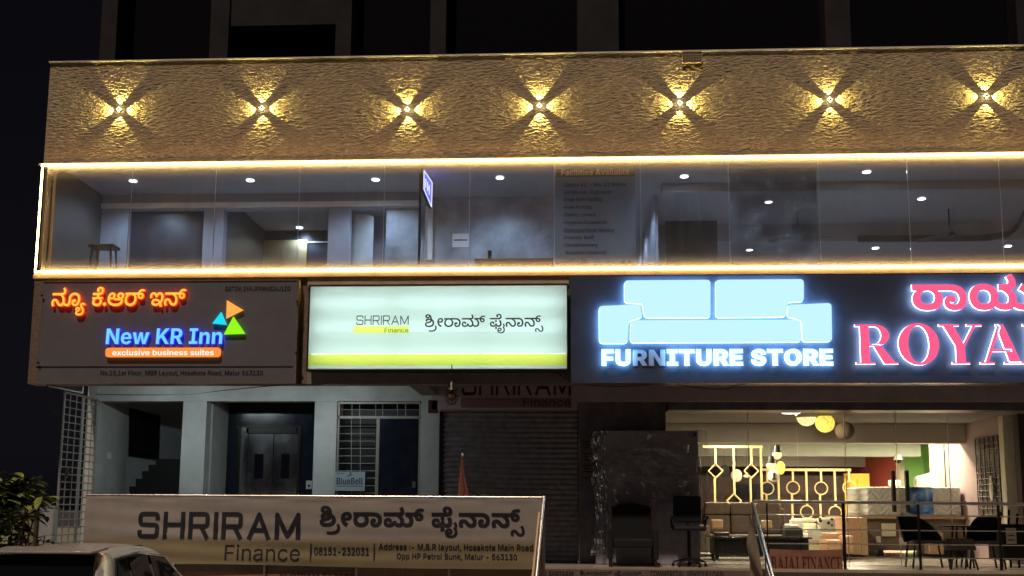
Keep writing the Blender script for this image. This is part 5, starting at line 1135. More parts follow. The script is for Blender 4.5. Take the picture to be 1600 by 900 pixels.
q = [(203, 638), (250, 650), (248, 719), (201, 712)]
g = MB(); g.hexa([ob(x, y, .012) for x, y in q], [ob(x, y, .002) for x, y in q]); win = g.build('window', 'black_gloss', bld)
g = MB()
for k in range(5):
    t = k / 4
    g.tube(ob(203 + 47 * t, 638 + 12 * t, .03), ob(201 + 47 * t, 712 + 7 * t, .03), .008)
for k in range(9):
    t = k / 8
    g.tube(ob(203 - 2 * t, 638 + 74 * t, .03), ob(250 - 2 * t, 650 + 69 * t, .03), .007)
g.build('window_grille', 'dark_steel', win)
g = MB(); c = Vector((xw0 - .001, 18.55, PZ(167, 712, 18.5))); g.box(c.x, c.x + .03, c.y - .06, c.y + .06, c.z - .06, c.z + .06); g.build('switch_box', 'plastic_cctv', bld, bevel=.004)
# stair flight
YS = 18.9
st = [(193, 790), (193, 773), (202, 773), (202, 760), (212, 760), (212, 748), (222, 748), (222, 736), (232, 736), (232, 726), (243, 726), (243, 717), (282, 717), (282, 790)]
g = MB(); g.prism([(PX(x, y, YS), PZ(x, y, YS)) for x, y in st], YS, YS + .35); g.build('staircase', 'black', bld)
# lift alcove
g = MB(); g.box(PX(318, 700, YW), PX(318, 700, YW) + .06, YW + .24, 19.1, ZP, wt + .1); g.build('alcove_side', 'grey_wall', bld)
YA = 19.1
g = MB(); g.box(PX(300, 700, YA), PX(500, 700, YA), YA, YA + .2, ZP, ZS); g.build('lift_wall', 'lift_navy', bld)
g = MB(); g.box(PX(320, 700, YW), PX(490, 700, YW), YW + .24, YA - .002, wt + .02, wt + .12); g.build('alcove_ceiling', 'lift_navy', bld)
g = MB(); g.box(PX(490, 700, YW) - .05, PX(490, 700, YW), YW + .24, YA, ZP, wt + .01); g.build('alcove_side', 'lift_navy', bld)
for (x0, y0, x1, y1) in ((369, 665, 373, 860), (463, 665, 467, 860), (369, 665, 467, 668)):
    g = MB(); g.bpx(x0, y0, x1, y1, YA - .03, YA - .002); g.build('lift_frame', 'dark_steel', bld)
for (x0, x1, s0, s1) in ((385, 424.6, 397, 411), (425.6, 463, 439, 452)):
    g = MB(); g.bpx(x0, 678, x1, 862, YA - .02, YA - .004); d = g.build('lift_door', 'steel', bld, bevel=.003)
    g = MB(); g.bpx(s0, 709, s1, 748, YA - .03, YA - .021); g.build('vision_slot', 'black_gloss', d)
g = MB(); g.bpx(373, 668, 384.5, 862, YA - .02, YA - .004); g.build('lift_jamb', 'steel', bld)
g = MB(); g.bpx(385, 668.5, 463, 677, YA - .02, YA - .004); g.build('lift_header', 'dark_steel', bld)
g = MB(); g.bpx(478, 751, 487, 764, YA - .03, YA - .002); cp = g.build('call_panel', 'plastic_cctv', bld, bevel=.004)
g = MB(); g.bpx(481, 757, 484, 761, YA - .036, YA - .031); g.build('call_button', 'dark_steel', cp)
# grilled entrance: transom, side grille, dark door leaf
x0, x1 = PX(525, 700, YW), PX(657, 700, YW)
g = MB(); g.box(x0, x1, YW + .5, YW + .6, ZP, wt); g.build('entrance_wall', 'black', bld)
ent = MB(); ent.bpx(525, 628, 657, 631, YW + .05, YW + .1)
ent.bpx(525, 650, 657, 654, YW + .05, YW + .1)
ent.bpx(525, 631.2, 528, 860, YW + .05, YW + .1)
ent.bpx(653, 631.2, 657, 860, YW + .05, YW + .1)
ent.bpx(586, 654.2, 591, 860, YW + .05, YW + .1)
ent = ent.build('entrance_frame', 'grille_paint', bld)
g = MB()
for px in (550, 562, 587, 598, 621, 634):
    g.tube(at(px, 631, YW + .07), at(px, 650, YW + .07), .007)
g.tube(at(528, 640, YW + .075), at(653, 640, YW + .075), .007)
for px in (549, 563):
    g.tube(at(px, 654, YW + .07), at(px, 860, YW + .07), .007)
for k in range(17):
    y = 666 + 11.6 * k
    g.tube(at(528, y, YW + .075), at(586, y, YW + .075), .006)
g.build('entrance_grille', 'grille_paint', bld)
g = MB(); g.bpx(592, 655, 652, 860, YW + .06, YW + .1); d = g.build('entrance_door', 'lift_navy', bld, bevel=.004)
g = MB(); g.bpx(644, 752, 649, 762, YW + .03, YW + .058); g.build('door_handle', 'rail_steel', d)
# ---- ground floor, middle: pier, finance shutter
YSH = 17.7
xp0, xp1 = PX(640, 601, YF + .31), PX(640, 601, YF + .31) + .22
g = MB(); g.box(xp0, PX(684, 640, YSH), YF + .31, YSH - .02, SB + .002, ZS - .002); g.build('soffit_drop', 'brown_beam', bld)
# slats are modelled as ridges of the shutter curtain
sh = MB()
zs0, zs1 = ZP, zf(643, YSH)
n = int((zs1 - zs0) / 0.088)
prof = []
for k in range(n):
    za = zs1 - (zs1 - zs0) * k / n
    zb = zs1 - (zs1 - zs0) * (k + 1) / n
    prof += [(0.0, za), (-0.022, za * .72 + zb * .28), (-0.022, za * .4 + zb * .6), (0.0, zb + .008)]
xa, xb = PX(692, 700, YSH), PX(902, 700, YSH)
vs = [(x, YSH + .04 + d, z) for d, z in prof for x in (xa, xb)]
sh.mesh(vs, [(2 * i, 2 * i + 1, 2 * i + 3, 2 * i + 2) for i in range(len(prof) - 1)])
sh.box(xa, xb, YSH + .06, YSH + .1, zs0, zs1)
sh.build('roller_shutter', 'shutter', bld)
g = MB(); g.box(PX(686, 700, YSH), xa - .002, YSH, YSH + .12, ZP, zs1); g.build('shutter_guide', 'dark_steel', bld)
g = MB(); g.box(PX(905, 640, 17.55), PX(1040, 640, 17.55), 17.55, 17.85, ZP, ZS); g.build('pillar', 'dark_tile', bld, bevel=.006)
g = MB(); g.box(PX(893, 600, YF + .3), XR, 17.4, 17.54, PZ(1300, 627, 17.4), ZS - .002); g.build('shop_lintel', 'shop_lintel', bld)
# ---- ground floor, right: the furniture shop
YG = 17.9
zg1 = zf(643, YG)
g = MB(); g.box(PX(1040, 640, YG) + .01, XR, YG - .34, YG + .2, zg1, ZS - .003); g.build('shutter_box', 'dark_tile', bld)
gj = [1040, 1170.5, 1247, 1322, 1402.5, 1484, 1572]
gx = [PX(p, 740, YG) for p in gj]
for a, b in zip(gx, gx[1:]):
    g = MB(); g.box(a + .005, b - .005, YG, YG + .012, ZP + .01, zg1 - .004); g.build('shop_glass_pane', 'shop_glass', bld)
for a in (gx[1], gx[3], gx[4], gx[5]):
    g = MB(); g.box(a - .004, a + .004, YG - .004, YG + .016, ZP + .01, zg1 - .004); g.build('glass_joint', 'white_trim', bld)
zc = zg1 + .0
XSL, XSR = PX(905, 700, YG), PX(1603, 740, 18.0)
g = MB(); g.box(XSL, XR, YG + .21, 35, zc + .02, zc + .12); g.build('shop_ceiling', 'shop_ceiling', bld)
g = MB(); g.box(XSL - .2, XSL, YW + .2, 35, ZP, zc + .02); g.build('shop_side_wall', 'grey_brown', bld)


def beam(Y, y1, px1, m, x0=None):
    g = MB(); g.box(XSL + .002, PX(px1, y1 - 5, Y), Y, Y + .35, PZ(1300, y1, Y), zc + .018)
    return g.build('ceiling_beam', m, bld, bevel=.012)


beam(20.7, 692, 1509, 'shop_beam')
beam(26.0, 713, 1439, 'pale_green_beam')
beam(31.5, 729, 1387, 'shop_beam')
# right-hand wall in three set-backs, windows with grilles
X8 = PX(1510, 740, 20.8)
g = MB(); g.box(X8, X8 + .25, 18.95, 21.9, ZP, zc + .018); g.build('shop_wall', 'pink_wall', bld)
g = MB(); g.box(X8 - .1, X8 + .3, 18.75, 18.94, ZP, zc + .018); g.build('shop_post', 'cream_fabric', bld, bevel=.008)
g = MB(); g.box(X8 + .02, XR, 18.4, 18.6, ZP, zc + .018); g.build('shop_wall', 'brown_wall', bld)
X9 = PX(1444, 740, 27.4)
g = MB(); g.box(X8 - .22, X8 - .002, 21.95, 22.2, ZP, zc + .018); g.build('shop_post', 'cream_fabric', bld, bevel=.008)
g = MB(); g.box(X9, X9 + .2, 22.2, 27.4, ZP, zc + .018); g.build('shop_wall', 'green_wall', bld)
XG = PX(1412, 740, 27.4)
g = MB(); g.box(XG, X9 - .002, 27.4, 27.6, ZP, zc + .018); g.build('shop_wall', 'green_wall', bld)
g = MB(); g.box(XG - .12, XG - .002, 27.3, 27.62, ZP, zc + .018); g.build('shop_post', 'cream_fabric', bld)
XRd = PX(1362, 740, 33)
g = MB(); g.box(XRd, XG + .4, 33, 33.2, ZP, zc + .018); g.build('shop_wall', 'red_wall', bld)
g = MB(); g.box(XG + .2, XG + .3, 27.7, 33, ZP, zc + .018); g.build('shop_wall', 'red_wall', bld)
g = MB(); g.box(XRd - .12, XRd, 32.9, 33.1, ZP, zc + .018); g.build('shop_post', 'cream_fabric', bld)
g = MB(); g.box(XSL, XRd - .12, 33.3, 33.5, ZP, zc + .018); g.build('shop_wall', 'maroon_wall', bld)
g = MB(); g.box(PX(1085, 740, 27), PX(1345, 740, 27), 27.2, 27.4, ZP, zf(741, 27.2)); g.build('partition', 'maroon_wall', bld)
g = MB(); g.box(PX(1150, 740, 27), PX(1215, 740, 27), 27.1, 27.19, ZP, zf(755, 27.2)); g.build('dark_panel', 'lift_navy', bld)


def side_window(X, y0, y1, z0, z1, n, k):
    g = MB(); g.box(X - .012, X - .002, y0, y1, z0, z1); wi = g.build('window', 'grey_brown', bld)
    g = MB()
    for i in range(n + 1):
        y = y0 + (y1 - y0) * i / n
        g.tube((X - .03, y, z0), (X - .03, y, z1), .011)
    for i in range(k + 1):
        z = z0 + (z1 - z0) * i / k
        g.tube((X - .03, y0, z), (X - .03, y1, z), .009)
    g.build('window_grille', 'black', wi)
    return wi


side_window(X8, 19.15, 20.2, zf(800, 19.5), PZ(1550, 682, 19.5), 5, 13)
side_window(X9, 24.3, 26.2, zf(760, 25), PZ(1470, 702, 25), 5, 6)


# ================================================================== LIGHTS OF THE FRONT
# warm strip lights round the glass band
g = MB(); g.box(XL + .03, XR, YF - .075, YF - .05, LZ1 - .012, LZ1 + .012)
tag(g.build('strip_light', 'led_warm'), 'long warm strip light along the top edge of the glass band', 'strip light', 'warm strip lights framing the glass band')
g = MB(); g.box(XL + .03, XR, YF - .075, YF - .05, LZ0 - .012, LZ0 + .012)
tag(g.build('strip_light', 'led_warm'), 'long warm strip light along the bottom edge of the glass band, above the signs', 'strip light', 'warm strip lights framing the glass band')
g = MB(); g.box(XL + .012, XL + .028, YF - .075, YF - .05, LZ0 - .022, LZ1 + .022)
tag(g.build('strip_light', 'led_warm'), 'short upright warm strip light at the left end of the glass band', 'strip light', 'warm strip lights framing the glass band')

# four-way wall lamps on the stone band
LAMPS = [(187, 172, 'four-way wall lamp on the stone band, the one nearest its left end'),
         (410, 170, 'four-way wall lamp on the stone band, second from its left end'),
         (637, 172, 'four-way wall lamp on the stone band, above the small blue lit sign'),
         (843, 166, 'four-way wall lamp on the stone band, middle one of the seven'),
         (1062, 162, 'four-way wall lamp on the stone band, just below the small framed grid panel'),
         (1296, 157, 'four-way wall lamp on the stone band, right of the one below the grid panel'),
         (1540, 151, 'four-way wall lamp on the stone band, the one nearest the right edge')]
p0 = at(*LAMPS[0][:2], YF - .02)
t = thing('wall_lamp', LAMPS[0][2], 'wall lamp', p0, 'four-way wall lamps on the stone band')
c = p0 + Vector((0, -.034, 0))
g = MB(); g.box(c.x - .022, c.x + .022, c.y - .022, c.y + .05, c.z - .022, c.z + .022); body = g.build('body', 'dark_steel', t, bevel=.004)
g = MB(); g.lathe([(.026, 0), (.026, .02)], (c.x, p0.y - .024, c.z), 20, axis='Y'); g.build('back_plate', 'dark_steel', t)
for dx, dz in ((1, 0), (-1, 0), (0, 1), (0, -1)):
    q = c + Vector((dx * .024, 0, dz * .024))
    g = MB(); g.ball(q, .012, seg=12, rings=8); g.build('lens', 'lens_warm', t, smooth=True)
    lamp('SPOT', 'beam', t, c + Vector((dx * .04, .0, dz * .04)), 26, (1.0, 0.80, 0.22), .004, (dx, .02, dz), spot=72, blend=.12)
for x, y, lb in LAMPS[1:]:
    k = dup(t, at(x, y, YF - .02), lb)
    k.rotation_euler.y = R_(random.uniform(-5, 5))
    s = random.uniform(.8, 1.3)
    for o in k.children:
        if o.type == 'LIGHT':
            o.data = o.data.copy()
            o.data.energy *= s * random.uniform(.8, 1.15)

# small framed grid panel on the parapet
t = thing('grid_panel', 'small framed grid panel hung over the parapet edge', 'panel', at(1081, 97, YF - .05))
a, b, z0, z1 = rect(1067, 82, 1096, 97, YF - .05)
g = MB(); g.box(a, b, YF - .05, YF - .03, z0, z1); g.build('panel', 'granite', t)
g = MB(); g.box(a - .012, a, YF - .06, YF - .028, z0 - .012, z1 + .012); g.box(b, b + .012, YF - .06, YF - .028, z0 - .012, z1 + .012)
g.box(a + .001, b - .001, YF - .059, YF - .028, z0 - .012, z0 - .001); g.box(a + .001, b - .001, YF - .059, YF - .028, z1 + .001, z1 + .012); g.build('frame', 'tan_wood', t)
g = MB()
for k in range(1, 7):
    g.box(a + (b - a) * k / 7 - .003, a + (b - a) * k / 7 + .003, YF - .056, YF - .0505, z0, z1)
for k in range(1, 4):
    g.box(a, b, YF - .058, YF - .0562, z0 + (z1 - z0) * k / 4 - .003, z0 + (z1 - z0) * k / 4 + .003)
g.build('grid', 'tan_wood', t)

# first-floor downlights; every one lights the room below it
DL = [(208, 282, 'round ceiling downlight on the first floor nearest the left end, above the stool', 1),
      (391, 281, 'round ceiling downlight on the first floor above the dark lift passage', 1),
      (587, 280, 'round ceiling downlight on the first floor just left of the small blue lit sign', 1),
      (781, 277, 'round ceiling downlight on the first floor shining on the marble wall', 1),
      (1069, 275, 'round ceiling downlight on the first floor right of the facilities board', 1),
      (1354, 268, 'round ceiling downlight on the first floor in the front row nearest the right edge', 1),
      (636, 317, 'small ceiling downlight on the first floor deeper in, below the blue lit sign', 0),
      (468, 355, 'small ceiling downlight on the first floor in front of the lift doors', 0),
      (973, 318, 'topmost of three small downlights in a column at the facilities board', 0),
      (973, 358, 'middle of three small downlights in a column at the facilities board', 0),
      (973, 391, 'lowest of three small downlights in a column at the facilities board', 0),
      (1201, 315, 'small ceiling downlight in the dining hall above the left ceiling fan', 0),
      (1440, 310, 'small ceiling downlight in the dining hall above the right ceiling fan', 0),
      (1171, 390, 'low small downlight by the back wall of the dining hall, leftmost of three', 2),
      (1368, 387, 'low small downlight by the back wall of the dining hall, middle of three', 2),
      (1575, 384, 'low small downlight by the back wall of the dining hall, rightmost of three', 2)]
first = None
for px, py, lb, k in DL:
    zc_ = ZC - .004
    if k == 2:
        zc_ = ZC - .363
    d = ROT @ Vector(((px - 800) / F_PX, (PP_Y - py) / F_PX, -1))
    p = CAM + d * ((zc_ - CAM.z) / d.z)
    if k == 2:
        p.y = min(p.y, YD - .25)
    if first is None:
        first = thing('ceiling_downlight', lb, 'downlight', p, 'round downlights in the first-floor ceilings')
        g = MB(); g.lathe([(.062, -.012), (.062, 0)], p + Vector((0, 0, -.002)), 20); g.build('lens', 'downlight', first)
        g = MB(); g.ring(p + Vector((0, 0, -.008)), .072, .008, 24, 'XY'); g.build('bezel', 'white_trim', first)
        t = first
        e = 13
    else:
        t = dup(first, p, lb)
        e = {0: 7, 1: 13, 2: 5}[k]
        for o in list(t.children):
            if o.type == 'LIGHT':
                bpy.data.objects.remove(o)
    lamp('SPOT', 'lamp', t, p + Vector((0, 0, -.03)), e * 8.5, (0.54, 0.76, 1.0), .05, (0, .05, -1), spot=150, blend=.6)

# ================================================================== SIGNS
# --- hotel sign: grey board with lit letters
t = thing('hotel_sign', 'wide dark grey hotel signboard with lit New KR Inn letters and coloured triangles', 'sign', at(255, 600, 15.8))
YK = 15.86
A = [at(55, 436, YK), at(462, 440, YK), at(468, 598, YK), at(42, 601, YK)]
xk0, xk1, zk0, zk1 = (A[0].x + A[3].x) / 2, (A[1].x + A[2].x) / 2, (A[2].z + A[3].z) / 2, (A[0].z + A[1].z) / 2
g = MB(); g.box(xk0 + .15, xk1 - .03, YK, YK + .14, zk0 + .02, zk1 - .02); g.build('board', 'kr_panel', t)
g = MB(); g.box(xk0, xk0 + .148, YK + .0, YK + .15, zk0, zk1); g.build('side_panel', 'granite', t)
g = MB()
g.box(xk0 + .149, xk1, YK - .012, YK + .15, zk0, zk0 + .019); g.box(xk0 + .149, xk1, YK - .012, YK + .15, zk1 - .019, zk1); g.box(xk1 - .029, xk1, YK - .012, YK + .15, zk0 + .02, zk1 - .02)
g.build('frame', 'granite', t)
g = MB(); g.bpx(56, 572, 458, 574.5, YK - .003, YK - .001); g.build('line', 'kr_line', t)
letters(text('No.10,1st Floor, MBR Layout, Hosakote Road, Malur 563130'), rect(157, 579, 411, 588.5, YK), YK - .001, .003).build('small_lettering', 'kr_line', t)
letters(text('GSTIN: 29AJFPM6824J1ZQ'), rect(352, 447.5, 454, 455.5, YK), YK - .001, .003).build('small_lettering', 'kr_line', t)
ku = layout('k500', ['na', 'uuvowelsign', 'yasubscript', ' ', 'kevowel', 'DOT', 'aa', 'ravirama', ' ', 'i', 'navirama'])
letters(ku, rect(83, 449, 292, 493.5, YK), YK - .02, .035, shear=0.1).build('lit_lettering', ['amber_face', 'red_side'], t)
letters(text('New KR Inn'), rect(168, 514, 349, 538.5, YK), YK - .02, .035, shear=.03).build('lit_lettering', ['blue_face', 'blue_side'], t)
a, b, z0, z1 = rect(167, 544, 346, 558.5, YK)
r = .05
poly = arc(a + r, z0 + r, r, r, 180, 270, 5) + arc(b - r, z0 + r, r, r, 270, 360, 5) + arc(b - r, z1 - r, r, r, 0, 90, 5) + arc(a + r, z1 - r, r, r, 90, 180, 5)
g = MB(); g.prism(poly, YK - .055, YK - .02); pill = g.build('lit_strip', 'orange_face', t)
letters(text('exclusive business suites'), rect(178, 547, 336, 556, YK), YK - .056, .004).build('lettering', 'pale_pink', pill)
for nm, P in (('orange_tri', [(356, 470), (381, 485), (355, 498)]), ('cyan_tri', [(347, 488.5), (355, 508), (333.5, 506)]), ('green_tri', [(366, 495.5), (384, 522), (351.5, 523)])):
    g = MB(); g.prism([(PX(x, y, YK), PZ(x, y, YK)) for x, y in P][::-1], YK - .05, YK - .015); g.build('lit_triangle', nm, t)
g = MB()
for x, y in ((66, 462), (60, 567), (464, 471), (463, 551)):
    g.lathe([(.018, 0), (.018, .02)], at(x, y, YK - .03), 10, axis='Y')
g.build('bolt', 'black', t)

# --- finance light box with tubes inside a translucent front
t = thing('finance_light_box', 'white backlit finance sign box with green stripe and grey lettering', 'sign', at(684, 577, 15.8))
YB1 = 15.74
xa, xb, za, zb = rect(482, 446, 887, 577, YB1)
zst = PZ(684, 553, YB1), PZ(684, 571, YB1)
lb4 = rect(553, 510, 638.5, 520, YB1)
g = MB(); g.box(xa + .012, xb - .012, YB1, YB1 + .006, lb4[3] + .001, zb - .012)
g.box(xa + .012, xb - .012, YB1, YB1 + .006, zst[0] + .001, lb4[2] - .001)
g.box(xa + .012, lb4[0] - .001, YB1, YB1 + .006, lb4[2] - .0005, lb4[3] + .0005)
g.box(lb4[1] + .001, xb - .012, YB1, YB1 + .006, lb4[2] - .0005, lb4[3] + .0005); g.build('face', 'box_white', t)
g = MB(); g.box(xa + .012, xb - .012, YB1, YB1 + .006, zst[1] + .001, zst[0] - .001); g.build('stripe', 'box_lime', t)
g = MB(); g.box(xa + .012, xb - .012, YB1, YB1 + .006, za + .012, zst[1] - .001); g.build('face', 'box_white', t)
g = MB(); g.box(xa, xb, YB1 + .2, YB1 + .22, za, zb)
g.box(xa, xa + .01, YB1 + .008, YB1 + .199, za, zb); g.box(xb - .01, xb, YB1 + .008, YB1 + .199, za, zb)
g.box(xa + .011, xb - .011, YB1 + .008, YB1 + .199, za, za + .01); g.box(xa + .011, xb - .011, YB1 + .008, YB1 + .199, zb - .01, zb)
g.build('housing', 'white_trim', t)
g = MB(); g.box(xa - .012, xa + .0115, YB1 - .006, YB1 + .19, za - .001, zb + .001); g.box(xb - .0115, xb + .012, YB1 - .006, YB1 + .19, za - .001, zb + .001)
g.box(xa - .012, xb + .012, YB1 - .006, YB1 + .19, za - .03, za - .002); g.box(xa - .012, xb + .012, YB1 - .006, YB1 + .19, zb + .002, zb + .02); g.build('frame', 'dark_steel', t)
for fz in (.2, .5, .8):
    for k in range(3):
        u = xa + (xb - xa) * (k + .5) / 3
        g = MB(); g.tube((u - .65, YB1 + .13, za + (zb - za) * fz), (u + .65, YB1 + .13, za + (zb - za) * fz), .016, 10); g.build('tube_lamp', 'tube', t)
letters(wide_word('SHRIRAM', .11), rect(557, 493, 638.5, 508, YB1), YB1 - .001, .003).build('lettering', 'ink_brown', t)
letters(layout('i400', list('Finance')), rect(601, 512, 638, 519.5, YB1), YB1 - .004, .003).build('lettering', 'olive_ink', t)
g = MB(); g.box(lb4[0], lb4[1], YB1, YB1 + .006, lb4[2], lb4[3]); g.build('logo_band', 'box_lime', t)
KF = ['shivowel', 'rasubscript', 'lengthmark', 'ranocrest', 'aavowelsign', 'mavirama', ' ', 'phevowel', 'ailengthmark', 'nanocrest', 'aavowelsign', 'navirama', 'sasubscript']
letters(layout('k500', KF), rect(664, 490.5, 849, 521, YB1), YB1 - .001, .003).build('lettering', 'ink_brown', t)

# --- furniture shop sign
t = thing('furniture_sign', 'long dark navy furniture store sign with lit sofa emblem and pink letters', 'sign', at(1245, 597, 15.8))
YN = 15.86
z0, z1 = zf(597.5, YN), zf(432, YN)
g = MB(); g.box(PX(890, 510, YN), XR, YN, YN + .14, z0, z1); g.build('board', 'navy_panel', t)
g = MB(); g.box(PX(890, 510, YN), XR, YN - .01, YN + .141, z0 - .014, z0 - .002); g.build('trim', 'rail_steel', t)


def rpoly(pts, r=6, n=4):
    """closed outline in pixels with rounded corners"""
    out = []
    m = len(pts)
    for i in range(m):
        a, b, c = Vector(pts[i - 1]), Vector(pts[i]), Vector(pts[(i + 1) % m])
        va, vc = a - b, c - b
        rr = min(r, va.length * .45, vc.length * .45)
        p, q = b + va.normalized() * rr, b + vc.normalized() * rr
        for k in range(n + 1):
            u = k / n
            v = p * (1 - u) ** 2 + b * 2 * u * (1 - u) + q * u * u
            out.append((v.x, v.y))
    return out


SOFA = [[(975, 440), (1109, 439), (1109, 498), (1006, 498), (1003, 476), (975, 475)],
        [(1117, 439), (1254, 438), (1254, 473), (1229, 474), (1226, 497), (1117, 498)],
        [(935, 480), (1000, 477), (1003, 498), (982, 503), (980, 538), (936, 538)],
        [(1229, 478), (1297, 475), (1298, 535), (1252, 536), (1250, 502), (1228, 497)],
        [(985, 502), (1249, 501), (1250, 536), (984, 537)]]
for S in SOFA:
    P = rpoly(S)
    cx = sum(p[0] for p in P) / len(P)
    cy = sum(p[1] for p in P) / len(P)
    g = MB(); g.prism([(PX(x, y, YN), PZ(x, y, YN)) for x, y in P][::-1], YN - .085, YN - .05)
    o = g.build('emblem_cushion', ['sofa_face', 'halo_cool'], t)
    for p in o.data.polygons:
        if abs(p.normal.y) < .5 or p.normal.y > .5:
            p.material_index = 1
FS = text('FURNITURE', 'i900') 
box = rect(940, 546, 1300, 572, YN)
lay = layout('i900', list('FURNITURE STORE'))
allx = [p[0] for gg in lay for c in gg for p in c]
ally = [p[1] for gg in lay for c in gg for p in c]
ax, bx2, ay, by2 = min(allx), max(allx), min(ally), max(ally)


def sub(gs):
    xs_ = [p[0] for gg in gs for c in gg for p in c]
    ys_ = [p[1] for gg in gs for c in gg for p in c]
    f = lambda v: box[0] + (v - ax) / (bx2 - ax) * (box[1] - box[0])
    h = lambda v: box[2] + (v - ay) / (by2 - ay) * (box[3] - box[2])
    return f(min(xs_)), f(max(xs_)), h(min(ys_)), h(max(ys_))


for gs, m in ((lay[:2], ['store_face', 'halo_cool']), (lay[2:4], ['unlit_letter', 'unlit_letter']), (lay[4:], ['store_face', 'halo_cool'])):
    letters(gs, sub(gs), YN - (.004 if m[0] == 'unlit_letter' else .045), .035 if m[0] != 'unlit_letter' else .012).build('lettering', m, t)
ro = serif_word('ROYAL', -.03)
pz = at(1336, 510, YN)
full = rect(1334, 506.5, 1334 + (1598 - 1334) * 1.0, 572, YN)
# the letters up to A end at the picture edge; L continues beyond it
xs4 = [p[0] for gg in ro[:4] for c in gg for p in c]
xs5 = [p[0] for gg in ro for c in gg for p in c]
kx = (full[1] - full[0]) / (max(xs4) - min(xs4))
letters(ro, (full[0], full[0] + kx * (max(xs5) - min(xs5)), full[2], full[3]), YN - .06, .028).build('lettering', ['pink_face', 'halo_white'], t)
kr = layout('k800', ['ranocrest', 'aavowelsign', 'ya', 'lavirama'], -20)
xs3 = [p[0] for gg in kr[:2] for c in gg for p in c]
xs5 = [p[0] for gg in kr for c in gg for p in c]
kb = rect(1422, 433, 1507, 488, YN)
kx = (kb[1] - kb[0]) / (max(xs3) - min(xs3))
ys5 = [p[1] for gg in kr for c in gg for p in c]
ys3 = [p[1] for gg in kr[:2] for c in gg for p in c]
zb0 = PZ(1465, 487, YN)
zt0 = PZ(1465, 443, YN)
kz = (zt0 - zb0) / (max(ys3) - min(ys3))
letters(kr, (kb[0], kb[0] + kx * (max(xs5) - min(xs5)), zb0, zb0 + kz * (max(ys5) - min(ys5)) * .92), YN - .06, .028).build('lettering', ['pink_face', 'halo_white'], t)

# --- small signs
t = thing('shutter_sign', 'unlit finance signboard above the roller shutter, half hidden by the beam', 'sign', at(795, 640, 17.6))
g = MB(); g.bpx(675, 585, 903, 640, 17.6, 17.64); g.build('board', 'sign_purple', t)
letters(wide_word('SHRIRAM', .15), rect(722, 581, 892, 619, 17.6), 17.599, .003).build('lettering', 'ink_brown', t)
g = MB(); g.bpx(720, 622, 893, 637, 17.597, 17.599); g.build('band', 'sign_maroon', t)
letters(layout('i400', list('Finance')), rect(818, 622, 892, 635, 17.6), 17.596, .003).build('lettering', 'ink_brown', t)
t = thing('tenant_sign', 'small pale blue notice sign reading BlueBell on the entrance grille', 'sign', at(546, 768, YW))
g = MB(); g.bpx(523, 737, 570, 767, YW, YW + .02); g.build('board', 'sign_blue_grey', t)
letters(text('BlueBell'), rect(526, 746.5, 567, 757, YW), YW - .001, .003).build('lettering', 'navy_panel', t)
letters(text('LET BY'), rect(526, 738.5, 538, 741, YW), YW - .001, .003).build('small_lettering', 'navy_panel', t)
g = MB(); g.path([at(542, 744, YW - .004), at(549, 742, YW - .004), at(546, 739, YW - .004), at(550, 738.4, YW - .004)], .006); g.build('emblem', 'navy_panel', t)
g = MB(); g.bpx(526, 759, 567, 760, YW - .003, YW - .001); g.build('line', 'navy_panel', t)
t = thing('soffit_sign', 'small black board with white edge under the soffit at the left corner', 'sign', at(100, 610, 16.5))
p = [at(75, 604, 16.05), at(128, 619, 17.1)]
zb_ = PZ(75, 603, 16.05)
g = MB(); g.hexa([(p[0].x, 16.05, zb_), (p[1].x, 17.1, zb_), (p[1].x, 17.1, ZS - .01), (p[0].x, 16.05, ZS - .01)], [(p[0].x - .03, 16.05, zb_), (p[1].x - .03, 17.1, zb_), (p[1].x - .03, 17.1, ZS - .01), (p[0].x - .03, 16.05, ZS - .01)]); g.build('board', 'board_dark', t)
g = MB(); g.tube((p[0].x + .01, 16.05, zb_), (p[1].x + .01, 17.1, zb_), .014); g.tube((p[1].x + .01, 17.1, zb_), (p[1].x + .01, 17.1, ZS - .02), .014); g.build('edge', 'white_trim', t)
t = thing('projecting_sign', 'small blue lit sign projecting inside the first-floor glass, seen edge on', 'sign', at(668, 330, 17.2))
q = [at(661, 264, 16.5), at(675, 285, 17.15), at(674, 326, 17.15), at(661, 295, 16.5)]
off = Vector((-.04, 0.0, 0))
g = MB(); g.hexa(q, [v + off for v in q]); g.build('housing', 'dark_steel', t)


def qp(u, v, o=.004):
    return (q[0].lerp(q[1], u)).lerp(q[3].lerp(q[2], u), v) + Vector((o, -.002, 0))


g = MB(); g.hexa([qp(.1, .06), qp(.9, .06), qp(.9, .94), qp(.1, .94)], [qp(.1, .06, .001), qp(.9, .06, .001), qp(.9, .94, .001), qp(.1, .94, .001)]); g.build('lit_face', 'open_blue', t)
g = MB()
for a, b in (((.05, .03), (.95, .03)), ((.95, .03), (.95, .97)), ((.95, .97), (.05, .97)), ((.05, .97), (.05, .03)), ((.25, .3), (.25, .7)), ((.45, .3), (.45, .7)), ((.65, .3), (.65, .7)), ((.45, .5), (.65, .5))):
    g.tube(qp(*a, .01), qp(*b, .01), .008)
g.build('lit_edge', 'open_white', t)

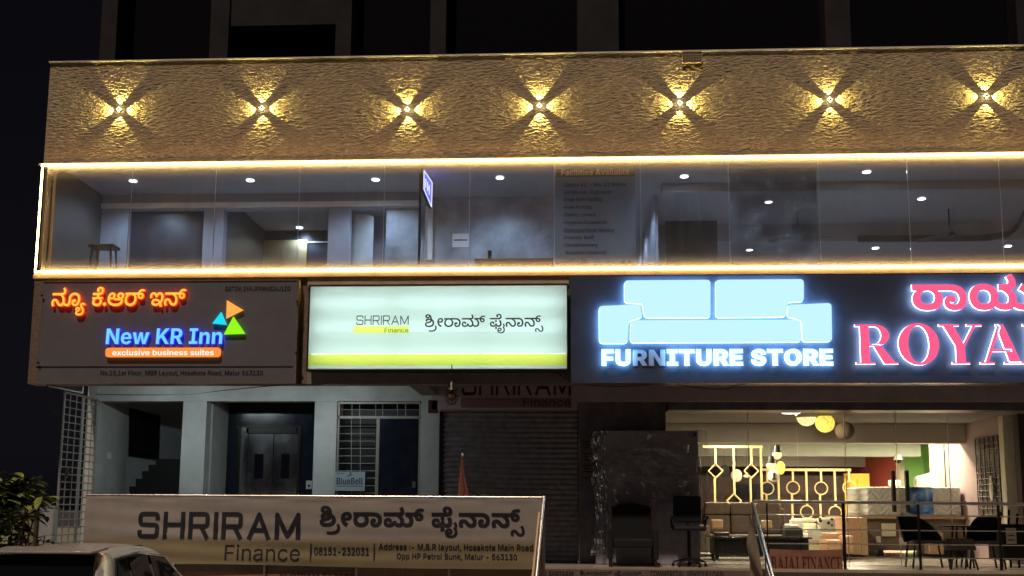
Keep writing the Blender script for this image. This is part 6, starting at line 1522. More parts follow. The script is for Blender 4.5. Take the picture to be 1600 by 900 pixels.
# --- printed board of hotel facilities standing just behind the glass
YFB = 16.2
t = thing('facilities_board', 'tall see-through printed board listing facilities available behind the glass', 'board', at(930, 420, YFB))
g = MB(); g.bpx(867, 262, 993, 421, YFB, YFB + .006); g.build('sheet', 'board_film', t)
g = MB(); g.bpx(869, 263, 992, 276, YFB - .004, YFB - .001); g.build('heading_band', 'lobby_dark', t)
letters(text('Facilities Available'), rect(877, 264, 983, 274, YFB), YFB - .005, .003).build('lettering', 'wall_white', t)
LN = ['•Deluxe A/C + Non A/C Rooms', '•24 Hrs Hot / Cold water', '•Free WiFi Facility', '•Free Parking', '•Safety Lockers', '•Hygienic Equipments', '•Dedicated Room Service', '•Friendly Staff', '•Complimentary', 'Breakfast (Optional)', '•Coffee Bar']
WD = [98, 76, 61, 44, 51, 68, 79, 48, 54, 63, 38]
for k, (s, wd) in enumerate(zip(LN, WD)):
    y = 285 + 11.85 * k
    x = 880 if s[0] == '•' else 884
    letters(text(s), rect(x, y, x + wd, y + 7.5, YFB), YFB - .001, .003).build('lettering', 'ink', t)
for P in ([(968, 411), (976, 405), (976, 413)], [(977, 413), (984, 405), (989, 416)]):
    g = MB(); g.prism([(PX(x, y, YFB), PZ(x, y, YFB)) for x, y in P][::-1], YFB - .004, YFB - .001); g.build('emblem', 'ink', t)
# --- dim printed picture on the glass of the dining hall
YPP = 16.17
t = thing('glass_poster', 'dim grey see-through picture stuck behind the dining hall glass', 'poster', at(1208, 415, YPP))
g = MB(); g.bpx(1141, 262, 1277, 416, YPP, YPP + .003); g.build('film', 'poster_film', t)
# notice on marble wall
g = MB(); g.bpx(707, 365, 733, 386, YM - .008, YM - .002)
t = g.build('notice', 'paper'); tag(t, 'white paper notice taped on the grey marble wall', 'notice')
g = MB(); g.bpx(709, 374, 730, 376, YM - .011, YM - .009); g.build('printed_line', 'ink', t)
# counter, ledger stand
t = thing('reception_counter', 'low dark reception counter top in front of the marble wall', 'counter', at(780, 420, 17.6))
zc_ = PZ(780, 406, 17.4)
g = MB(); g.box(PX(742, 406, 17.4), PX(865, 406, 17.4), 17.3, 17.9, zc_ - .05, zc_); g.build('top', 'dark_wood', t, bevel=.006)
g = MB(); g.box(PX(746, 406, 17.4), PX(862, 406, 17.4), 17.36, 17.85, FZ, zc_ - .051); g.build('front', 'granite', t)
g = MB(); g.bpx(762, 391, 768, 406, 17.5, 17.56)
tag(g.build('stand', 'dark_steel'), 'small dark upright stand on the reception counter', 'stand')
# stool
t = thing('bar_stool', 'dark wooden stool standing at the left end of the lit first floor', 'stool', (PX(163, 390, 16.9), 16.9, FZ))
zs = PZ(163, 387, 16.9)
xc = PX(163, 387, 16.9)
g = MB(); g.box(xc - .22, xc + .22, 16.75, 17.05, zs - .02, zs + .03); g.build('seat', 'dark_wood', t, bevel=.012)
for sx in (-1, 1):
    for sy in (-1, 1):
        g = MB(); g.tube((xc + sx * .16, 16.9 + sy * .1, zs - .02), (xc + sx * .22, 16.9 + sy * .14, FZ), .018); g.build('leg', 'dark_wood', t)
# ceiling fans of the dining hall
for k, (px, py, lb) in enumerate(((1247, 367, 'dark ceiling fan in the dining hall, the left one behind the dim picture'), (1484, 366, 'dark ceiling fan in the dining hall, the right one near the curved timber rim'))):
    YFN = 19.2
    c = at(px, py, YFN)
    if k == 0:
        fan = thing('ceiling_fan', lb, 'ceiling fan', (c.x, c.y, c.z - .05), 'ceiling fans of the dining hall')
        g = MB(); g.tube((c.x, c.y, c.z + .04), (c.x, c.y, ZC - .002), .014); g.build('rod', 'dark_steel', fan)
        g = MB(); g.lathe([(.03, .04), (.10, .03), (.11, -.03), (.04, -.06)], c, 18); g.build('motor', 'dark_steel', fan, smooth=True)
        for a in (12, 132, 252):
            d = Vector((math.cos(R_(a)), math.sin(R_(a)), 0))
            n = Vector((-d.y, d.x, 0))
            P = [c + d * .1 + n * .04, c + d * .66 + n * .08, c + d * .66 - n * .05, c + d * .1 - n * .04]
            P = [v + Vector((0, 0, .02 * (1 if i in (0, 1) else -1))) for i, v in enumerate(P)]
            g = MB(); g.hexa(P, [v + Vector((0, 0, -.008)) for v in P]); g.build('blade', 'dark_wood', fan)
    else:
        dup(fan, (c.x, c.y, c.z - .05), lb)

# verandah tube lights under the soffit behind the signs; the photograph shows their cool light on the wall below
t = None
for px_, lb in ((250, 'tube light under the soffit behind the hotel sign, nearer the stair hall'), (480, 'tube light under the soffit behind the gap between hotel sign and light box')):
    p = Vector((PX(px_, 600, 16.6), 16.5, SB + .13))
    if t is None:
        t = thing('verandah_light', lb, 'tube light', p, 'tube lights under the soffit')
        g = MB(); g.box(p.x - .62, p.x + .62, p.y - .02, p.y + .02, p.z + .02, p.z + .055); g.build('batten', 'white_trim', t)
        g = MB(); g.tube((p.x - .6, p.y, p.z), (p.x + .6, p.y, p.z), .014, 10); g.build('tube_lamp', 'tube', t)
        t2 = t
    else:
        t2 = dup(t, p, lb)
        for o in list(t2.children):
            if o.type == 'LIGHT':
                bpy.data.objects.remove(o)
    l = lamp('AREA', 'tube_glow', t2, p + Vector((0, 0, -.02)), 11.5, (0.80, 0.96, 0.98), .1, (0, .5, -1))
    l.data.shape = 'RECTANGLE'; l.data.size = 1.2; l.data.size_y = .05


# ================================================================== WIRES AND SMALL FRONT THINGS
def wire(pts, lb, r=.007, grp=None):
    g = MB()
    P = [Vector(p) for p in pts]
    out = []
    for i in range(len(P) - 1):
        a, b, c, d = P[max(i - 1, 0)], P[i], P[i + 1], P[min(i + 2, len(P) - 1)]
        for k in range(6):
            u = k / 6
            out.append(.5 * ((2 * b) + (c - a) * u + (2 * a - 5 * b + 4 * c - d) * u * u + (3 * b - a - 3 * c + d) * u ** 3))
    out.append(P[-1])
    g.path(out, r, 5)
    return tag(g.build('cable', 'wire'), lb, 'cable', grp)


wire([at(x, y, 16.0 if x > 430 else 16.0 + (430 - x) / 280 * 1.6) for x, y in ((150, 616), (210, 617), (290, 616), (350, 610), (410, 604), (468, 600), (500, 601), (530, 592), (545, 583))], 'black cable sagging under the hotel sign and up to the finance light box')
wire([at(x, y, 15.95) for x, y in ((853, 578), (870, 583), (888, 593))], 'short black cable from the light box to the navy sign', .006)
wire([at(x, y, 15.95) for x, y in ((920, 602), (980, 604), (1040, 598), (1085, 605), (1130, 608), (1150, 602), (1180, 598))], 'thin black cable looping below the furniture store sign', .006)
t = thing('caged_lamp', 'unlit caged work lamp hanging from the finance light box', 'lamp', at(706, 634, 15.7))
YH = 15.7
g = MB(); g.path([at(706, 570, YH), at(706.5, 585, YH), at(705, 596, YH)], .009); g.build('cord', 'wire', t)
g = MB(); c = at(706, 604, YH); g.lathe([(.02, .09), (.06, .05), (.075, -.02), (.1, -.06)], c, 16); g.build('shade', 'dark_steel', t, smooth=True)
g = MB(); c2 = at(706, 619, YH); g.ball(c2, .065, sz=1.25); g.build('bulb', 'amber_glass', t, smooth=True)
g = MB()
for k in range(8):
    a = R_(45 * k)
    g.path([c2 + Vector((.1 * math.cos(a) * math.sin(R_(b)), .1 * math.sin(a) * math.sin(R_(b)), .135 * math.cos(R_(b)))) for b in range(20, 181, 20)], .004, 5)
g.ring(c2, .1, .004, 20, 'XY'); g.build('cage', 'dark_steel', t)
g = MB(); g.bpx(669, 625, 684, 645, 17.6, 17.69); tag(g.build('alarm_box', 'red_box', bevel=.006), 'small dark red box on the wall left of the roller shutter', 'box')
# paper notices on the dark pillar
t = thing('paper_notice', 'faded printed notice hung on the dark pillar left of the wrapped panel', 'notice', at(919, 752, 17.54))
g = MB(); g.bpx(909, 684, 930, 752, 17.535, 17.545); g.build('sheet', 'grey_brown', t)
g = MB()
random.seed(3)
for k in range(13):
    y = 689 + 4.7 * k
    if k % 4 != 3:
        g.bpx(911 + random.random() * 2, y, 922 + random.random() * 7, y + 2, 17.531, 17.534)
g.build('printed_line', 'ink', t)

# side gate of steel grille on the left
t = thing('grille_gate', 'tall pale steel grille gate standing open at the left end of the verandah', 'gate', (PX(95, 800, 16.7), 16.9, .3))
zt0 = PZ(92, 613, 16.7)
zb0 = .45
P0, P1, P2 = (PX(95, 700, 16.65), 16.65), (PX(126, 700, 17.35), 17.35), (PX(149, 700, 17.95), 17.95)
for (xa_, ya_), (xb_, yb_) in ((P0, P1), (P1, P2)):
    g = MB()
    for u in (0.02, .97):
        x, y = xa_ + (xb_ - xa_) * u, ya_ + (yb_ - ya_) * u
        g.tube((x, y, zb0), (x, y, zt0), .022)
    for z in (zb0 + .03, zt0):
        g.tube((xa_, ya_, z), (xb_, yb_, z), .02)
    fr = g.build('gate_frame', 'grille_paint', t)
    g = MB()
    for u in (.32, .64):
        x, y = xa_ + (xb_ - xa_) * u, ya_ + (yb_ - ya_) * u
        g.tube((x, y, zb0), (x, y, zt0), .009)
    k = 0
    z = zt0 - .12
    while z > zb0:
        g.tube((xa_, ya_, z), (xb_, yb_, z), .009)
        z -= .125
    g.build('gate_bars', 'grille_paint', fr)
g = MB(); c = Vector((P0[0] + .12, P0[1] + .05, PZ(97, 737, 16.7))); g.box(c.x - .02, c.x + .02, c.y - .05, c.y, c.z - .1, c.z + .07); g.build('latch', 'rail_steel', t)
wire([at(71, 617, 16.4), at(80, 635, 16.45), at(90, 654, 16.6)], 'thin grey stay rod leaning beside the grille gate', .008)

# low boundary wall and gate pier behind the plant
t = thing('boundary_wall', 'low plastered wall with beige pier behind the leafy plant', 'wall', (PX(40, 850, 15.2), 15.2, .12))
g = MB(); g.bpx(28, 786, 48, 1010, 15.2, 15.55); g.build('pier', 'low_wall', t, bevel=.01)
g = MB(); g.bpx(48.5, 790, 77, 1010, 15.3, 15.45); g.build('wall', 'stair_wall', t)

# ================================================================== FLEX BANNER ON THE RAILING
YBN = 15.3
bx0, bx1, bz0, bz1 = rect(133, 777, 848, 886, YBN)


def fold(x, z):
    u = (x - bx0) / (bx1 - bx0)
    v = (z - bz0) / (bz1 - bz0)
    f = .020 * math.sin(3.1 * v + 5.0 * u + 1.5 * math.sin(4 * u)) * (1 - v * .4)
    f += .007 * math.sin(26 * (v + .22 * u) + 2.2 * math.sin(3.5 * u)) * (1 - v) ** .6 * (.35 + .65 * abs(math.sin(2.6 * u + .6)))
    f += .006 * noise.noise(Vector((x * 2.2, 0, z * 5)))
    f += .012 * math.exp(-((v - .97) / .03) ** 2) * math.sin(9 * u * math.pi) * .6
    return f + .03


def bottom(u):
    return .02 * math.sin(u * math.pi * 1.2) + .015 * math.sin(7 * u)


m = mat('banner_cloth', (0.37, 0.335, 0.315), 0.6, nscale=4, namt=0.08)
tr = m.node_tree
tc = tr.nodes.new('ShaderNodeTexCoord')
sx = tr.nodes.new('ShaderNodeSeparateXYZ')
tr.links.new(tc.outputs['Object'], sx.inputs[0])
mr = tr.nodes.new('ShaderNodeMapRange')
mr.inputs[1].default_value = .36
mr.inputs[2].default_value = .46
tr.links.new(sx.outputs[2], mr.inputs[0])
mx = tr.nodes.new('ShaderNodeMix')
mx.data_type = 'RGBA'
mx.inputs[6].default_value = (0.25, 0.205, 0.12, 1)
b = tr.nodes['Principled BSDF']
src = b.inputs['Base Color'].links[0].from_socket
tr.links.new(mr.outputs[0], mx.inputs[0])
tr.links.new(src, mx.inputs[7])
tr.links.new(mx.outputs[2], b.inputs['Base Color'])
t = thing('finance_banner', 'wide printed flex banner of a finance company tied along the railing', 'banner', ((bx0 + bx1) / 2, YBN, bz0))
g = MB()
NX, NZ = 220, 48
vs = []
for j in range(NZ + 1):
    for i in range(NX + 1):
        u, v = i / NX, j / NZ
        x = bx0 + (bx1 - bx0) * u
        z = bz0 + (bz1 - bz0) * v
        vs.append((x, YBN - fold(x, z), z + bottom(u) * (1 - v) ** 3))
n = len(vs)
vs += [(x, y + .003, z) for x, y, z in vs]
fs = []
for j in range(NZ):
    for i in range(NX):
        a = j * (NX + 1) + i
        fs.append((a, a + 1, a + NX + 2, a + NX + 1))
        fs.append((n + a + NX + 1, n + a + NX + 2, n + a + 1, n + a))
for i in range(NX):
    for j in (0, NZ):
        a = j * (NX + 1) + i
        fs.append((a, n + a, n + a + 1, a + 1))
for j in range(NZ):
    for i in (0, NX):
        a = j * (NX + 1) + i
        fs.append((a, a + NX + 1, n + a + NX + 1, n + a))
g.mesh(vs, fs); g.build('cloth', 'banner_cloth', t, smooth=True)


def btext(gs, x0, y0, x1, y1, nm='lettering'):
    o = letters(gs, rect(x0, y0, x1, y1, YBN), YBN - .005, .002, warp=fold)
    return o.build(nm, 'ink', t)


btext(wide_word('SHRIRAM', .2), 217, 800, 470, 844)
btext(layout('i400', list('Finance')), 352, 851, 469, 876)
btext(layout('k800', KF), 500, 791, 820, 840)
btext(text('08151-232031'), 491, 855, 577, 868)
btext(text('Address :- M.B.R layout, Hosakote Main Road,'), 592, 849.5, 836, 862.5)
btext(text('Opp HP Petrol Bunk, Malur - 563130'), 620, 865, 808, 876.5)
for x in (486, 585):
    g = MB(); a, b_, c, d = rect(x - .9, 849, x + .9, 876, YBN)
    g.box(a, b_, YBN - .007 - fold(a, c), YBN - .004 - fold(a, c) , c, d); g.build('divider', 'ink', t)
# railing behind the banner
t = thing('banner_railing', 'steel railing along the ramp that carries the finance banner', 'railing', ((bx0 + bx1) / 2, YBN + .06, .9))
zr = bz1 + .012
g = MB(); g.tube((bx0 - .02, YBN + .02, zr), (bx1 + .02, YBN + .02, zr), .022, 10); g.build('top_rail', 'rail_steel', t, smooth=True)
for k in range(6):
    x = bx0 + (bx1 - bx0) * k / 5
    g = MB(); g.tube((x, YBN + .02, .12), (x, YBN + .02, zr - .02), .02, 10); g.build('post', 'rail_steel', t, smooth=True)
# wall below the banner
t = thing('ramp_wall', 'low brown clad ramp wall below the finance banner', 'wall', ((bx0 + bx1) / 2, YBN + .2, .12))
g = MB(); g.box(PX(553, 893, YBN + .1), PX(838, 893, YBN + .1), YBN + .1, YBN + .9, .12, zf(888, YBN + .1)); g.build('clad_wall', 'cladding', t)
g = MB(); g.box(PX(150, 893, YBN + .1), PX(552, 893, YBN + .1), YBN + .12, YBN + .9, .12, zf(885, YBN + .1)); g.build('plain_wall', 'low_wall', t)
t = thing('lower_banner', 'second dark flex sheet tied below the big finance banner', 'banner', at(400, 899, YBN))
g = MB(); g.bpx(268, 884, 553, 893.5, YBN + .06, YBN + .065); g.build('sheet', 'grey_brown', t)
g = MB(); g.bpx(268, 893.7, 553, 930, YBN + .06, YBN + .065); g.build('printed_sheet', 'bajaj_flex', t)
letters(text('SHRIRAM 563130'), rect(437, 896.5, 553, 905, YBN + .06), YBN + .058, .003).build('lettering', 'ink', t)
# flex strip on the verandah riser
t = thing('riser_banner', 'narrow dark flex strip with loan lettering along the verandah riser', 'banner', at(1000, 900, 16.2))
g = MB(); g.bpx(853, 890.5, 1176, 925, 16.2, 16.206); g.build('sheet', 'grey_brown', t)
letters(text('SHRIRAM'), rect(857, 892.5, 896, 901, 16.2), 16.199, .003).build('lettering', 'ink', t)
letters(layout('k500', KF), rect(906, 892, 1004, 902, 16.2), 16.199, .003).build('lettering', 'ink', t)
letters(text('COMMERCIAL VEHICLE LOAN'), rect(1016, 892, 1130, 902.5, 16.2), 16.199, .003).build('lettering', 'ink', t)
# folded orange cloth on a stick and a dry sprig behind the railing
t = thing('folded_flag', 'folded orange cloth on a thin pole standing behind the banner', 'flag', at(725, 778, 15.6))
YO = 15.6
g = MB()
prof = [(722.5, 713, .9), (722.2, 722, 1.4), (721.8, 735, 2.3), (722, 750, 4.0), (723, 765, 5.8), (724, 778, 7.6)]
for (xa_, ya_, ra), (xb_, yb_, rb) in zip(prof, prof[1:]):
    pa, pb = at(xa_, ya_, YO), at(xb_, yb_, YO)
    for k in range(14):
        a1_, a2_ = 2 * math.pi * k / 14, 2 * math.pi * (k + 1) / 14
        f = lambda a, r: r * .01 * (1 + .35 * math.cos(5 * a))
        g.face([pa + Vector((f(a1_, ra) * math.cos(a1_), f(a1_, ra) * math.sin(a1_), 0)), pa + Vector((f(a2_, ra) * math.cos(a2_), f(a2_, ra) * math.sin(a2_), 0)), pb + Vector((f(a2_, rb) * math.cos(a2_), f(a2_, rb) * math.sin(a2_), 0)), pb + Vector((f(a1_, rb) * math.cos(a1_), f(a1_, rb) * math.sin(a1_), 0))])
bmesh.ops.remove_doubles(g.bm, verts=g.bm.verts, dist=1e-4)
g.build('cloth', 'orange_cloth', t)
p = at(722.5, 713, YO)
g = MB(); g.tube((p.x, p.y, .12), p, .008); g.build('pole', 'stem', t)
g = MB(); g.ball(p + Vector((0, 0, .02)), .016, sz=1.8, seg=10, rings=6); g.build('finial', 'plastic_cctv', t)

# ================================================================== STEEL RAILS OF THE STEPS AND THE VERANDAH
def stair_rail(top, bot, lb, flex):
    t = thing('stair_railing', lb, 'railing', (top.x, top.y, ZP), 'railings of the verandah steps')
    g = MB(); g.tube(top, bot, .026, 12); g.ball(top, .027, seg=12, rings=8); g.build('handrail', 'rail_steel', t, smooth=True)
    for dz in (.17,):
        g = MB(); g.tube(top - Vector((0, 0, dz)), bot - Vector((0, 0, dz)), .012, 8); g.build('mid_rail', 'rail_steel', t, smooth=True)
    for u in (.02, .6, .98):
        p = top.lerp(bot, u)
        g = MB(); g.tube(p, (p.x, p.y, 0.12 if u > .5 or top.y < 16 else ZP), .02, 10); g.build('post', 'rail_steel', t, smooth=True)
    return t


r1 = stair_rail(at(1176, 786, 16.3), at(1212, 915, 14.9), 'right slanting steel handrail of the steps, beside the red brown board', True)
r2 = stair_rail(at(850, 777, 15.22), at(837, 915, 14.3), 'left slanting steel handrail of the steps, beside the big banner', True)
# flex sheet on the outer face of the right stair rail
a, b_ = at(1173, 802, 16.28), at(1203, 915, 14.95)
t = thing('rail_flex', 'worn pale flex sheet tied inside the right stair handrail', 'banner', (a.x, 15.6, .6))
vs, fs = [], []
for i in range(25):
    for j in range(13):
        u, v = i / 24, j / 12
        p = a.lerp(b_, u)
        vs.append((p.x - .035 + .025 * math.sin(9 * v + 5 * u) - .02 * v, p.y, p.z - .9 * v))
n = len(vs)
vs += [(x - .004, y, z) for x, y, z in vs]
for i in range(24):
    for j in range(12):
        k = i * 13 + j
        fs += [(k, k + 1, k + 14, k + 13), (n + k + 13, n + k + 14, n + k + 1, n + k)]
g = MB(); g.mesh(vs, fs); g.build('sheet', 'low_wall', t, smooth=True)
g = MB(); p, q_ = at(841, 800, 15.2), at(829, 915, 14.3)
g.hexa([p, p + Vector((.03, 0, 0)), q_ + Vector((.03, 0, 0)), q_], [p - Vector((0, 0, .8)), p + Vector((.03, 0, -.8)), q_ + Vector((.03, 0, -.8)), q_ - Vector((0, 0, .8))])
g.build('side_panel', 'tan_wood', r2)

YV = 16.42
t = thing('verandah_railing', 'long steel railing with five bars in front of the furniture shop', 'railing', (PX(1390, 888, YV), YV, ZP))
g = MB(); g.tube(at(1178, 783.5, YV), at(1700, 789, YV), .026, 12); g.build('top_rail', 'rail_steel', t, smooth=True)
for y0, y1, x0 in ((804, 808, 1184), (827, 831, 1195), (849, 853, 1195), (871, 874, 1300)):
    g = MB(); g.tube(at(x0, y0, YV), at(1700, y1, YV), .009, 8); g.build('bar', 'rail_steel', t, smooth=True)
for x, w_ in ((1198, .013), (1317, .026), (1434, .022), (1559, .022), (1690, .022)):
    p = at(x, 786, YV)
    g = MB(); g.tube((p.x, YV, ZP), p, w_, 10); g.build('post', 'dark_steel', t, smooth=True)
    g = MB(); g.lathe([(.05, 0), (.05, .012)], (p.x, YV, ZP + .001), 16); g.build('base_plate', 'dark_steel', t)
t = thing('loan_board', 'red brown flex board with dark red lettering hung on the verandah railing', 'sign', at(1261, 905, YV - .06))
x0_, x1_, z0_, z1_ = rect(1203, 858, 1317, 905, YV - .06)


def f2(x, z):
    return .012 * math.sin(6 * (x - x0_)) + .008 * noise.noise(Vector((x * 5, 2, z * 6)))


vs, fs = [], []
for i in range(41):
    for j in range(17):
        x, z = x0_ + (x1_ - x0_) * i / 40, z0_ + (z1_ - z0_) * j / 16
        vs.append((x, YV - .06 - f2(x, z), z - (.015 * math.sin(math.pi * i / 40) if j == 16 else 0)))
n = len(vs)
vs += [(x, y + .004, z) for x, y, z in vs]
for i in range(40):
    for j in range(16):
        k = i * 17 + j
        fs += [(k, k + 17, k + 18, k + 1), (n + k + 1, n + k + 18, n + k + 17, n + k)]
g = MB(); g.mesh(vs, fs); g.build('sheet', 'bajaj_flex', t, smooth=True)
letters(serif_word('BAJAJ FINANCE', .03), rect(1205, 869.5, 1315, 891, YV - .06), YV - .064, .003, warp=f2).build('lettering', 'bajaj_ink', t)

# ================================================================== THINGS IN FRONT OF AND INSIDE THE FURNITURE SHOP
# wrapped dark panel
YWP = 17.3
t = thing('wrapped_board', 'big dark glossy panel wrapped in torn clear plastic standing on the verandah', 'panel', (PX(1010, 880, YWP), YWP, ZP))
P = [at(933, 673, YWP), at(1090, 673, YWP), at(1095, 880, YWP), at(931, 880, YWP)]
P[2].z = P[3].z = ZP + .01
g = MB(); g.hexa(P, [v + Vector((0, .06, 0)) for v in P]); g.build('panel', 'black_gloss', t)
mat('panel_grey', (0.36, 0.34, 0.39), 0.25, nscale=3, namt=0.3)
t.children[0].data.materials[0] = MATS['panel_grey']
g = MB()
for x, y in ((937, 679), (1086, 679)):
    g.lathe([(.028, 0), (.028, .012)], at(x, y, YWP - .014), 16, axis='Y')
g.build('bolt', 'black', t)
random.seed(11)


def film(x0, y0, x1, y1, nm, seed, amp):
    vs, fs = [], []
    nx, nz = 14, 44
    for j in range(nz + 1):
        for i in range(nx + 1):
            u, v = i / nx, j / nz
            p = at(x0 + (x1 - x0) * u + (6 * math.sin(7 * v + seed) * (1 if i in (0, nx) else .4)), y0 + (y1 - y0) * v, YWP - .05)
            d = amp * noise.fractal(Vector((u * 5 + seed, v * 7, seed)), 1, 2, 4)
            vs.append((p.x, p.y - .03 - d, p.z))
    for j in range(nz):
        for i in range(nx):
            k = j * (nx + 1) + i
            fs.append((k, k + 1, k + nx + 2, k + nx + 1))
    g = MB(); g.mesh(vs, fs)
    return g.build(nm, 'film', t)


film(926, 674, 950, 868, 'plastic_wrap', 3.1, .09)
film(955, 700, 1010, 800, 'plastic_wrap', 7.7, .04)
film(1000, 676, 1082, 800, 'plastic_wrap', 9.3, .05)
film(1084, 672, 1106, 870, 'plastic_wrap', 5.5, .05)
# dark armchair in front of the wrapped panel
YAC = 16.95
t = thing('armchair', 'very dark high backed armchair standing in front of the wrapped panel', 'chair', (PX(985, 880, YAC), YAC, ZP))
x0_, x1_ = PX(957, 850, YAC), PX(1017, 850, YAC)
poly = [(x0_, ZP + .4), (x1_, ZP + .4), (x1_ + .01, PZ(1018, 792, YAC)), (PX(1005, 790, YAC), PZ(1005, 789, YAC)), (PX(987, 786, YAC), PZ(987, 785, YAC)), (PX(968, 789, YAC), PZ(968, 788, YAC)), (x0_ - .01, PZ(957, 792, YAC))]
g = MB(); g.prism(poly, YAC, YAC + .12); g.build('backrest', 'black_gloss', t, bevel=.02)
t.children[0].data.materials[0] = MATS['charcoal_fabric']
g = MB(); g.box(x0_, x1_, YAC - .42, YAC - .01, ZP + .3, ZP + .44); g.build('seat', 'charcoal_fabric', t, bevel=.03)
for s in (0, 1):
    xx = x0_ - .09 if s == 0 else x1_ + .01
    g = MB(); g.box(xx, xx + .08, YAC - .42, YAC + .06, ZP + .12, ZP + .6); g.build('arm', 'charcoal_fabric', t, bevel=.02)
for dx in (x0_ - .04, x1_ + .04):
    for dy in (-.38, .03):
        g = MB(); g.tube((dx, YAC + dy, ZP), (dx, YAC + dy, ZP + .13), .022); g.build('leg', 'dark_wood', t)
# office chair
YO = 16.85
xo = PX(1076, 840, YO)
t = thing('office_chair', 'dark blue office swivel chair with arms in front of the wrapped panel', 'chair', (xo, YO, ZP))
mat('chair_navy', (0.010, 0.012, 0.022), 0.7, nscale=30, namt=0.3)
a, b_, z0_, z1_ = rect(1053, 775, 1097, 817, YO)
g = MB(); g.box(a, b_, YO + .1, YO + .15, z0_, z1_); g.build('backrest', 'chair_navy', t, bevel=.03)
g = MB(); g.box(a - .03, b_ + .03, YO - .3, YO + .14, z0_ - .12, z0_ - .05); g.build('seat', 'chair_navy', t, bevel=.03)
g = MB(); g.tube((xo, YO + .16, z0_ + .1), (xo, YO + .12, z0_ - .09), .02); g.build('back_strut', 'black', t)
for s in (-1, 1):
    g = MB(); xx = xo + s * .26
    g.path([(xx, YO - .0, z0_ - .08), (xx + s * .02, YO - .02, z0_ + .06), (xx + s * .02, YO - .2, z0_ + .08)], .018); g.box(xx - .03, xx + .04, YO - .26, YO + .02, z0_ + .085, z0_ + .11); g.build('armrest', 'black', t)
g = MB(); g.tube((xo, YO - .05, ZP + .12), (xo, YO - .05, z0_ - .121), .028, 12); g.build('gas_lift', 'dark_steel', t, smooth=True)
for k in range(5):
    a_ = R_(72 * k + 12)
    d = Vector((math.cos(a_), math.sin(a_), 0))
    c = Vector((xo, YO - .05, 0))
    g = MB(); g.tube(c + d * .02 + Vector((0, 0, ZP + .13)), c + d * .27 + Vector((0, 0, ZP + .075)), .02, 8, .014); lg = g.build('base_leg', 'black', t, smooth=True)
    g = MB(); g.ball(c + d * .27 + Vector((0, 0, ZP + .034)), .03, seg=12, rings=8); g.build('castor', 'rubber', lg, smooth=True)


# cafe bucket chairs, table and stool behind the railing
def bucket(px0, px1, flip, lb):
    Y = 17.1
    xa_, xb_ = PX(px0, 850, Y), PX(px1, 850, Y)
    s = -1 if flip else 1
    if flip:
        xa_, xb_ = xb_, xa_
    W = abs(xb_ - xa_)
    zs = PZ(1440, 846, Y)
    zt_ = PZ(1440, 805, Y)
    t = thing('bucket_chair', lb, 'chair', ((xa_ + xb_) / 2, Y, ZP), 'black bucket chairs behind the railing')
    # curved shell: back panel sweeping into falling arms
    vs, fs = [], []
    N = 18
    for i in range(N + 1):
        u = i / N
        an = math.pi * (-.15 + 1.0 * u)
        x = xa_ + s * (W * (.42 - .40 * math.cos(an * .9 + .15)))
        y = Y + .28 - .5 * abs(u - .38) ** 1.6
        zt2 = zt_ - (zt_ - zs - .06) * max(0, (u - .42) / .58) ** 1.8
        for zz in (zs - .02, (zs + zt2) / 2, zt2):
            f = (zz - zs) / (zt_ - zs)
            vs.append((x - s * .09 * f * (1 if u < .5 else -.3), y + .05 * f, zz))
    n = len(vs)
    vs += [(x, y + .03, z) for x, y, z in vs]
    for i in range(N):
        for j in range(2):
            k = i * 3 + j
            fs += [(k, k + 1, k + 4, k + 3), (n + k + 3, n + k + 4, n + k + 1, n + k)]
        fs += [(i * 3 + 2, n + i * 3 + 2, n + i * 3 + 5, i * 3 + 5), (i * 3, i * 3 + 3, n + i * 3 + 3, n + i * 3)]
    g = MB(); g.mesh(vs, fs); g.build('shell', 'black', t, smooth=True)
    g = MB(); g.box(xa_ + s * .06, xa_ + s * W * .8, Y - .18, Y + .26, zs - .03, zs + .02); g.build('seat', 'black', t, bevel=.02)
    for dx in (.1, .75):
        for dy in (-.14, .22):
            x = xa_ + s * W * dx
            g = MB(); g.tube((x, Y + dy, zs - .03), (x + s * (.05 if dx > .5 else -.05), Y + dy, ZP), .016); g.build('leg', 'black', t, smooth=True)
    return t


bucket(1418, 1492, False, 'black bucket chair behind the railing, facing right toward the small table')
bucket(1496, 1566, True, 'black bucket chair behind the railing, facing left toward the small table')
YT = 17.35
t = thing('cafe_table', 'small round dark table between the two bucket chairs', 'table', (PX(1498, 850, YT), YT, ZP))
c = Vector((PX(1500, 822, YT), YT, PZ(1500, 822, YT)))
g = MB(); g.lathe([(.36, -.012), (.37, 0), (.36, .012)], c, 32); g.build('tabletop', 'black_gloss', t, smooth=True)
for k in range(4):
    a_ = R_(45 + 90 * k)
    g = MB(); g.tube(c + Vector((.12 * math.cos(a_), .12 * math.sin(a_), -.012)), (c.x + .2 * math.cos(a_), c.y + .2 * math.sin(a_), ZP), .016); g.build('leg', 'dark_steel', t, smooth=True)
YT = 16.75
t = thing('wooden_stool', 'low brown wooden stool with four slanted legs behind the railing', 'stool', (PX(1499, 850, YT), YT, ZP))
a, b_, z0_, z1_ = rect(1482, 841, 1518, 859, YT)
g = MB(); g.prism([(a - .02, z0_), (b_ + .02, z0_), (b_ - .02, z1_), (a + .02, z1_)], YT - .15, YT + .15); g.build('seat', 'dark_wood', t, bevel=.01)
for sx_ in (-1, 1):
    for sy in (-1, 1):
        c = (a + b_) / 2
        g = MB(); g.tube((c + sx_ * .14, YT + sy * .1, z0_), (c + sx_ * (.21 if sy < 0 else .12), YT + sy * .14, ZP), .015); g.build('leg', 'dark_wood', t, smooth=True)
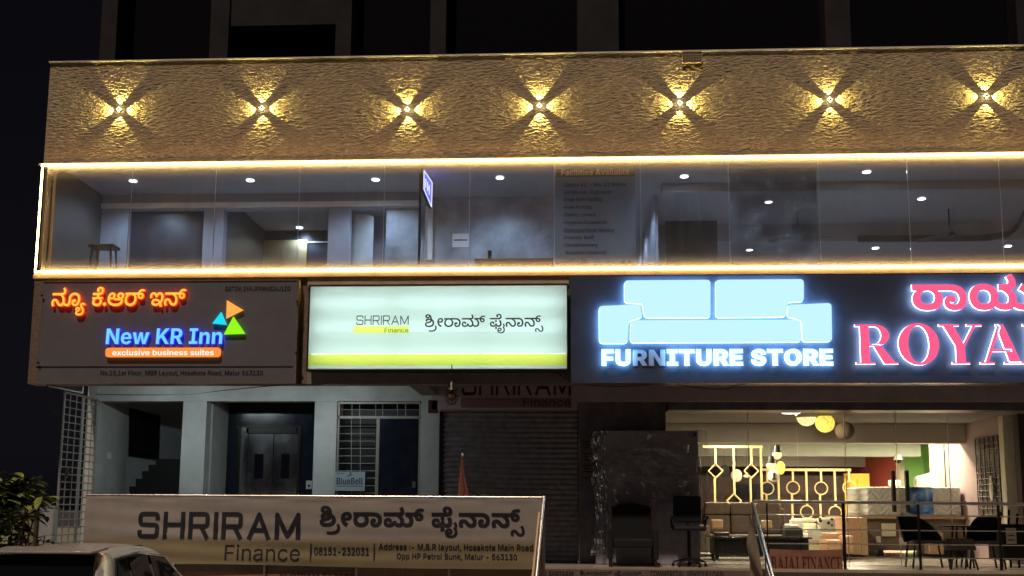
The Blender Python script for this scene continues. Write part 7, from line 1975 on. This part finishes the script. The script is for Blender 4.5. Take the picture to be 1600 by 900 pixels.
# stack of black chairs at the right with a paper label
YT = 17.3
t = thing('chair_stack', 'black stack of covered furniture at the right edge with a pale paper label', 'furniture stack', (PX(1590, 880, YT), YT, ZP))
a, b_, z0_, z1_ = rect(1562, 800, 1640, 884, YT)
g = MB(); g.box(a, b_, YT, YT + .5, ZP + .12, z1_ - .2); g.build('stack', 'black', t, bevel=.04)
g = MB()
for k in range(6):
    x = a + .06 + (b_ - a - .12) * k / 5
    g = MB(); g.tube((x, YT + .1, z1_ - .22), (x + .02, YT + .1, z1_ + .04 * math.sin(k * 2)), .02); g.build('upright', 'black', t)
    g = MB(); g.tube((x, YT + .1, ZP), (x, YT + .1, ZP + .13), .02); g.build('leg', 'black', t)
g = MB(); g.bpx(1572, 825, 1588, 850, YT - .006, YT - .002); lb_ = g.build('paper_label', 'cream_fabric', t)
g = MB()
for y in (829, 836, 843):
    g.bpx(1575, y, 1585, y + 1.5, YT - .009, YT - .007)
g.build('printed_line', 'ink', lb_)


# ---- inside the shop
def lattice(Y, tops, y_top, posts, name, lb, shapes, ybot=870):
    t = thing(name, lb, 'partition', (PX((posts[0] + posts[-1]) / 2, 850, Y), Y, ZP))
    g = MB(); g.bpx(tops[0], y_top, tops[1], y_top + 4, Y - .03, Y + .03); g.build('top_rail', 'gold_paint', t, bevel=.004)
    for p in posts:
        g = MB()
        segs = [(y_top + 4.2, ybot)]
        for kind, x, y, r in shapes:
            if x == p:
                segs = [s2 for s in segs for s2 in (((s[0], min(s[1], y - r)), (max(s[0], y + r), s[1])) if s[0] < y < s[1] else (s,)) if s2[1] - s2[0] > 1]
        for s0, s1 in segs:
            w_ = 1.55
            g.bpx(p - w_, s0, p + w_, s1, Y - .025, Y + .025)
        g.build('post', 'gold_paint', t)
    for kind, x, y, r in shapes:
        c = at(x, y, Y)
        rr = r / F_PX * Y
        g = MB()
        if kind == 'ring':
            g.ring(c, rr, .017, 32)
        else:
            q = [c + Vector((0, 0, rr)), c + Vector((rr, 0, 0)), c + Vector((0, 0, -rr)), c + Vector((-rr, 0, 0)), c + Vector((0, 0, rr))]
            g.path(q, .017, 4)
        g.build('ring' if kind == 'ring' else 'diamond', 'gold_paint', t)
    return t


lattice(22.5, (1098, 1192), 696, (1118, 1147, 1174, 1191), 'lattice_screen', 'golden metal screen with diamond shapes near the shop front', [('diamond', 1118, 736, 11), ('diamond', 1174, 736, 11), ('diamond', 1147, 783, 11)])
lattice(25.5, (1190, 1330), 732, (1199, 1218, 1239, 1260.5, 1283, 1305, 1327), 'lattice_screen', 'golden metal screen with rings deeper in the shop', [('ring', 1199, 763, 9.5), ('ring', 1239, 762, 9.5), ('ring', 1283, 763, 9.5), ('ring', 1260.5, 800, 9.5), ('ring', 1305, 801, 9.5), ('ring', 1327, 762, 9.5)])
g = MB(); g.bpx(1321, 740, 1360, 840, 25.9, 25.98); t = g.build('yellow_door', 'yellow_board'); tag(t, 'tall yellow wooden door panel at the right end of the ring screen', 'door panel')
g = MB(); g.bpx(1326, 746, 1338, 838, 25.88, 25.897); g.bpx(1342, 746, 1355, 838, 25.88, 25.897); g.build('moulding', 'yellow_board', t)
# hanging lamps
LP = [(1260, 651, 15, 19.3, 'lantern_cream', 'round cream lit basket lamp hanging in the shop, the highest of three', 8),
      (1289, 661.5, 14.5, 19.0, 'lantern_yellow', 'round yellow lit basket lamp hanging in the middle of three', 8),
      (1320, 673, 14.5, 18.8, 'straw', 'round unlit brown basket lamp hanging lowest of three', 0)]
for x, y, r, Y, m_, lb, e in LP:
    c = at(x, y, Y)
    t = thing('basket_lamp', lb, 'hanging lamp', c, 'round basket lamps hanging in the shop')
    rr = r / F_PX * Y
    g = MB(); g.ball(c, rr, sz=.98, seg=28, rings=16); g.build('basket', m_, t, smooth=True)
    g = MB(); g.tube(c + Vector((0, 0, rr)), (c.x, c.y, zc + .019), .006); g.build('cord', 'wire', t)
for x, y, Y, lb in ((1214, 695, 21.6, 'black topped glass pendant lamp hanging higher of two in the shop'), (1205, 712, 21.5, 'black topped glass pendant lamp hanging lower of two in the shop')):
    t = thing('pendant_lamp', lb, 'hanging lamp', at(x, y + 24, Y), 'glass pendant lamps in the shop')
    c = at(x, y + 6, Y)
    g = MB(); g.lathe([(.03, .08), (.055, .07), (.09, -.08)], c, 16); g.build('cap', 'black', t, smooth=True)
    c = at(x, y + 16, Y)
    g = MB(); g.ball(c, .1, sz=.9, seg=16, rings=10); g.build('globe', 'lantern_peach', t, smooth=True)
    g = MB(); g.tube(at(x, y, Y), (PX(x, y, Y), Y, zc + .019), .006); g.build('cord', 'wire', t)
for x, y, r, Y, m_, lb in ((1220, 731, 9, 22.2, 'lantern_yellow', 'oval pale yellow wall ornament right of the golden diamond screen'), (1209, 743, 9, 22.1, 'cream_fabric', 'round cream ornament with a dark figure by the golden diamond screen'),
                           (1151, 743, 8.5, 23.2, 'cream_fabric', 'round pale ornament behind the diamond screen, middle of three'), (1132, 736, 8, 23.3, 'charcoal_fabric', 'round dark ornament behind the diamond screen, leftmost of three'), (1167, 749, 8, 23.2, 'charcoal_fabric', 'dark round ornament with white top behind the diamond screen')):
    c = at(x, y, Y)
    t = thing('hanging_ornament', lb, 'ornament', c, 'round ornaments hanging by the screens')
    rr = r / F_PX * Y
    g = MB(); g.ball(c, rr, sx=.75 if x in (1220,) else 1, sy=.25, sz=1.15, seg=20, rings=12); bo = g.build('disc', m_, t, smooth=True)
    g = MB(); g.tube(c + Vector((0, 0, rr)), (c.x, c.y, zc + .019), .004); g.build('cord', 'wire', t)
    if x == 1209:
        g = MB(); g.box(c.x - .02, c.x + .02, c.y - rr * .27 - .02, c.y - rr * .2, c.z - .06, c.z + .06); g.box(c.x - .05, c.x + .05, c.y - rr * .27 - .02, c.y - rr * .2, c.z - .085, c.z - .061); g.build('figure', 'black', t)
    if x == 1167:
        g = MB(); g.ball(c + Vector((0, -.02, .07)), .08, sy=.4, sz=.5, seg=14, rings=8); g.build('top', 'cream_fabric', t, smooth=True)


# sofas and seats
def sofa(px0, px1, ytop, Y, m_, lb, seats=2, zseat=.42, name='sofa', depth=.9):
    xa_, xb_ = PX(px0, 800, Y), PX(px1, 800, Y)
    zt_ = PZ((px0 + px1) / 2, ytop, Y)
    t = thing(name, lb, 'sofa', ((xa_ + xb_) / 2, Y, ZP))
    g = MB(); g.box(xa_, xb_, Y - .0, Y + .22, ZP + .08, zt_ - .12); g.build('base', m_, t, bevel=.03)
    g = MB(); g.box(xa_ + .1, xb_ - .1, Y - depth + .1, Y - .002, ZP + .08, ZP + .24); g.build('base', m_, t, bevel=.02)
    W = (xb_ - xa_ - .2) / seats
    for k in range(seats):
        x = xa_ + .1 + W * k
        g = MB(); g.box(x + .005, x + W - .005, Y - depth + .08, Y - .12, ZP + .245, ZP + zseat); g.build('seat_cushion', m_, t, bevel=.05)
        g = MB(); g.box(x + .005, x + W - .005, Y - .2, Y - .003, ZP + zseat + .01, (zt_ + ZP + zseat) / 2 + .06); g.build('back_cushion', m_, t, bevel=.06)
        g = MB(); g.box(x + .005, x + W - .005, Y - .16, Y + .12, (zt_ + ZP + zseat) / 2 + .065, zt_); g.build('head_cushion', m_, t, bevel=.06)
    for x in (xa_ - .1, xb_ - .1):
        g = MB(); g.box(x, x + .2, Y - depth, Y + .1, ZP + .08, ZP + zseat + .18); g.build('arm', m_, t, bevel=.05)
    return t


sofa(1092, 1226, 785, 21.2, 'brown_fabric', 'long brown cushioned sofa in front of the diamond screen', 3)
t = thing('coffee_table', 'low black glass topped coffee table in front of the brown sofa', 'table', (PX(1160, 850, 19.2), 19.2, ZP))
a, b_ = PX(1108, 850, 19.2), PX(1262, 850, 19.2)
zz = PZ(1180, 838, 19.2)
g = MB(); g.box(a, b_, 18.8, 19.6, zz - .03, zz); g.build('tabletop', 'black_gloss', t, bevel=.005)
g = MB(); g.box(a + .05, b_ - .05, 18.9, 19.5, ZP + .1, zz - .031); g.build('body', 'charcoal_fabric', t)
g = MB(); g.box(a + .1, b_ - .1, 18.85, 18.898, ZP + .3, ZP + .33); g.build('drawer_edge', 'dark_steel', t)
for x in (a + .1, b_ - .1):
    for y in (18.95, 19.45):
        g = MB(); g.box(x - .03, x + .03, y - .03, y + .03, ZP, ZP + .1); g.build('foot', 'black', t)
t = thing('ottoman', 'dark grey tub seat beside the coffee table', 'seat', (PX(1240, 850, 19.9), 19.9, ZP))
a, b_, z0_, z1_ = rect(1228, 824, 1256, 846, 19.9)
g = MB(); g.box(a, b_, 19.9, 20.3, ZP + .08, z1_); g.build('cushion', 'charcoal_fabric', t, bevel=.06)
g = MB(); g.box(a + .04, b_ - .04, 19.95, 20.25, ZP, ZP + .078); g.build('base', 'black', t)
sofa(1228, 1318, 810, 22.6, 'cream_fabric', 'cream white sofa below the golden ring screen', 2)
t = thing('patterned_cushion', 'white and black patterned cushion on the cream sofa', 'cushion', at(1297, 830, 21.9))
a, b_, z0_, z1_ = rect(1279, 809, 1315, 832, 21.85)
mat('pattern_fabric', (0.5, 0.5, 0.46), 0.8)
pt = MATS['pattern_fabric'].node_tree
vn = pt.nodes.new('ShaderNodeTexVoronoi'); vn.inputs['Scale'].default_value = 9
tcn = pt.nodes.new('ShaderNodeTexCoord'); pt.links.new(tcn.outputs['Object'], vn.inputs['Vector'])
rp = pt.nodes.new('ShaderNodeValToRGB'); rp.color_ramp.elements[0].position = .28; rp.color_ramp.elements[0].color = (.03, .03, .03, 1); rp.color_ramp.elements[1].position = .36; rp.color_ramp.elements[1].color = (.6, .58, .5, 1)
pt.links.new(vn.outputs[0], rp.inputs[0]); pt.links.new(rp.outputs[0], pt.nodes['Principled BSDF'].inputs['Base Color'])
g = MB(); g.box(a, b_, 21.85, 22.0, z0_, z1_); g.build('cushion', 'pattern_fabric', t, bevel=.05)
t = thing('peach_armchair', 'light tan wooden armchair in front of the cream sofa', 'chair', (PX(1310, 860, 19.6), 19.6, ZP))
a, b_, z0_, z1_ = rect(1292, 835, 1334, 872, 19.6)
g = MB(); g.box(a, b_ - .2, 19.6, 20.2, ZP + .1, z1_ - .1); g.build('seat', 'peach_wood', t, bevel=.05)
g = MB(); g.box(a + .02, b_, 20.0, 20.25, ZP + .1, z1_ + .02); g.build('backrest', 'peach_wood', t, bevel=.06)
g = MB(); g.box(b_ - .19, b_, 19.55, 19.99, ZP + .1, z1_ - .02); g.build('arm', 'peach_wood', t, bevel=.04)
for x in (a + .05, b_ - .05):
    for y in (19.65, 20.15):
        g = MB(); g.tube((x, y, ZP), (x, y, ZP + .12), .02); g.build('leg', 'dark_wood', t)
t = thing('wooden_cabinet', 'tall pale wooden cabinet end beside the display platform', 'cabinet', (PX(1337, 860, 20.2), 20.2, ZP))
a, b_, z0_, z1_ = rect(1320, 809, 1354, 866, 20.2)
g = MB(); g.box(a, b_, 20.25, 20.9, ZP + .06, z1_); g.build('carcass', 'peach_wood', t, bevel=.006)
g = MB(); g.box(b_ - .1, b_ + .02, 20.2, 20.248, ZP + .06, z1_); g.build('side_board', 'tan_wood', t)
g = MB(); g.box(a + .02, b_ - .02, 20.3, 20.85, ZP, ZP + .059); g.build('plinth', 'black', t)
# display platform with mattresses
YD2 = 20.9
t = thing('display_platform', 'brown display platform with tan edge carrying the white mattress', 'platform', (PX(1440, 860, YD2), YD2, ZP))
a, b_ = PX(1352, 830, YD2), min(PX(1548, 830, YD2), X8 - .02)
zt_ = PZ(1440, 807, YD2)
g = MB(); g.box(a, b_, YD2 + .1, YD2 + 1.9, ZP + .12, zt_ - .05); g.build('front_panel', 'grey_brown', t)
g = MB(); g.box(a - .3, b_, YD2, YD2 + 2.0, zt_ - .048, zt_); g.build('deck', 'tan_wood', t, bevel=.008)
for x in (a + .3, b_ - .4):
    g = MB(); g.box(x, x + .1, YD2 + .2, YD2 + 1.8, ZP, ZP + .119); g.build('foot', 'black', t)
g = MB(); g.bpx(1369, 838, 1376, 848, YD2 + .09, YD2 + .098); g.bpx(1405, 840, 1417, 852, YD2 + .09, YD2 + .098); g.build('price_tag', 'paper', t)
YMT = 21.0
t = thing('wrapped_mattress', 'white quilted mattress with a blue picture label lying on the display platform', 'mattress', (PX(1440, 800, YMT), YMT, zt_))
a, b_ = PX(1355, 780, YMT), PX(1519, 780, YMT)
b_ = min(b_, X8 - .05)
z1_ = PZ(1440, 761, YMT)
mt = mat('quilt', (0.66, 0.68, 0.64), 0.55)
qt = mt.node_tree
wv = qt.nodes.new('ShaderNodeTexWave'); wv.wave_type = 'BANDS'; wv.bands_direction = 'Z'; wv.inputs['Scale'].default_value = 2.6; wv.inputs['Distortion'].default_value = 0
tcn = qt.nodes.new('ShaderNodeTexCoord'); mp = qt.nodes.new('ShaderNodeSeparateXYZ'); qt.links.new(tcn.outputs['Object'], mp.inputs[0])
pp = qt.nodes.new('ShaderNodeMath'); pp.operation = 'PINGPONG'; pp.inputs[1].default_value = .16; qt.links.new(mp.outputs[0], pp.inputs[0])
ad = qt.nodes.new('ShaderNodeMath'); ad.operation = 'ADD'; qt.links.new(pp.outputs[0], ad.inputs[0]); qt.links.new(mp.outputs[2], ad.inputs[1])
cb = qt.nodes.new('ShaderNodeCombineXYZ'); qt.links.new(ad.outputs[0], cb.inputs[2]); qt.links.new(cb.outputs[0], wv.inputs['Vector'])
bpn = qt.nodes.new('ShaderNodeBump'); bpn.inputs['Strength'].default_value = .4; bpn.inputs['Distance'].default_value = .05
qt.links.new(wv.outputs[1], bpn.inputs['Height']); qt.links.new(bpn.outputs[0], qt.nodes['Principled BSDF'].inputs['Normal'])
g = MB(); g.box(a, b_, YMT, YMT + 1.6, zt_ + .002, z1_); g.build('mattress', 'quilt', t, bevel=.05)
ml = mat('picture_label', (0.08, 0.2, 0.6), 0.3)
lt = ml.node_tree
nn = lt.nodes.new('ShaderNodeTexNoise'); nn.inputs['Scale'].default_value = 5; nn.inputs['Detail'].default_value = 3
tcn = lt.nodes.new('ShaderNodeTexCoord'); lt.links.new(tcn.outputs['Object'], nn.inputs['Vector'])
rp = lt.nodes.new('ShaderNodeValToRGB')
for pos, c_ in ((.35, (.02, .03, .08)), (.45, (.05, .16, .5)), (.55, (.14, .35, .75)), (.68, (.6, .7, .85))):
    e_ = rp.color_ramp.elements.new(pos); e_.color = (*c_, 1)
rp.color_ramp.elements.remove(rp.color_ramp.elements[0])
lt.links.new(nn.outputs[0], rp.inputs[0]); lt.links.new(rp.outputs[0], lt.nodes['Principled BSDF'].inputs['Base Color'])
g = MB(); g.bpx(1416, 761, 1458, 803, YMT - .006, YMT - .002); g.build('picture_label', 'picture_label', t)
t = thing('standing_mattress', 'plastic wrapped mattress leaning by the green wall', 'mattress', (PX(1450, 770, 25.0), 25.0, ZP))
P = [at(1432, 745, 25.0), at(1468, 735, 25.0), at(1470, 800, 25.0), at(1432, 800, 25.0)]
P[2].z = P[3].z = ZP
g = MB(); g.hexa(P, [v + Vector((0, .25, 0)) for v in P]); mo = g.build('cover', 'cream_fabric', t, bevel=.05)
mat('crumpled_plastic', (0.42, 0.40, 0.34), 0.3, nscale=7, namt=.5, bump=1, bscale=12)
mo.data.materials[0] = MATS['crumpled_plastic']
for x, lb in ((1397.5, 'black upright post before the red wall, left of the pair'), (1419, 'black upright post before the mattress picture, right of the pair')):
    g = MB(); g.bpx(x - 2.6, 735 - (x - 1397) * .02, x + 2.6, 800, 20.75, 20.85)
    p_ = g.build('black_post', 'black', bevel=.01)
    tag(p_, lb, 'post', 'black upright posts at the display platform')
t = thing('dome_camera', 'white dome security camera on the beam above the red wall', 'camera', at(1403, 724, 25.7))
c = at(1403, 717, 25.7)
g = MB(); g.lathe([(.07, .1), (.1, .02), (.11, -.02)], c, 16); g.build('housing', 'plastic_cctv', t, smooth=True)
g = MB(); g.ball(c + Vector((0, -.01, -.04)), .075, seg=14, rings=8); g.build('lens', 'black_gloss', t, smooth=True)
g = MB(); g.ball((X8 - .06, 19.5, PZ(1557, 763, 19.5)), .16, sx=.12, sy=.5, sz=1.5); tag(g.build('oval_ornament', 'cream_fabric', smooth=True), 'pale oval ornament hanging on the grille window at the right', 'ornament')

# small stock that fills the showroom
for k, (x0, y0, x1, y1, Y, m_, nm, lb, ct) in enumerate((
        (1112, 812, 1130, 826, 20.6, 'peach_wood', 'cushion', 'peach cushion on the brown sofa, the left one', 'cushion'),
        (1190, 813, 1207, 826, 20.6, 'tan_wood', 'cushion', 'tan cushion on the brown sofa, near its right end', 'cushion'),
        (1235, 812, 1256, 826, 21.9, 'paper', 'cushion', 'plain white cushion at the left end of the cream sofa', 'cushion'),
        (1390, 750, 1408, 760, 22.3, 'cream_fabric', 'pillow', 'cream pillow lying on the back of the white mattress', 'pillow'),
        (1268, 828, 1284, 838, 19.3, 'paper', 'gift_box', 'small white box on the right end of the coffee table', 'box'),
        (1118, 832, 1140, 838.5, 19.2, 'dark_wood', 'tray', 'flat dark tray on the coffee table', 'tray'),
        (1378, 818, 1400, 838, 20.94, 'cream_fabric', 'price_board', 'pale price board leaning on the front of the display platform', 'board'),
        (1452, 832, 1474, 866, 20.6, 'tan_wood', 'side_table', 'small tan bedside table in front of the display platform', 'table'))):
    g = MB()
    g.bpx(x0, y0, x1, y1, Y, Y + (.12 if nm in ('cushion', 'pillow') else .03 if nm == 'price_board' else .3))
    tag(g.build(nm, m_, bevel=.03 if nm in ('cushion', 'pillow') else .004), lb, ct)
g = MB(); g.bpx(1371, 741, 1392, 757, 32.93, 32.99); t = g.build('wall_picture', 'peach_wood'); tag(t, 'peach toned picture hanging on the red wall', 'picture')
g = MB(); g.bpx(1374, 744, 1389, 754, 32.91, 32.928); g.build('picture_sheet', 'cream_fabric', t)

# shop ceiling lamps (the light that fills the shop)
SL = [(PX(1240, 700, 18.2), 18.3, 70, 'flat round ceiling lamp at the shop front above the coffee table'),
      (PX(1150, 700, 21.5), 21.6, 120, 'flat round ceiling lamp behind the first beam over the brown sofa'),
      (PX(1330, 700, 23.5), 23.6, 190, 'flat round ceiling lamp behind the first beam over the cream sofa'),
      (PX(1470, 700, 24.5), 24.5, 110, 'flat round ceiling lamp behind the first beam near the green wall'),
      (PX(1430, 700, 21.5), 21.5, 90, 'flat round ceiling lamp added unseen behind the first beam above the white mattress'),  # unseen lamp, added to brighten the mattress
      (PX(1250, 700, 29), 29.0, 120, 'flat round ceiling lamp behind the second beam'),
      (PX(1390, 700, 30), 30.5, 60, 'flat round ceiling lamp behind the second beam near the red wall')]
first = None
for x, y, e, lb in SL:
    p = Vector((x, y, zc + .018))
    if first is None:
        first = thing('ceiling_lamp', lb, 'ceiling lamp', p, 'round ceiling lamps of the furniture shop')
        g = MB(); g.lathe([(.15, -.012), (.17, 0)], p, 24); g.build('diffuser', 'shop_light', first)
        t = first
    else:
        t = dup(first, p, lb)
        for o in list(t.children):
            if o.type == 'LIGHT':
                bpy.data.objects.remove(o)
    l = lamp('AREA', 'lamp', t, p + Vector((0, 0, -.04)), e * 1.2, (1.0, 0.86, 0.60), .1, (0, 0, -1))
    l.data.shape = 'DISK'; l.data.size = .3

# ================================================================== CAR
CY, CX = 11.0, PX(161, 864, 11.35) - .60
t = thing('parked_car', 'silver grey hatchback parked nose to the banner, seen from behind', 'car', (CX, CY + 1.85, 0.0))
# stations: y, half-width sill, half-width belt, half-width roof, belt height, roof height
ST = [(0.00, .70, .74, .66, .86, .93), (0.07, .76, .80, .67, .92, 1.06), (0.30, .79, .82, .60, .96, 1.50), (0.55, .80, .83, .60, .96, 1.545), (1.1, .80, .83, .60, .95, 1.57), (1.75, .80, .83, .60, .94, 1.545),
      (2.15, .80, .83, .585, .93, 1.47), (2.55, .80, .83, .62, .93, 1.22), (2.88, .80, .82, .68, .93, 1.0), (3.3, .78, .80, .66, .86, .93), (3.6, .72, .74, .56, .72, .80), (3.7, .66, .66, .5, .55, .66)]


def ringpts(s):
    y, ws, wb, wr, zb_, zr_ = s
    half = [(0, .28), (ws * .9, .28), (ws, .40), (wb + .015, .62), (wb, zb_), (wr + (wb - wr) * .12, zr_ - (zr_ - zb_) * .13 - .01), (wr * .86, zr_ - .012), (wr * .5, zr_ + .008), (0, zr_ + .014)]
    return [Vector((CX + x, CY + y, z)) for x, z in half] + [Vector((CX - x, CY + y, z)) for x, z in half[-2:0:-1]]


g = MB()
RG = [ringpts(s) for s in ST]
nr = len(RG[0])
vs = [p for r_ in RG for p in r_]
fs = []
for i in range(len(ST) - 1):
    for k in range(nr):
        fs.append((i * nr + k, i * nr + (k + 1) % nr, (i + 1) * nr + (k + 1) % nr, (i + 1) * nr + k))
fs.append(tuple(range(nr)))
fs.append(tuple((len(ST) - 1) * nr + k for k in range(nr)))
g.mesh(vs, fs)
body = g.build('body', 'car_paint', t, smooth=True)
sb = body.modifiers.new('round', 'SUBSURF')
sb.levels = sb.render_levels = 2


def side_pt(y, f, side, off=.012):
    for a, b in zip(ST, ST[1:]):
        if a[0] <= y <= b[0]:
            u = (y - a[0]) / (b[0] - a[0])
            s = [p + (q - p) * u for p, q in zip(a, b)]
            break
    _, ws, wb, wr, zb_, zr_ = s
    x0, z0 = wb, zb_
    x1, z1 = wr + (wb - wr) * .12, zr_ - (zr_ - zb_) * .13 - .01
    return Vector((CX + side * (x0 + (x1 - x0) * f + off), CY + y, z0 + (z1 - z0) * f))


def side_panel(poly, side, nm, m_, par, off=.012, th=.008):
    P = [side_pt(y, f, side, off) for y, f in poly]
    Q = [p - Vector((side * th, 0, 0)) for p in P]
    g = MB(); n = len(P)
    g.mesh(P + Q, [tuple(range(n)), tuple(range(2 * n - 1, n - 1, -1))] + [(i, (i + 1) % n, n + (i + 1) % n, n + i) for i in range(n)])
    return g.build(nm, m_, par)


for sd_ in (-1, 1):
    side_panel([(.42, .06), (2.62, .06), (2.3, .62), (2.02, .93), (1.2, .97), (.55, .93), (.44, .6)], sd_, 'window_trim', 'car_trim', t, .006)
    side_panel([(.47, .12), (.80, .12), (.82, .90), (.58, .88), (.49, .55)], sd_, 'side_window', 'car_glass', t, .014)
    side_panel([(.86, .12), (1.42, .12), (1.42, .92), (.88, .91)], sd_, 'side_window', 'car_glass', t, .014)
    side_panel([(1.50, .12), (2.48, .12), (2.25, .55), (1.98, .88), (1.50, .92)], sd_, 'side_window', 'car_glass', t, .014)
    g = MB(); g.path([side_pt(y, f, sd_, .018) for y, f in ((.41, .05), (.42, .6), (.54, .95), (1.2, 1.0), (2.03, .96), (2.32, .64))], .009, 6); g.build('chrome_line', 'chrome', t)
    g = MB(); g.box(CX + sd_ * .84, CX + sd_ * 1.0, CY + 2.22, CY + 2.32, .96, 1.08); g.build('mirror', 'car_paint', t, bevel=.02)
    g = MB(); x = CX + sd_ * .765
    P = [(x - .03, CY + .06, .70), (x + .05, CY + .10, .70), (x + .045, CY + .2, 1.25), (x - .07, CY + .165, 1.22)]
    g.hexa([(CX + sd_ * .70, CY - .0, .72), (CX + sd_ * .80, CY + .06, .72), (CX + sd_ * .745, CY + .2, 1.2), (CX + sd_ * .65, CY + .14, 1.2)], [(CX + sd_ * .68, CY + .06, .72), (CX + sd_ * .79, CY + .16, .72), (CX + sd_ * .72, CY + .28, 1.2), (CX + sd_ * .63, CY + .22, 1.2)])
    g.build('tail_lamp', 'tail_red', t, bevel=.012)
    for yy in (.62, 2.98):
        c = Vector((CX + sd_ * .76, CY + yy, .29))
        g = MB(); g.tube(c - Vector((.09, 0, 0)), c + Vector((.09, 0, 0)), .285, 28); wh = g.build('wheel', 'rubber', t, smooth=True)
        g = MB(); g.tube(c + Vector((sd_ * .08, 0, 0)), c + Vector((sd_ * .1, 0, 0)), .18, 20); g.build('rim', 'chrome', wh)
# rear window, spoiler, bumper, number plate recess
def rw(u, v, o=.012):
    lo, hi = ST[1], ST[2]
    y = lo[0] + (hi[0] - lo[0]) * v
    z = lo[5] + (hi[5] - lo[5]) * v
    wv_ = (lo[3] + (hi[3] - lo[3]) * v) * .93
    return Vector((CX + u * wv_, CY + y - o * .9, z + o * .4))


g = MB()
P = [rw(-.9, -.1), rw(.9, -.1), rw(.98, .3), rw(.96, .9), rw(-.96, .9), rw(-.98, .3)]
g.mesh(P + [p + Vector((0, .03, 0)) for p in P], [(0, 1, 2, 3, 4, 5), (11, 10, 9, 8, 7, 6)] + [(i, (i + 1) % 6, 6 + (i + 1) % 6, 6 + i) for i in range(6)])
g.build('rear_window', 'car_glass', t, bevel=.012)
g = MB()
P = [(-.56, .14, 1.525), (.56, .14, 1.525), (.6, .5, 1.562), (-.6, .5, 1.562)]
P = [Vector((CX + x, CY + y, z)) for x, y, z in P]
g.hexa(P, [p - Vector((0, 0, .03)) for p in P]); g.build('roof_spoiler', 'car_paint', t, bevel=.012)
g = MB(); g.box(CX - .74, CX + .74, CY - .07, CY + .12, .36, .60); g.build('rear_bumper', 'car_paint', t, bevel=.05)
g = MB(); g.box(CX - .26, CX + .26, CY - .012, CY + .02, .70, .82); g.build('number_plate', 'paper', t)
for sd_ in (-.47, .47):
    g = MB(); g.tube((CX + sd_, CY + .6, 1.527), (CX + sd_, CY + 1.7, 1.532), .01); g.build('roof_rib', 'car_trim', t)

# ================================================================== PLANTS
mat('leaf_dark', (0.04, 0.062, 0.014), 0.5, nscale=8, namt=0.4)


def leafy(c, n, rad, lb, seed, size, stems, Y):
    rnd = random.Random(seed)
    t = thing('leafy_plant', lb, 'plant', (c.x, Y, .12))
    g = MB()
    tips = []
    for px, py, y in stems:
        p = at(px, py, Y + y)
        b = Vector((c.x + rnd.uniform(-.1, .1), Y, .12))
        m1 = b.lerp(p, .6) + Vector((rnd.uniform(-.1, .1), rnd.uniform(-.1, .1), -.1))
        g.tube(b, m1, .022, 7, .015); g.tube(m1, p, .015, 7, .008)
        tips.append((p, (p - m1).normalized()))
    g.build('stem', 'stem', t, smooth=True)
    g1 = MB(); g1.mi = 0
    for k in range(n):
        p, d = tips[k % len(tips)]
        u = rnd.random()
        base = p - d * u * rad * .7 + Vector((rnd.gauss(0, rad * .16), rnd.gauss(0, rad * .16), rnd.gauss(0, rad * .13)))
        a = rnd.uniform(0, 2 * math.pi)
        up = rnd.uniform(-.25, .9)
        dr = Vector((math.cos(a), math.sin(a), up)).normalized()
        L = size * rnd.uniform(.6, 1.25)
        W = L * rnd.uniform(.16, .24)
        sd_ = dr.cross(Vector((rnd.uniform(-.3, .3), rnd.uniform(-.3, .3), 1))).normalized()
        nrm = sd_.cross(dr).normalized()
        g1.mi = rnd.choice((0, 0, 1))
        cp = []
        for q, wd in ((0, .12), (.25, .75), (.55, 1.0), (.8, .7), (1, .04)):
            mid = base + dr * L * q - Vector((0, 0, L * .35 * q * q))
            cp.append((mid - sd_ * W * wd + nrm * W * .25 * wd, mid, mid + sd_ * W * wd + nrm * W * .25 * wd))
        for r0, r1_ in zip(cp, cp[1:]):
            g1.face([r0[0], r0[1], r1_[1], r1_[0]])
            g1.face([r0[1], r0[2], r1_[2], r1_[1]])
    bmesh.ops.remove_doubles(g1.bm, verts=g1.bm.verts, dist=1e-5)
    o = g1.build('foliage', ['leaf', 'leaf_dark'], t, smooth=False)
    return t


leafy(at(18, 800, 14.3), 420, .45, 'big leaved green shrub at the left edge by the beige pier', 5, .29,
      [(-12, 760, 0), (8, 757, .1), (24, 752, -.1), (44, 754, 0), (62, 778, .05), (52, 770, -.2), (10, 790, 0), (-20, 800, .2), (20, 820, -.1), (-5, 840, 0), (18, 860, 0), (-25, 770, .1)], 14.3)
leafy(at(62, 860, 14.4), 46, .2, 'small yellowish leaved plant between the shrub and the banner', 9, .15, [(70, 838, 0), (82, 846, 0), (60, 846, .05), (76, 850, -.05)], 14.4)
leafy(at(47, 850, 14.6), 10, .14, 'thin bare stemmed sapling beside the beige pier', 12, .13, [(44, 806, 0), (41, 800, 0)], 14.6)
leafy(at(752, 800, 15.75), 16, .1, 'tiny grey sprig poking up behind the banner beside the orange flag', 15, .06, [(749, 764, 0), (754, 771, 0), (746, 772, 0), (760, 774, 0)], 15.75)
